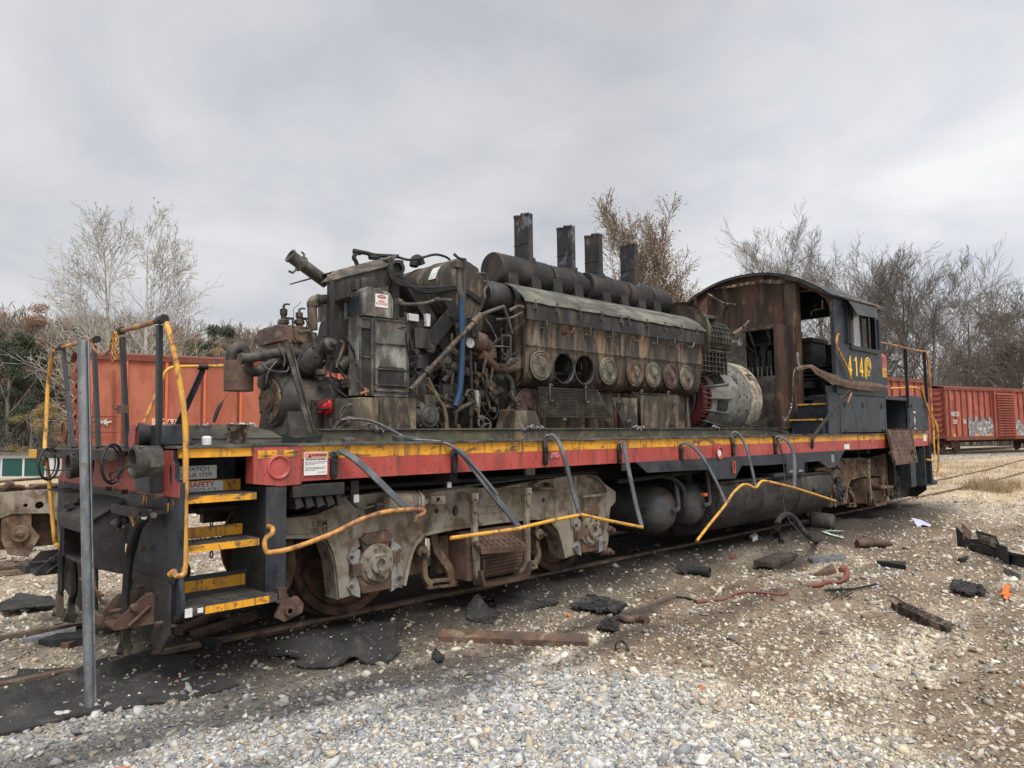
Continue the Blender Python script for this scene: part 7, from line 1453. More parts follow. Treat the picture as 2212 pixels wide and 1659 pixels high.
def grow(rg, out, p, d, length, r, lev, spec, tips):
    S = spec[lev]; n = S['n']; seg = length/(n-1); P = [p]; D = d
    for i in range(n-1):
        D = D+rg.normal(0, S['wob'], 3)+np.array([0, 0, S['up']]); D = D/np.linalg.norm(D); P.append(P[-1]+D*seg)
    P = np.array(P); R = np.linspace(r, r*S['tap'], n); out[min(lev, 2)].append((P, R))
    if lev+1 >= len(spec): tips.append(P[-1]); tips.append(P[n//2]); return
    C_ = spec[lev+1]; nc = int(C_['cnt']*rg.uniform(.8, 1.2))
    for k in range(nc):
        t = C_['t0']+(1-C_['t0'])*(k+rg.uniform(0, 1))/nc; i = min(int(t*(n-1)), n-2); q_ = P[i]+(P[i+1]-P[i])*(t*(n-1)-i); tang = P[i+1]-P[i]; tang = tang/np.linalg.norm(tang)
        side = rg.normal(size=3); side -= tang*side.dot(tang); side /= np.linalg.norm(side)+1e-9; an = C_['ang']*rg.uniform(.7, 1.3)
        dd = tang*cos(an)+side*sin(an); ln = length*C_['len']*rg.uniform(.65, 1.2)*(1-C_['sh']*t); rr = (r+(r*S['tap']-r)*t)*C_['rad']
        grow(rg, out, q_, dd/np.linalg.norm(dd), ln, rr, lev+1, spec, tips)
def lv(n=5, wob=.08, up=.05, tap=.4, cnt=6, t0=.25, ang=.6, len=.5, sh=.4, rad=.5): return dict(n=n, wob=wob, up=up, tap=tap, cnt=cnt, t0=t0, ang=ang, len=len, sh=sh, rad=rad)
def leafquads(rg, pts, s, n_per, spread):
    P = np.repeat(np.array(pts), n_per, 0)+rg.normal(0, spread, (len(pts)*n_per, 3)); m_ = len(P); A = rg.normal(size=(m_, 3)); A /= np.linalg.norm(A, axis=1, keepdims=True); B = np.cross(A, rg.normal(size=(m_, 3))); B /= np.linalg.norm(B, axis=1, keepdims=True)+1e-9
    sz = s*rg.uniform(.6, 1.4, (m_, 1)); V = np.stack([P-A*sz, P-B*sz*.6, P+A*sz, P+B*sz*.6], 1).reshape(-1, 3); F = np.arange(m_*4).reshape(-1, 4); return V, F
def tree(name, loc, h, stems, spec, bark, seed, label, leaf=None, group=None, cat='tree', minr=.0, lean=0.):
    rg = np.random.default_rng(seed); out = [[], [], []]; tips = []
    for (dx, dy, hs, a, az) in stems:
        d = np.array([sin(a)*cos(az), sin(a)*sin(az), cos(a)]); grow(rg, out, np.array([dx, dy, -.2]), d, h*hs, h*.0105*spec[0].get('thick', 1), 0, spec, tips)
    root = empty(name, loc, label=label, cat=cat, group=group); lo = Vector(loc)
    for nm, L_, S in (('trunk', out[0], 7), ('limbs', out[1], 4), ('twigs', out[2], 3)):
        if not L_: continue
        L_ = [(p, np.maximum(r, minr)) for p, r in L_]
        V, F = tubes(L_, S); o = fastmesh(nm, V+np.array(loc), F, bark, root, smooth=True)
    if leaf:
        mt, s, npr, frac = leaf; sel = [t for t in tips if rg.uniform() < frac]
        if sel: V, F = leafquads(rg, sel, s, npr, .22); fastmesh('leaves', V+np.array(loc), F, mt, root)
    return root
def at2(u, v, t): return CAM+(_f+_r*(u-1106)/FPX-_u*(v-829.5)/FPX)*t
# white barked sycamores, left
SY = [dict(lv(n=9, wob=.02, up=.03, tap=.12), thick=1.3), lv(n=7, wob=.025, up=.075, tap=.25, cnt=24, t0=.13, ang=.80, len=.52, sh=.66, rad=.40), lv(n=5, wob=.045, up=.05, tap=.3, cnt=11, t0=.12, ang=.6, len=.52, sh=.35, rad=.45), lv(n=4, wob=.07, up=.03, tap=.5, cnt=5, t0=.15, ang=.6, len=.55, sh=.3, rad=.5), lv(n=3, wob=.07, up=.02, tap=.6, cnt=2, t0=.25, ang=.55, len=.6, sh=.2, rad=.6)]
p = at2(240, 780, 42); tree('sycamore_tree', (p[0], p[1], -1.), 13.9, [(0, 0, 1, .03, 2.)], SY, 'bark_white', 5, 'white barked bare sycamore, left one of the pair behind the red boxcar', ('leaf_brown', .07, 1, .06), 'sycamores behind the boxcar', minr=.010)
p = at2(312, 780, 41); tree('sycamore_tree', (p[0], p[1], -1.), 13.9, [(0, 0, 1, .02, 0.)], SY, 'bark_white', 9, 'white barked bare sycamore, right one of the pair behind the red boxcar', ('leaf_brown', .07, 1, .06), 'sycamores behind the boxcar', minr=.010)
# tall thin tree behind the stacks with a few pale leaves
CT = [dict(lv(n=9, wob=.04, up=.04, tap=.15), thick=.55), lv(n=7, wob=.035, up=.10, tap=.25, cnt=24, t0=.15, ang=.50, len=.44, sh=.6, rad=.5), lv(n=5, wob=.05, up=.05, tap=.3, cnt=11, t0=.15, ang=.6, len=.50, sh=.3, rad=.5), lv(n=4, wob=.07, up=.03, tap=.5, cnt=9, t0=.15, ang=.6, len=.45, sh=.3, rad=.55)]
p = at2(1400, 800, 42); tree('tall_tree', (p[0], p[1], -.3), 14.2, [(0, 0, 1, .01, 0), (.4, -.4, .92, .03, -.8), (-.5, .5, .86, .04, 2.4), (1.1, -1.1, .64, .08, -.8)], CT, 'bark_brown', 14, 'tall slender tree with a few pale orange leaves behind the exhaust stacks', ('leaf_brown', .055, 2, .30), minr=.014)
p = at2(1500, 800, 44); tree('small_tree', (p[0], p[1], -.3), 9., [(0, 0, 1, .04, 0), (.4, -.3, .8, .16, -.8)], CT, 'bark_brown', 15, 'shorter slender tree between the exhaust stacks and the cab roof', ('leaf_rust', .055, 2, .2), minr=.013)
# bare trees on the right
VT = [dict(lv(n=7, wob=.03, up=.03, tap=.35), thick=.8), lv(n=8, wob=.04, up=.025, tap=.22, cnt=17, t0=.16, ang=.70, len=.78, sh=.52, rad=.48), lv(n=6, wob=.04, up=.035, tap=.25, cnt=9, t0=.18, ang=.50, len=.56, sh=.3, rad=.45), lv(n=5, wob=.05, up=.02, tap=.4, cnt=8, t0=.12, ang=.50, len=.55, sh=.3, rad=.5), lv(n=4, wob=.07, up=.01, tap=.6, cnt=5, t0=.2, ang=.5, len=.55, sh=.3, rad=.6)]
VT4 = VT
for i, (u, t, h, st, sp, sd, lab, bk) in enumerate((
    (1668, 76, 28.5, [(0, 0, .62, .03, 0)], VT4, 21, 'slim bare tree just left of the cab roof', 'bark_grey'),
    (1785, 78, 28., [(0, 0, .62, .03, 0), (.6, -.5, .5, .15, -.8)], VT4, 22, 'bare tree rising behind the middle of the cab roof', 'bark_grey'),
    (1925, 74, 28.5, [(0, 0, .52, .05, 2.4), (1.2, -1.2, .56, .04, 0)], VT, 23, 'broad bare tree with fanned branches right behind the navy cab', 'bark_dark'),
    (2010, 73, 28., [(0, 0, .54, .05, 0)], VT, 24, 'broad bare tree with fanned branches above the gap between the red boxcars', 'bark_dark'),
    (2090, 80, 26., [(0, 0, .55, .05, 0)], VT4, 25, 'smaller bare tree above the left end of the far boxcar', 'bark_grey'),
    (2205, 78, 23.5, [(0, 0, .55, .03, 0), (.8, -.5, .5, .12, 2)], VT, 26, 'bare tree at the right edge of the photo above the far boxcar', 'bark_dark'),
    (2275, 76, 24., [(0, 0, .55, .03, 0)], VT4, 27, 'bare tree reaching in from beyond the right edge of the photo', 'bark_dark'))):
    p = at2(u, 800, t); tree('bare_tree', (p[0], p[1], -.5), h, st, sp, bk, sd, lab, ('leaf_rust', .06, 1, .03), 'bare trees on the right', minr=.012)
# hills and woods
def hillgrid(name, P0, P1, depth, prof, n=60, m_=10, matn='hill_brush', base=-3):
    P0, P1 = Vector(P0), Vector(P1); d = (P1-P0); nrm = Vector((-d.y, d.x, 0)).normalized(); rows = []
    for i in range(n+1):
        u = i/n; a = P0+d*u; r = []
        for j in range(m_+1):
            v = j/m_; h = prof(u)*sin(min(v, 1)*pi/2)**.9; q_ = a+nrm*depth*v; r.append((q_.x, q_.y, base+h+(random.uniform(-.4, .4) if 0 < j else 0)))
        rows.append(r)
    mm = MB(); mm.sheet(rows, -.3); return ob(name, mm, matn, None, kind='structure')
hl = lambda u: 4.0*(1-sstep(.3, .8, u))+16.5
A, B = at2(-420, 950, 92), at2(900, 950, 100); hillgrid('hill', (A[0], A[1], 0), (B[0], B[1], 0), 60, hl)
A2, B2 = at2(1850, 930, 92), at2(2500, 930, 88); hillgrid('hill', (A2[0], A2[1], 0), (B2[0], B2[1], 0), 45, lambda u: 4.5+6.0*sstep(.05, .55, u), base=-1)
WSP = [dict(lv(n=5, wob=.06, up=.05, tap=.3), thick=.8), lv(n=5, wob=.1, up=.08, tap=.3, cnt=12, t0=.15, ang=.6, len=.5, sh=.5, rad=.5), lv(n=4, wob=.15, up=.04, tap=.5, cnt=7, t0=.15, ang=.65, len=.45, sh=.4, rad=.6)]
def wood(name, spots, bark, seed, label, minr=.03):
    rg = np.random.default_rng(seed); protos = []
    for k in range(4):
        out = [[], [], []]; tips = []; grow(rg, out, np.zeros(3), np.array([0, 0, 1.]), 1., .012, 0, WSP, tips); protos.append(out[0]+out[1]+out[2])
    polys = []
    for (x, y, z, h) in spots:
        a = rg.uniform(0, 6.28); c_, s_ = cos(a), sin(a); Rz = np.array([[c_, -s_, 0], [s_, c_, 0], [0, 0, 1]])*h
        for p, r in protos[rg.integers(0, 4)]: polys.append((p@Rz.T+np.array([x, y, z]), np.maximum(r*h, minr*h/8)))
    V, F = tubes(polys, 3); return fastmesh(name, V, F, bark, smooth=True, kind='stuff', label=label)
rg = np.random.default_rng(77)
def spots(n, u0, u1, t0, t1, h0, h1, zf):
    out = []
    for _ in range(n): u, t = rg.uniform(u0, u1), rg.uniform(t0, t1); p = at2(u, 900, t); out.append((p[0], p[1], zf(u, t), rg.uniform(h0, h1)))
    return out
zl = lambda u, t: -2.7+float(hl((u+420)/1320))*sin(min(max((t-93)/58, 0), 1)*pi/2)**.9
wood('woodland', spots(380, -120, 700, 100, 155, 7, 10, zl), 'bark_brown', 31, 'brown bare woods covering the hillside on the left', .035)
wood('underbrush', spots(480, -60, 560, 93, 108, 3.5, 7, lambda u, t: -2.7+.12*(t-93)), 'bark_grey', 32, 'tangled grey brown undergrowth at the foot of the left hill', .045)
zr = lambda u, t: -.7+(4.5+6.0*float(sstep(.05, .55, (u-1880)/620)))*sin(min(max((t-90)/45, 0), 1)*pi/2)**.9
wood('woodland', spots(320, 1560, 2350, 84, 130, 5.0, 8.5, zr), 'bark_grey', 33, 'grey brown woods on the rise behind the far boxcars', .035)
wood('underbrush', spots(300, 1800, 2300, 76, 90, 3.5, 5.5, lambda u, t: -.6), 'bark_brown', 34, 'tangled brown undergrowth behind the far boxcars', .04)
# leafy trees on the left hill: evergreens, rusty oaks, yellow shrub
def leafy(name, u, t, ztop_v, rw, mt, seed, label, group=None, trunk='bark_dark', dens=1., z0=None, fill=.5):
    p = at2(u, ztop_v, t); base = gz_(p[0], p[1])-.3 if z0 is None else z0; H = p[2]-base; rgl = np.random.default_rng(seed)
    root = empty(name, (p[0], p[1], base), label=label, cat='shrub' if 'shrub' in name else 'tree', group=group)
    out = [[], [], []]; tips = []; grow(rgl, out, np.zeros(3), np.array([0, 0, 1.]), H*.85, H*.02, 0, WSP, tips)
    V, F = tubes(out[0]+out[1], 5); fastmesh('trunk', V+np.array([p[0], p[1], base]), F, trunk, root, smooth=True)
    nb = int(24*dens); cl = []
    for k in range(nb):
        a, rr, zz = rgl.uniform(0, 6.28), sqrt(rgl.uniform(0, 1)), rgl.uniform(.22, .98); w_ = rw*(1-((zz-.5)/.62)**2)**.5 if abs(zz-.5) < .62 else .2; cl.append((rr*w_*cos(a), rr*w_*sin(a), H*zz))
    per = int(430*dens); C0 = np.repeat(np.array(cl), per, 0); rad = rw*.36; dirs = rgl.normal(size=C0.shape); dirs /= np.linalg.norm(dirs, axis=1, keepdims=True); P = C0+dirs*rad*rgl.uniform(.3, 1.05, (len(C0), 1))*np.array([1, 1, .7])
    A_ = rgl.normal(size=P.shape); A_ /= np.linalg.norm(A_, axis=1, keepdims=True); B_ = np.cross(A_, rgl.normal(size=P.shape)); B_ /= np.linalg.norm(B_, axis=1, keepdims=True)+1e-9; sz = rw*.032*rgl.uniform(.5, 1.4, (len(P), 1))
    V = np.stack([P-A_*sz, P-B_*sz*.6, P+A_*sz, P+B_*sz*.6], 1).reshape(-1, 3)+np.array([p[0], p[1], base]); fastmesh('crown', V, np.arange(len(P)*4).reshape(-1, 4), mt, root)
    return root
G = 'leafy trees on the left hill'
EXTRA = [('evergreen_tree', -5, 88, 730, 3., 'leaf_green', 'dark evergreen cut by the left edge of the photo', 1.2), ('oak_tree', 175, 84, 740, 2.6, 'leaf_brown', 'brown oak in the hollow left of the sycamores', .8), ('evergreen_tree', 275, 88, 735, 2.5, 'leaf_green', 'dark evergreen between the two sycamore trunks', 1.), ('evergreen_tree', 335, 86, 742, 2.4, 'leaf_green', 'low dark evergreen just right of the sycamore trunks', 1.), ('oak_tree', 500, 84, 752, 2.4, 'leaf_brown', 'low brown oak right above the boxcar roof by the intake can', .8), ('evergreen_tree', 420, 86, 745, 2.3, 'leaf_olive', 'low olive evergreen above the middle of the left boxcar', 1.)]
for i, (nm, u, t, v, rw, mt, lab, dn) in enumerate((
    ('evergreen_tree', 30, 80, 715, 2.6, 'leaf_green', 'dark evergreen low on the hill at the left edge of the photo', 1.2), ('evergreen_tree', 72, 83, 712, 2.4, 'leaf_green', 'dark evergreen on the left hill below the rusty oak, second from the left edge', 1.2),
    ('oak_tree', 110, 95, 655, 2.9, 'leaf_rust', 'rusty orange oak at the top of the left hill, the highest one', .8), ('oak_tree', 150, 97, 672, 2.3, 'leaf_rust', 'rusty orange oak just right of the highest one on the left hill', .7),
    ('evergreen_tree', 78, 99, 690, 1.9, 'leaf_olive', 'small olive evergreen left of the rusty oak on the hill crest', .9), ('evergreen_tree', 195, 90, 688, 2.4, 'leaf_green', 'dark evergreen between the rusty oaks and the sycamores', 1.), ('evergreen_tree', 250, 95, 690, 2.4, 'leaf_olive', 'olive evergreen behind the left sycamore trunk', 1.),
    ('oak_tree', 215, 84, 745, 2.4, 'leaf_brown', 'brown leafed oak behind the left sycamore, low on the hill', .7), ('evergreen_tree', 300, 97, 700, 2.4, 'leaf_olive', 'olive evergreen behind the right sycamore trunk', 1.), ('oak_tree', 350, 92, 700, 2.8, 'leaf_brown', 'large brown oak right of the sycamores on the hill', .8),
    ('oak_tree', 400, 96, 706, 2.4, 'leaf_brown', 'brown oak behind the bent yellow handrail', .8), ('evergreen_tree', 445, 96, 712, 2.4, 'leaf_green', 'round green tree right of the brown oaks', 1.1), ('evergreen_tree', 480, 94, 705, 2.9, 'leaf_green', 'larger round green tree above the right end of the left boxcar', 1.2),
    ('evergreen_tree', 565, 98, 730, 1.8, 'leaf_olive', 'small olive tree behind the intake pipes of the engine', 1.), ('oak_tree', 525, 99, 728, 1.9, 'leaf_brown', 'low brown oak between the green trees over the left boxcar', .7), ('oak_tree', 20, 98, 672, 2.2, 'leaf_brown', 'thin brown oak on the crest at the left edge', .5))+tuple(EXTRA)):
    leafy(nm, u, t+16, v, rw*(t+16)/t, mt, 100+i, lab, G, dens=dn*1.15)
for i, (u, t, v, rw, lab) in enumerate(((70, 91, 868, 2.5, 'yellow leafed shrub left of the fallen grab rail behind the scrap truck'), (112, 90, 872, 2.5, 'yellow leafed shrub directly behind the yellow corner grab rail'), (148, 90, 900, 1.9, 'low yellow leafed shrub beside the left end of the boxcar'))):
    leafy('yellow_shrub', u, t, v, rw, 'leaf_yellow', 140+i, lab, 'yellow shrubs left', dens=.6)
for i, (u, v, lab) in enumerate(((1940, 786, 'small olive tree peeking between the cab and the rear railing'), (2060, 775, 'olive tree on the rise above the left end of the far boxcar'), (2190, 808, 'yellowish bush above the right end of the far boxcar'))):
    leafy('green_tree', u, 94, v, 2.0, 'leaf_olive', 150+i, lab, 'small trees on the right rise', dens=.5)
# leafy cover of the hillside that reads as one mass
def cover(name, n, mt, seed, u0, u1, t0, t1, zf, label, s=.30, hh=5.):
    rgc = np.random.default_rng(seed); P = []; per = 34
    for _ in range(n):
        u, t = rgc.uniform(u0, u1), rgc.uniform(t0, t1); p = at2(u, 900, t); z = zf(u, t)+rgc.uniform(.2, 1)*hh; P.append(np.array([p[0], p[1], z])+rgc.normal(0, 1, (per, 3))*np.array([1.3, 1.3, 1.0]))
    P = np.concatenate(P); A_ = rgc.normal(size=P.shape); A_ /= np.linalg.norm(A_, axis=1, keepdims=True); B_ = np.cross(A_, rgc.normal(size=P.shape)); B_ /= np.linalg.norm(B_, axis=1, keepdims=True)+1e-9; sz = s*rgc.uniform(.4, 1.2, (len(P), 1))
    V = np.stack([P-A_*sz, P-B_*sz*.6, P+A_*sz, P+B_*sz*.6], 1).reshape(-1, 3); return fastmesh(name, V, np.arange(len(P)*4).reshape(-1, 4), mt, kind='stuff', label=label)
cover('hillside_foliage', 420, 'leaf_olive', 201, -80, 700, 104, 150, zl, 'muted green foliage covering the left hillside')
cover('hillside_foliage', 460, 'leaf_brown', 202, -80, 700, 98, 150, zl, 'autumn brown foliage covering the left hillside')
cover('hillside_foliage', 200, 'leaf_green', 203, -80, 700, 104, 145, zl, 'dark green foliage patches on the left hillside', hh=4.)
# dry grass tufts
def grass(name, xr_, yr_, n, h, lab):
    gx_, gy_ = RNG.uniform(*xr_, n), RNG.uniform(*yr_, n); keep = fbm(gx_, gy_, 1.4, 60) > -.05; gx_, gy_ = gx_[keep], gy_[keep]; n = len(gx_); gzz = gz_(gx_, gy_); polys = []
    hh = RNG.uniform(.4, 1., n)*h; lx, ly = RNG.normal(0, .35, n)*hh, RNG.normal(0, .35, n)*hh
    P = np.stack([np.stack([gx_, gy_, gzz], 1), np.stack([gx_+lx*.35, gy_+ly*.35, gzz+hh*.6], 1), np.stack([gx_+lx, gy_+ly, gzz+hh], 1)], 1); R = np.stack([np.full(n, .006), np.full(n, .005), np.full(n, .002)], 1)
    V, F = tubes([(P[i], R[i]) for i in range(n)], 3); return fastmesh(name, V, F, 'dry_grass', kind='stuff', label=lab)
grass('dry_grass', (15, 40), (-2.2, 9), 9000, .13, 'dry straw coloured grass between the right hand tracks')
grass('dry_grass', (18.5, 21), (-.2, .8), 700, .34, 'taller tan grass clump beside the rail beyond the locomotive')
# ---------------------------------------------------------------- boxcars
def boxcar(P0, ang, length, H, name, label, mt, ribs, end_ribs=5, dark='boxcar_dark', bright='boxcar_bright', door=None, W=3.0, z0=1.0, base=0.):
    """P0: near-left lower corner; ang: heading of the side; local axes u along, v away from the viewer"""
    u = Vector((cos(ang), sin(ang), 0)); v = Vector((-sin(ang), cos(ang), 0)); O = Vector((P0[0], P0[1], base))
    def X(a, b, c_): return O+u*a+v*b+Vector((0, 0, c_))
    def bx(mm, a0, a1, b0, b1, c0, c1): mm.hexa([X(a0, b0, c0), X(a1, b0, c0), X(a1, b1, c0), X(a0, b1, c0), X(a0, b0, c1), X(a1, b0, c1), X(a1, b1, c1), X(a0, b1, c1)])
    root = empty(name, X(length/2, W/2, 0), label=label, cat='boxcar', group='red boxcars')
    mm = MB(); bx(mm, .03, length-.03, .03, W-.03, z0, H); ob('body', mm, mt, root)
    mm = MB()
    for i in range(end_ribs):
        z = z0+.25+(H-z0-.5)*(i+.5)/end_ribs; hh = (H-z0)/end_ribs*.30
        for a in (0, length): s = -1 if a == 0 else 1; mm.add([X(a, .12, z-hh), X(a, W-.12, z-hh), X(a+s*.09, W-.2, z), X(a+s*.09, .2, z), X(a, .12, z+hh), X(a, W-.12, z+hh)], [(0, 1, 2, 3), (3, 2, 5, 4)])
    sep('end_rib', mm, mt, root, sm=0)
    mm = MB()
    for a in ribs: bx(mm, a, a+.09, -.05, .04, z0+.05, H-.12)
    sep('side_post', mm, bright, root, .004)
    mm = MB(); bx(mm, -.05, length+.05, -.07, .05, H-.14, H+.02); bx(mm, -.02, length+.02, -.05, .04, z0-.18, z0+.08)
    for a in ribs: bx(mm, a-.07, a-.02, -.02, .035, z0+.05, H-.12)
    bx(mm, -.03, .09, -.06, .06, z0-.1, H); bx(mm, length-.09, length+.03, -.06, .06, z0-.1, H); ob('side_sill', mm, dark, root)
    mm = MB(); rows = [[X(a, -.06, H+.02), X(a, W*.25, H+.16), X(a, W*.5, H+.2), X(a, W*.75, H+.16), X(a, W+.06, H+.02)] for a in np.linspace(-.1, length+.1, 12)]; mm.sheet(rows, .03); ob('roof', mm, 'lid_grey' if 0 else dark, root, sm=0)
    mm = MB(); bx(mm, .4, length-.4, W*.4, W*.6, z0-.35, z0-.1); ob('underframe', mm, 'underside', root)
    for a in (1.6, length-1.6):
        mm = MB(); bx(mm, a-.95, a+.95, .55, .68, .42, .62); bx(mm, a-.25, a+.25, .45, .7, .35, .8); bx(mm, a-.2, a+.2, .6, W-.6, .45, .85); bg_ = ob('bogie', mm, 'brown_rust', root, .02)
        for k in (-.85, .85):
            for b in (.72, W-.84):
                mm = MB(); mm.lathe(X(a+k, b, .42), v, [(0, 0), (.1, 0), (.12, .03), (.34, .04), (.38, 0), (.42, 0), (.42, .1), (.45, .12), (0, .12)], 24); ob('wheel', mm, 'wheel_rust', bg_)
    mm = MB()
    for k in range(6): z = z0+.1+k*.35; a = .12; mm.tube([X(a, -.12, z), X(a+.42, -.12, z)], .011, 5)
    sep('ladder_rung', mm, dark, root)
    return root, X, bx
# left car, behind the front end of the locomotive
PL = q('D', 171, 765, z=4.35)
bl, XL_, bxl = boxcar((PL.x, PL.y), -.17, 15.2, 4.35, 'boxcar', 'red boxcar behind the front railings with stencilled peach patch', 'boxcar_red', [.32+.0]+[1.32+1.22*i for i in range(12)], end_ribs=6, bright='boxcar_bright', z0=.85)
m = MB()
def lpt(c_, px, py, off=-.03):
    """a sighted point on the near side of the left car"""
    d = q(c_, px, py, t=1.)-Vector(CAM); d = Vector(d); nrm = XL_(0, 1, 0)-XL_(0, 0, 0); t = (XL_(0, off, 0)-Vector(CAM)).dot(nrm)/d.dot(nrm); return Vector(CAM)+d*t
a, b, c_, d_2 = lpt('a', 1165, 970), lpt('a', 1375, 978), lpt('a', 1380, 1180), lpt('a', 1170, 1180); m.hexa([a, b, c_, d_2]+[p+Vector((0, -.008, 0)) for p in (a, b, c_, d_2)])
e1, e2, e3, e4 = lpt('a', 1390, 1065), lpt('a', 1466, 1068), lpt('a', 1460, 1180), lpt('a', 1380, 1180); m.hexa([e1, e2, e3, e4]+[p+Vector((0, -.008, 0)) for p in (e1, e2, e3, e4)]); pt = ob('stencil_patch', m, 'patch_peach', bl)
Rb = Matrix.Rotation(-.17, 4, 'Z') @ Matrix.Rotation(radians(90), 4, 'X')
for s_, px, py, sz in (('TW', 1278, 1022, .42), ('50', 1280, 1092, .42), ('39', 1445, 1093, .42)):
    text('lettering', s_, sz, Matrix.Translation(lpt('a', px, py, -.045)) @ Rb, 'sign_dark', pt, .003, .8, .008)
m = MB(); m.tube([lpt('a', x, y, -.04) for x, y in ((718, 985), (740, 975), (760, 1010), (775, 980), (780, 1010), (800, 985), (820, 1005), (865, 995), (830, 1000), (800, 1015), (815, 970), (822, 1028))], .015, 4, 3); ob('graffiti_tag', m, 'white_sign', bl)
m = MB()
for i in range(5): m.tube([lpt('a', 860+i*7, 600, -.08), lpt('a', 862+i*7, 1150, -.08)], .006, 4)
for y in (955, 1075): m.tube([lpt('a', 700, y, -.1), lpt('a', 905, y, -.1)], .02, 5)
ob('ladder', m, 'boxcar_dark', bl)
m = MB(); c0 = lpt('a', 490, 1080, .6); u_ = Vector((cos(-.17), sin(-.17), 0)); m.tube([c0+Vector((0, .33*cos(t), .33*sin(t))) for t in np.linspace(0, 2*pi, 20)], .03, 6); m.cyl(c0, c0+u_*.4, .05); m.tube([c0+u_*.4, c0+u_*1.2+Vector((0, 0, -.3))], .03); ob('brake_wheel', m, 'boxcar_dark', bl)
# right car A (behind the rear railings) and far car B
PA = q('D', 1904, 815, z=4.3); PA2 = q('D', 2009, 824, z=4.3); angA = math.atan2(PA2.y-PA.y, PA2.x-PA.x); uA = Vector((cos(angA), sin(angA), 0)); LA = 15.2; OA = PA2-uA*LA
ba, XA_, bxa = boxcar((OA.x, OA.y), angA, LA, 4.3, 'boxcar', 'dull red boxcar seen between the short hood and the rear railing', 'boxcar_far', [.9*i+.6 for i in range(16)], z0=1., bright='boxcar_far')
PB = q('D', 2038, 837, z=4.4); PB2 = q('D', 2212, 843.5, z=4.4); angB = math.atan2(PB2.y-PB.y, PB2.x-PB.x)
bb, XB_, bxb = boxcar((PB.x, PB.y), angB, 15.8, 4.4, 'boxcar', 'far red boxcar with ribbed door and grey graffiti at the right edge', 'boxcar_far', [.55+.72*i for i in range(8)]+[8.6+.72*i for i in range(10)], end_ribs=8, z0=1.05, bright='boxcar_far')
mm = MB(); bxb(mm, 5.9, 8.3, -.12, -.02, 1.05, 4.15); bxb(mm, 5.75, 5.9, -.2, 0, 1.0, 4.3); bxb(mm, 8.3, 8.4, -.2, 0, 1.0, 4.3); dr = ob('sliding_door', mm, 'boxcar_far', bb)
mm = MB()
for i in range(17): bxb(mm, 6.0, 8.2, -.27, -.12, 1.15+i*.178, 1.21+i*.178)
sep('door_rib', mm, 'boxcar_far', dr)
mm = MB(); rgq = random.Random(5)
def gra(x0, x1, zt):
    n = 26; top = [(x0+(x1-x0)*i/n, zt+.22*sin(i*.9)+rgq.uniform(-.06, .06)) for i in range(n+1)]; poly = [(x0, 1.12)]+top+[(x1, 1.12)]
    tri = tessellate_polygon([[Vector((a, b, 0)) for a, b in poly]]); mm.add([XB_(a, -.056, b) for a, b in poly]+[XB_(a, -.05, b) for a, b in poly], [tuple(t_) for t_ in tri]+[(i, (i+1) % len(poly), len(poly)+(i+1) % len(poly), len(poly)+i) for i in range(len(poly))])
gra(2.6, 5.7, 2.3); gra(8.5, 14., 2.1); sep('graffiti', mm, 'graffiti', bb, sm=0)
RbB = Matrix.Rotation(angB, 4, 'Z') @ Matrix.Rotation(radians(90), 4, 'X')
for s_, a_, z_, sz in (('NKCR', 1.05, 2.62, .42), ('130', .98, 2.1, .42), ('56', 2.15, 2.12, .42)): text('lettering', s_, sz, Matrix.Translation(XB_(a_, -.06, z_)) @ RbB, 'text_white', bb, .003, .85, .012)
mm = MB()
for a_ in (3.4, 5.1, 8.7, 10.4, .7): bxb(mm, a_, a_+.3, -.07, -.06, 1.12, 1.3)
sep('reflector', mm, 'sill_yellow', bb)
# low storage building, far left
Pb0, Pb1 = at2(-60, 980, 88), at2(114, 981, 86); d = Vector((Pb1[0]-Pb0[0], Pb1[1]-Pb0[1], 0)); Lb = d.length; ub = d/Lb; vb = Vector((-ub.y, ub.x, 0)); Ob = Vector((Pb0[0], Pb0[1], Pb0[2]-2.72))
def XS(a, b, c_): return Ob+ub*a+vb*b+Vector((0, 0, c_))
def bxs(mm, a0, a1, b0, b1, c0, c1): mm.hexa([XS(a0, b0, c0), XS(a1, b0, c0), XS(a1, b1, c0), XS(a0, b1, c0), XS(a0, b0, c1), XS(a1, b0, c1), XS(a1, b1, c1), XS(a0, b1, c1)])
rt = empty('storage_building', XS(Lb/2, 3, 0), label='low white storage building with green roll doors in the left background', cat='building')
mm = MB(); bxs(mm, -6, Lb, 0, 6, -.4, 2.5); ob('wall', mm, 'wall_white', rt); mm = MB(); bxs(mm, -6.2, Lb+.2, -.4, 6.2, 2.5, 2.75); ob('roof', mm, 'cabinet_steel', rt)
for k in range(6):
    a_ = Lb-.9-(k+1)*3.1+.2; mm = MB(); bxs(mm, a_, a_+2.75, -.05, .0, 0, 2.1); o_ = ob('roll_door', mm, 'door_green', rt)
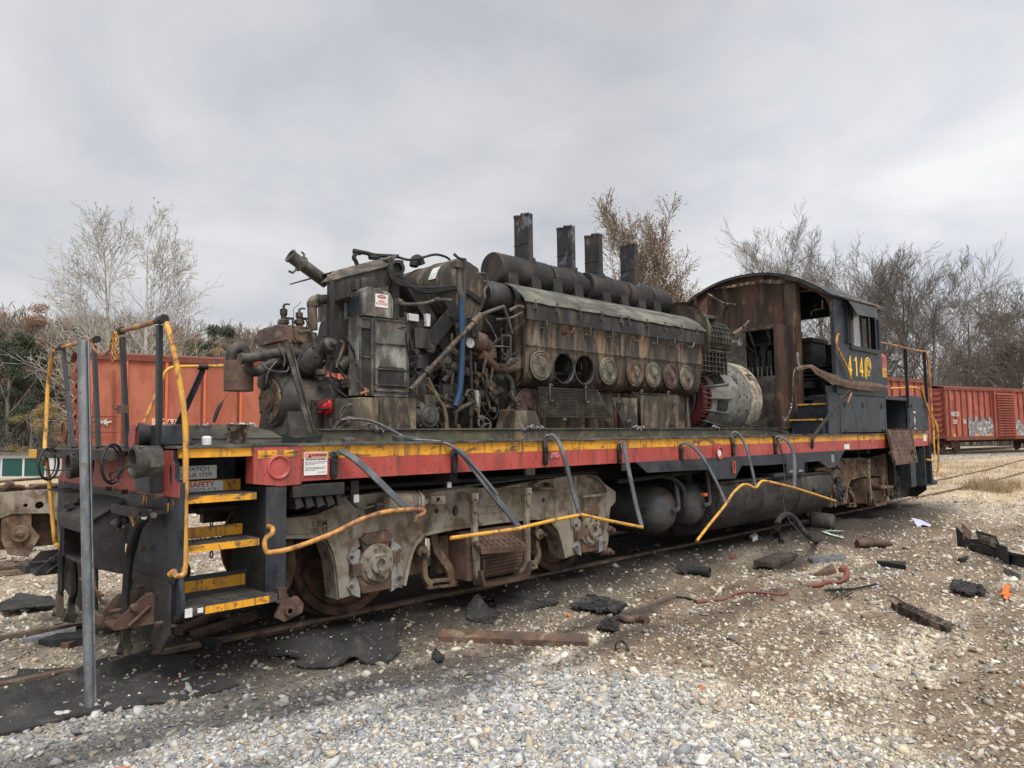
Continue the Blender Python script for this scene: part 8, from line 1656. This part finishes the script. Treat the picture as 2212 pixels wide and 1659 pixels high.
# ---------------------------------------------------------------- scrap truck on the next track, left
ST = at2(43, 1160, 9.3); sx, sy = ST[0], ST[1]; ca, sa = cos(-.12), sin(-.12)
def XT(a, b, c_): return Vector((sx+a*ca-b*sa, sy+a*sa+b*ca, c_))
rt = empty('scrap_truck', XT(0, .6, -.15), label='detached grey cast truck frame without wheels left of the locomotive', cat='truck frame')
def prismT(mm, poly, b0, b1, holes=()):
    tri = tessellate_polygon([[Vector((a, b, 0)) for a, b in L2] for L2 in [poly]+list(holes)]); flat = [p for L2 in [poly]+list(holes) for p in L2]; n = len(flat)
    F = [tuple(t_) for t_ in tri]+[tuple(i+n for i in reversed(t_)) for t_ in tri]; o = 0
    for L2 in [poly]+list(holes): F += [(o+i, o+(i+1) % len(L2), n+o+(i+1) % len(L2), n+o+i) for i in range(len(L2))]; o += len(L2)
    mm.add([XT(a, b0, c_) for a, c_ in flat]+[XT(a, b1, c_) for a, c_ in flat], F)
def tz(py): return float(q('b', 150, py, t=9.3).z)
mm = MB(); prismT(mm, [(-1.7, .86), (.52, .92), (.60, .86), (.60, -.0), (.44, -.0), (.40, .50), (.30, .60), (-.1, .62), (-.35, .52), (-.5, .2), (-.55, .05), (-.75, .05), (-.9, .5), (-1.7, .5)], 0, .14, [circ(.05, .72, .025, 12), circ(.20, .71, .05, 16)]); prismT(mm, [(-1.6, .8), (.5, .86), (.5, .6), (-1.6, .5)], .9, 1.04)
ob('side_frame', mm, 'truck_grey', rt, .01)
mm = MB(); mm.lathe(XT(0, -.02, .36), XT(0, -1, 0)-XT(0, 0, 0), [(0, .06), (.03, .06), (.05, .03), (.10, .03), (.11, 0), (.11, -.2), (0, -.2)], 20); prismT(mm, [(-.20, .62), (.12, .62), (.12, .45), (.22, .3), (.1, .05), (-.12, .1), (-.2, .3)], .02, .16); prismT(mm, [(-.45, -.02), (.25, .0), (.30, -.05), (.25, -.11), (-.45, -.13)], -.04, .02, [[(-.3, -.05), (.05, -.04), (.05, -.08), (-.3, -.09)]]); ob('brake_link', mm, 'truck_rust', rt, .005)
mm = MB(); mm.tube([XT(.35, .1, .62), XT(.36, .08, .45), XT(.45, .06, .25), XT(.58, .05, .1)], .03, 8, 3); mm.tube([XT(-1.4, .3, 1.0), XT(-.4, .3, 1.02), XT(.5, .3, 1.06)], .02, 6)
for a_ in (-.5, -.2): mm.cyl(XT(a_, .1, .92), XT(a_+.1, .05, 1.02), .045, n=12)
for a_ in (-.9, -.5, -.1, .25, .45): mm.obox(XT(a_, .3, .93), (.12, 0, 0), (0, .2, 0), (0, 0, .04)); mm.tube([XT(a_-.2, .1, .93), XT(a_, .05, .97), XT(a_+.15, .12, .93)], .022, 6, 3)
mm.obox(XT(-.5, .5, .45), (.9, 0, 0), (0, .35, 0), (0, 0, .3)); ob('rigging', mm, 'brown_rust', rt, .004)
# ---------------------------------------------------------------- steel post in front
b_ = q('k', 528, 818, z=-.17); t_ = q('a', 640, 372, y=b_.y-.02); u2 = q('a', 690, 372, y=b_.y-.02)
m = MB(); P = [b_+Vector((0, 0, -.25)), b_, Vector(t_)]; 
pr = [(-.035, -.006), (-.03, -.012), (-.014, -.014), (-.010, .0), (-.008, .030), (.014, .030), (.016, .0), (.020, -.014), (.034, -.012), (.036, -.004), (.024, .0), (.022, .036), (-.016, .036), (-.020, .0)]
side = Vector((cos(.42), -sin(.42), 0)).normalized()
cc_ = [(.026*cos(t)-.006, .024*sin(t)) for t in np.linspace(-pi, 0, 11)]+[(.020, .008), (.030, .010), (.030, .014), (.016, .014), (.013, .002), (-.024, .002), (-.028, .014), (-.036, .010)]
m.sweep(P, [(a, b) for a, b in cc_], side)
m.bar([P[1].lerp(P[2], .42)+side*.030, P[2]+side*.030], .005, .035, side)
for i in range(12): z = .35+i*.16
ob('steel_post', m, 'galvanised', None, label='galvanised steel channel post standing in the gravel in front of the locomotive', cat='post')
# ---------------------------------------------------------------- things lying about
def patchmesh(poly_c, c_, name, mt, label, cat, amp=.02, res=34, lift=.03, folds=(), group=None, seed=1, sm=40, t=.012, clump=0.):
    """rumpled sheet filling a sighted outline on the ground"""
    W_ = [onground(c_, *p) for p in poly_c]; xs_ = [p.x for p in W_]; ys_ = [p.y for p in W_]; rgp = random.Random(seed)
    def inside(x, y):
        r = False; n = len(W_)
        for i in range(n):
            a, b = W_[i], W_[(i+1) % n]
            if (a.y > y) != (b.y > y) and x < (b.x-a.x)*(y-a.y)/(b.y-a.y)+a.x: r = not r
        return r
    nx2 = res; ny2 = res; gx2 = np.linspace(min(xs_), max(xs_), nx2); gy2 = np.linspace(min(ys_), max(ys_), ny2); V = {}; mm = MB(); id_ = {}
    H_ = lambda x, y: float(gz_(x, y))+lift+amp*float(fbm(x, y, 5.5, seed+50))+clump*max(0, float(fbm(x, y, 9, seed+80)))+sum(h*math.exp(-(((x-fx)*cos(an)+(y-fy)*sin(an))/w_)**2-(((y-fy)*cos(an)-(x-fx)*sin(an))/l_)**2) for fx, fy, an, w_, l_, h in folds)
    vs2 = []; fs2 = []
    for i in range(nx2):
        for j in range(ny2):
            jx, jy = rgp.uniform(-.3, .3)*(gx2[1]-gx2[0]), rgp.uniform(-.3, .3)*(gy2[1]-gy2[0]); x, y = gx2[i]+jx, gy2[j]+jy; id_[i, j] = len(vs2); vs2.append((x, y, H_(x, y)))
    for i in range(nx2-1):
        for j in range(ny2-1):
            if inside((gx2[i]+gx2[i+1])/2, (gy2[j]+gy2[j+1])/2): fs2.append((id_[i, j], id_[i+1, j], id_[i+1, j+1], id_[i, j+1]))
    used = sorted({i for f in fs2 for i in f}); rm = {o: n for n, o in enumerate(used)}; V2 = [vs2[i] for i in used]; F2 = [tuple(rm[i] for i in f) for f in fs2]; n = len(V2)
    ed = {}
    for f in F2:
        for a, b in zip(f, f[1:]+f[:1]): ed[(a, b)] = 1
    border = [e_ for e_ in ed if (e_[1], e_[0]) not in ed]
    if clump:
        for _ in range(int(len(F2)*.45)):
            f_ = rgp.choice(F2); p_ = Vector(V2[f_[0]]); s_ = clump*rgp.uniform(.2, .7); a_, b_, c2_ = (Vector([rgp.gauss(0, 1) for _k in range(3)]).normalized()*s_ for _j in range(3)); c2_ *= .3; a_.z *= .45; b_.z *= .45
            mm.add([p_+a_, p_-a_*.6, p_+b_, p_-b_*.5, p_+c2_, p_-c2_], [(0, 2, 4), (2, 1, 4), (1, 3, 4), (3, 0, 4), (2, 0, 5), (1, 2, 5), (3, 1, 5), (0, 3, 5)])
    mm.add(V2+[(x, y, z-t) for x, y, z in V2], F2+[tuple(i+n for i in reversed(f)) for f in F2]+[(a, b, b+n, a+n) for a, b in border])
    return ob(name, mm, mt, None, sm=sm, label=label, cat=cat, group=group)
patchmesh([(-60, 660), (0, 560), (100, 545), (110, 505), (420, 500), (560, 480), (700, 440), (860, 420), (1100, 425), (1140, 470), (1120, 500), (1230, 530), (1390, 590), (1280, 630), (1000, 690), (700, 730), (420, 780), (160, 850), (-80, 900)], 'k', 'rubber_mat', 'mat_black', 'large black rubber sheet lying flat in the left foreground behind the post', 'rubber sheet', amp=.010, res=110, lift=.016, group='black rubber sheets', seed=3,
    folds=[(*onground('k', 560, 560).xy, 2.2, .06, .9, .05), (*onground('k', 200, 650).xy, 2.2, .05, .8, .05)])
patchmesh([(1545, 400), (1580, 390), (1640, 360), (1700, 320), (1850, 270), (2100, 240), (2300, 235), (2290, 330), (2330, 400), (2250, 470), (2050, 465), (1900, 500), (1760, 495), (1690, 480), (1760, 445), (1560, 430)], 'k', 'rubber_mat', 'mat_black', 'crumpled black rubber sheet heaped on the gravel left of the rusty bar', 'rubber sheet', amp=.022, res=80, lift=.022, group='black rubber sheets', seed=8, folds=[(*onground('k', 1850, 400).xy, .7, .09, .3, .10), (*onground('k', 2080, 400).xy, 2.4, .07, .3, .09)])
patchmesh([(700, 470), (760, 430), (830, 480), (900, 500), (850, 560), (760, 560), (690, 540)], 'l', 'rubber_scrap', 'mat_black', 'pointed lump of black rubber nearest the truck springs', 'rubber scrap', amp=.02, res=24, lift=.02, clump=.05, group='scraps of black rubber', seed=11, folds=[(*onground('l', 760, 500).xy, .7, .08, .08, .16)])
patchmesh([(1330, 470), (1450, 420), (1560, 420), (1690, 450), (1640, 520), (1500, 510), (1380, 490)], 'l', 'rubber_scrap', 'mat_black', 'flat torn scrap of black rubber above the right end of the rusty bar', 'rubber scrap', amp=.03, res=28, lift=.03, clump=.06, group='scraps of black rubber', seed=12)
patchmesh([(860, 400), (1050, 370), (1250, 400), (1260, 450), (1000, 490), (880, 470)], 'l', 'rubber_scrap', 'mat_black', 'thin spread of black rubber shreds beside the pointed lump', 'rubber scrap', amp=.02, res=30, lift=.012, clump=.04, group='scraps of black rubber', seed=13)
patchmesh([(470, 770), (500, 745), (545, 790), (540, 810), (480, 800)], 'l', 'rubber_scrap', 'mat_black', 'small curled black rubber scrap near the left end of the rusty bar', 'rubber scrap', amp=.02, res=10, lift=.03, clump=.05, group='scraps of black rubber', seed=14)
patchmesh([(1500, 600), (1560, 545), (1620, 540), (1640, 600), (1600, 625), (1540, 620)], 'l', 'rubber_scrap', 'mat_black', 'shredded black rubber scrap at the end of the curved hose', 'rubber scrap', amp=.03, res=16, lift=.03, clump=.07, group='scraps of black rubber', seed=15)
patchmesh([(1730, 340), (1800, 320), (1900, 360), (1980, 420), (1850, 430), (1740, 390)], 'm', 'burnt_cloth', 'mat_black', 'charred heap of cloth beside the orange rag', 'cloth', amp=.03, res=26, lift=.04, clump=.06, seed=16)
patchmesh([(0, 130), (60, 110), (110, 85), (200, 90), (300, 110), (340, 150), (200, 170), (0, 200)], 'k', 'rubber_mat', 'mat_black', 'black rubber sheet lying on the far side beyond the left track', 'rubber sheet', amp=.03, res=30, lift=.06, group='black rubber sheets', seed=17)
patchmesh([(2060, 430), (2080, 380), (2120, 375), (2110, 410), (2135, 430), (2100, 448)], 'm', 'orange_rag', 'orange_rag', 'bright orange rag lying on the gravel at the far right', 'rag', amp=.02, res=14, lift=.04, clump=.04, seed=18)
patchmesh([(285, 150), (320, 138), (332, 158), (300, 170)], 'm', 'orange_scrap', 'red_hose', 'small orange red scrap on the gravel below the fuel tank', 'scrap', amp=.01, res=8, lift=.02, seed=19)
m = MB(); a, b = onground('l', 530, 660, .05), onground('l', 1450, 695, .05); m.bar([a, b], .012, .13, Vector((b-a).cross(Vector((0, 0, 1)))).normalized()) ; m.v = m.v
m = MB(); d = (b-a).normalized(); n_ = Vector((-d.y, d.x, 0)); m.obox((a+b)/2, (b-a)/2, n_*.045+Vector((0, 0, .02)), Vector((0, 0, .006))); m.obox((a+b)/2-n_*.042+Vector((0, 0, -.035)), (b-a)/2, n_*.005, Vector((0, 0, .025)))
ob('rusty_bar', m, 'pipe_rust', None, .003, label='long flat rusty steel bar lying on the gravel in the middle foreground', cat='steel bar')
m = MB(); a, b = onground('m', 1380, 500, .05), onground('m', 1740, 650, .03); d = (b-a).normalized(); n_ = Vector((-d.y, d.x, 0)); m.obox((a+b)/2, (b-a)/2, n_*.05+Vector((0, 0, .03)), Vector((0, 0, .005))); m.obox((a+b)/2-n_*.055+Vector((0, 0, -.01)), (b-a)/2, n_*.005, Vector((0, 0, .035))); m.hexa([a+Vector(v) for v in ((-.14, .02, .10), (-.02, -.06, -.0), (.1, -.02, .02), (.08, .03, .06), (-.14, .03, .11), (-.02, -.05, .01), (.1, -.01, .03), (.08, .04, .07))]); ob('angle_iron', m, 'scorched', None, .003, label='cut length of angle iron with heat stained end on the right gravel', cat='angle iron')
m = MB(); P = [onground('m', *p) for p in ((440, 235), (570, 250), (735, 185), (610, 170))]; m.hexa([p+Vector((0, 0, .04)) for p in P]+[p+Vector((0, 0, .11)) for p in P]); m.hexa([P[0].lerp(P[2], k)+Vector((0, 0, 0)) for k in (.15, .3, .5, .3)]+[P[0].lerp(P[2], k)+Vector((0, 0, .04)) for k in (.15, .3, .5, .3)]) if 0 else m.obox((P[1]+P[2])/2+Vector((0, .05, .03)), (P[2]-P[1])*.45, Vector((.02, .04, 0)), Vector((0, 0, .03))); ob('dark_slab', m, 'tie_wood', None, .01, label='thick dark square slab on the gravel below the fuel tank', cat='slab')
m = MB(); a, b = onground('m', 20, 265, .05), onground('m', 160, 285, .055); m.lathe(a, b-a, [(0, 0), (.05, 0), (.055, (b-a).length), (.046, (b-a).length), (.04, .05), (0, .05)], 18); m.sheet([[a+Vector((-.15, -.04, -.02)), a+Vector((-.12, .1, .02))], [a, a+Vector((.02, .1, .04))]], .01); ob('black_tube', m, 'rubber', None, label='short black open ended tube left of the dark slab', cat='tube')
m = MB(); a, b = onground('m', 1120, 95, .06), onground('m', 1310, 95, .06); m.tube([a, a.lerp(b, .5)+Vector((0, 0, .01)), b], [.06, .055, .05], 12); m.tube([b, b+(b-a)*.2], .03, 8); ob('rusty_pipe', m, 'brown_rust', None, label='rusty pipe lying across the gravel on the right', cat='pipe')
m = MB(); a, b = onground('n', 600, 1330, .10), onground('n', 910, 1370, .11); m.lathe(a, b-a, [(0, 0), (.10, .01), (.14, .05), (.14, (b-a).length-.04), (.1, (b-a).length), (0, (b-a).length)], 24); ob('drum_can', m, 'tank_dirty', None, label='dark cylindrical canister lying under the end of the fuel tank', cat='canister')
m = MB(); m.tube([onground('n', 255, 1550, .03), onground('n', 205, 1440, .05), q('n', 190, 1340, y=-.95), q('n', 200, 1270, y=-.95), q('n', 260, 1200, y=-.9), q('n', 330, 1190, y=-.9), q('n', 410, 1240, y=-.9), q('n', 500, 1370, y=-.95), q('n', 600, 1480, y=-1.0), onground('n', 690, 1540, .03)], .032, 10, 5); ob('looped_hose', m, 'rubber', None, label='stiff black hose looped up from the gravel beside the fuel tank', cat='hose')
m = MB(); m.tube([onground('l', *p, .03) for p in ((1650, 545), (1700, 560), (1760, 552), (1815, 565))], .035, 8, 4); ob('curved_hose', m, 'brown_rust', None, label='short curved brown hose beside the shredded rubber', cat='hose')
m = MB(); m.tube([onground('m', *p, .015) for p in ((70, 460), (160, 448), (250, 440), (330, 405), (400, 395), (520, 400), (640, 400), (690, 370))], [.018, .014, .014, .014, .012, .012, .008, .008], 8, 4); ob('red_hose', m, 'red_hose', None, label='flat red hose trailing over the gravel, left part', cat='hose', group='red hose pieces')
m = MB(); m.tube([onground('m', *p, .025) for p in ((780, 355), (860, 355), (920, 335), (990, 335), (1020, 325))]+[onground('m', 1055, 320, .07), onground('m', 1045, 300, .12), onground('m', 1015, 305, .11)], [.008, .02, .024, .02, .02, .034, .036, .03], 8, 4); ob('red_hose', m, 'red_hose', None, label='red hose with curled rusty end, right part', cat='hose', group='red hose pieces')
m = MB(); m.tube([onground('m', *p, .012) for p in ((-60, 420), (0, 430), (50, 445), (80, 455))], .014, 6, 4); ob('dark_cable', m, 'rubber', None, label='dark cable end beside the left part of the red hose', cat='cable')
m = MB(); m.tube([onground('l', *p, .0) for p in ((1620, 730), )]+[q('l', 1620, 690, y=onground('l', 1620, 730).y), q('l', 1650, 668, y=onground('l', 1640, 730).y), q('l', 1680, 690, y=onground('l', 1650, 730).y), onground('l', 1700, 740, .01)], .008, 6, 4); ob('wire_loop', m, 'rubber', None, label='small black wire loop sticking out of the gravel', cat='wire')
m = MB(); m.tube([onground('m', *p, .02) for p in ((910, 385), (1100, 375), (1250, 350))], .012, 6); rgt = random.Random(9)
for i in range(90): a = onground('m', rgt.uniform(940, 1080), rgt.uniform(370, 440), 0); m.tube([a, a+Vector((rgt.uniform(-.06, .06), rgt.uniform(-.06, .06), rgt.uniform(.01, .05)))], .003, 3)
ob('burnt_twigs', m, 'char', None, label='charred tangle of twigs and a stick below the curled red hose', cat='twigs')
m = MB(); a = onground('h', 1370, 1060); 
m.sheet([[a, a+Vector((.12, -.05, .05)), a+Vector((.2, -.14, .01))], [a+Vector((.1, .08, .10)), a+Vector((.2, .0, .12)), a+Vector((.34, -.12, .03))], [a+Vector((.12, .14, .16)), a+Vector((.22, .06, .10)), a+Vector((.36, -.04, .04))]], .003); ob('plastic_sheet', m, 'plastic_blue', None, label='crumpled pale blue plastic on the gravel right of the locomotive', cat='plastic')
m = MB(); a, b, c_ = onground('n', 760, 1420, .03), onground('n', 1015, 1425, .05), onground('n', 1010, 1500, .03); m.bar([b, a, c_], .004, .06, (0, 0, 1), 2); ob('ribbon', m, 'ribbon_white', None, label='folded white and green plastic strip beside the canister', cat='plastic strip')
for c0_, pts, nm, lab in (('m', ((835, 295), (960, 225), (985, 265), (900, 285)), 'wood_splinter', 'splintered wood scrap behind the red hose'), ('m', ((800, 175), (1050, 165), (1040, 185), (830, 200)), 'metal_strip', 'pale metal strip right of the dark slab'), ('k', ((1155, 370), (1180, 355), (1290, 365), (1280, 385)), 'metal_scrap', 'small dark metal scrap on the soil beside the near rail'), ('m', ((1250, 205), (1440, 210), (1440, 230), (1260, 215)), 'rubber_strip', 'thin dark strip lying right of the splintered wood'), ('k', ((130, 340), (440, 290), (440, 305), (140, 350)), 'metal_strip', 'blue grey metal strip between the rails at the left'), ('k', ((350, 370), (440, 330), (460, 350), (400, 385)), 'wood_block', 'broken wooden block between the rails behind the post'), ('k', ((490, 250), (700, 225), (700, 270), (500, 300)), 'steel_plate', 'dark steel plate with an oval hole between the rails'), ('k', ((1010, 290), (1250, 185), (1290, 195), (1060, 300)), 'wood_plank', 'charred plank lying under the front steps'), ('k', ((1100, 300), (1480, 185), (1500, 205), (1150, 315)), 'wood_plank', 'long brown plank lying under the front steps behind the charred one'), ('k', ((220, 350), (330, 330), (480, 300), (480, 360), (300, 370)), 'burnt_scrap', 'burnt black scrap between the rails left of the post'), ('k', ((1005, 215), (1140, 195), (1145, 205), (1010, 230)), 'steel_bar', 'short steel bar under the front steps'), ('f', ((2010, 950), (2060, 930), (2080, 950), (2040, 970)), 'foil_scrap', 'crumpled pale scrap under the fuel tank beyond the rail'), ('m', ((1780, 190), (1850, 170), (1850, 185), (1800, 195)), 'rubber_strip', 'small dark strip left of the wrecked panel'), ('m', ((2080, 250), (2200, 290), (2190, 305), (2090, 265)), 'metal_strip', 'dull strip below the wrecked panel at the right edge')):
    W_ = [onground(c0_, *p) for p in pts]; m = MB(); hgt = .05; n = len(W_)
    zt_ = [.02+hgt*random.uniform(.3, 1) for _ in W_]; m.add([p-Vector((0, 0, .02)) for p in W_]+[p+Vector((0, 0, h)) for p, h in zip(W_, zt_)], [tuple(range(n)), tuple(range(n, 2*n))]+[(i, (i+1) % n, n+(i+1) % n, n+i) for i in range(n)])
    ob(nm, m, {'wood_splinter': 'pipe_rust', 'metal_strip': 'galvanised', 'metal_scrap': 'char', 'rubber_strip': 'char', 'wood_block': 'pipe_rust', 'steel_plate': 'oily_tan', 'wood_plank': 'brown_rust', 'burnt_scrap': 'char', 'steel_bar': 'oily_tan', 'foil_scrap': 'white_sign'}[nm], None, .003, sm=0, label=lab, cat=nm.split('_')[1])
m = MB(); a, b = onground('m', 1500, 1040, .03), onground('m', 1660, 1060, .03)
# wrecked panel at the right edge
g = lambda px, py, dz=0.: onground('h', px, py, dz)
Pn = [g(1795, 1245), g(1900, 1275), g(2010, 1315), g(2110, 1350), g(2240, 1395)]; bk_ = Vector((.42, .30, 0)); up_ = Vector((0, 0, 1))
m = MB(); hts = (.09, .13, .10, .15, .17)
m.sheet([[p+bk_*.02*(i % 2) for i, p in enumerate(Pn)], [p+up_*h*.55-bk_*.06 for p, h in zip(Pn, hts)], [p+up_*h+bk_*.04*(i % 2) for i, (p, h) in enumerate(zip(Pn, hts))]], .012)
m.sheet([[p+up_*h for p, h in zip(Pn, hts)], [p+up_*(h-.05)+bk_*.25 for p, h in zip(Pn, hts)], [p+up_*(h-.06)+bk_*.9 for p, h in zip(Pn, hts)]], .012)
m.sheet([[p+bk_*.9-up_*.02 for p in Pn], [p+bk_*.95+up_*(h+.08) for p, h in zip(Pn, (.20, .06, .12, .12, .12))]], .012)
wp = ob('wrecked_panel', m, 'navy_paint', None, label='crushed dark body panel with mesh screen at the right edge', cat='scrap panel')
m = MB(); m.sheet([[p+up_*(h+.005) for p, h in zip(Pn[:4], hts)], [p+up_*(h+.012-.02*(i % 2))+bk_*(.10+.04*(i % 2)) for i, (p, h) in enumerate(zip(Pn[:4], hts))]], .008); m.sheet([[Pn[0]+bk_*.5+up_*.12, Pn[0]+bk_*.5+up_*.36], [Pn[0]+bk_*.45+up_*.1+Vector((.1, -.06, 0)), Pn[0]+bk_*.45+up_*.22+Vector((.12, -.06, 0))]], .01); ob('torn_edge', m, 'pipe_rust', wp)
m = MB(); B0 = Pn[1].lerp(Pn[2], .3)+bk_*.45+up_*.16; ex = (Pn[3]-Pn[1])*.8; ez = up_*.13+bk_*.3
for i in range(13): m.bar([B0+ex*(i/12), B0+ex*(i/12)+ez+ex*.1], .012, .006, ex)
for j in range(7): m.bar([B0+ez*(j/6)+ex*.1*j/6, B0+ez*(j/6)+ex*(1+.1*j/6)], .010, .006, ez)
m.bar([B0, B0+ex], .03, .012, ez); m.bar([B0+ez+ex*.1, B0+ez+ex*1.1], .03, .012, ez); m.bar([B0+ex, B0+ex*1.1+ez], .03, .012, ex); m.bar([B0, B0+ex*.1+ez], .03, .012, ex)
ob('mesh_screen', m, 'cabinet_steel', wp, sm=0)
bpy.context.view_layer.update()
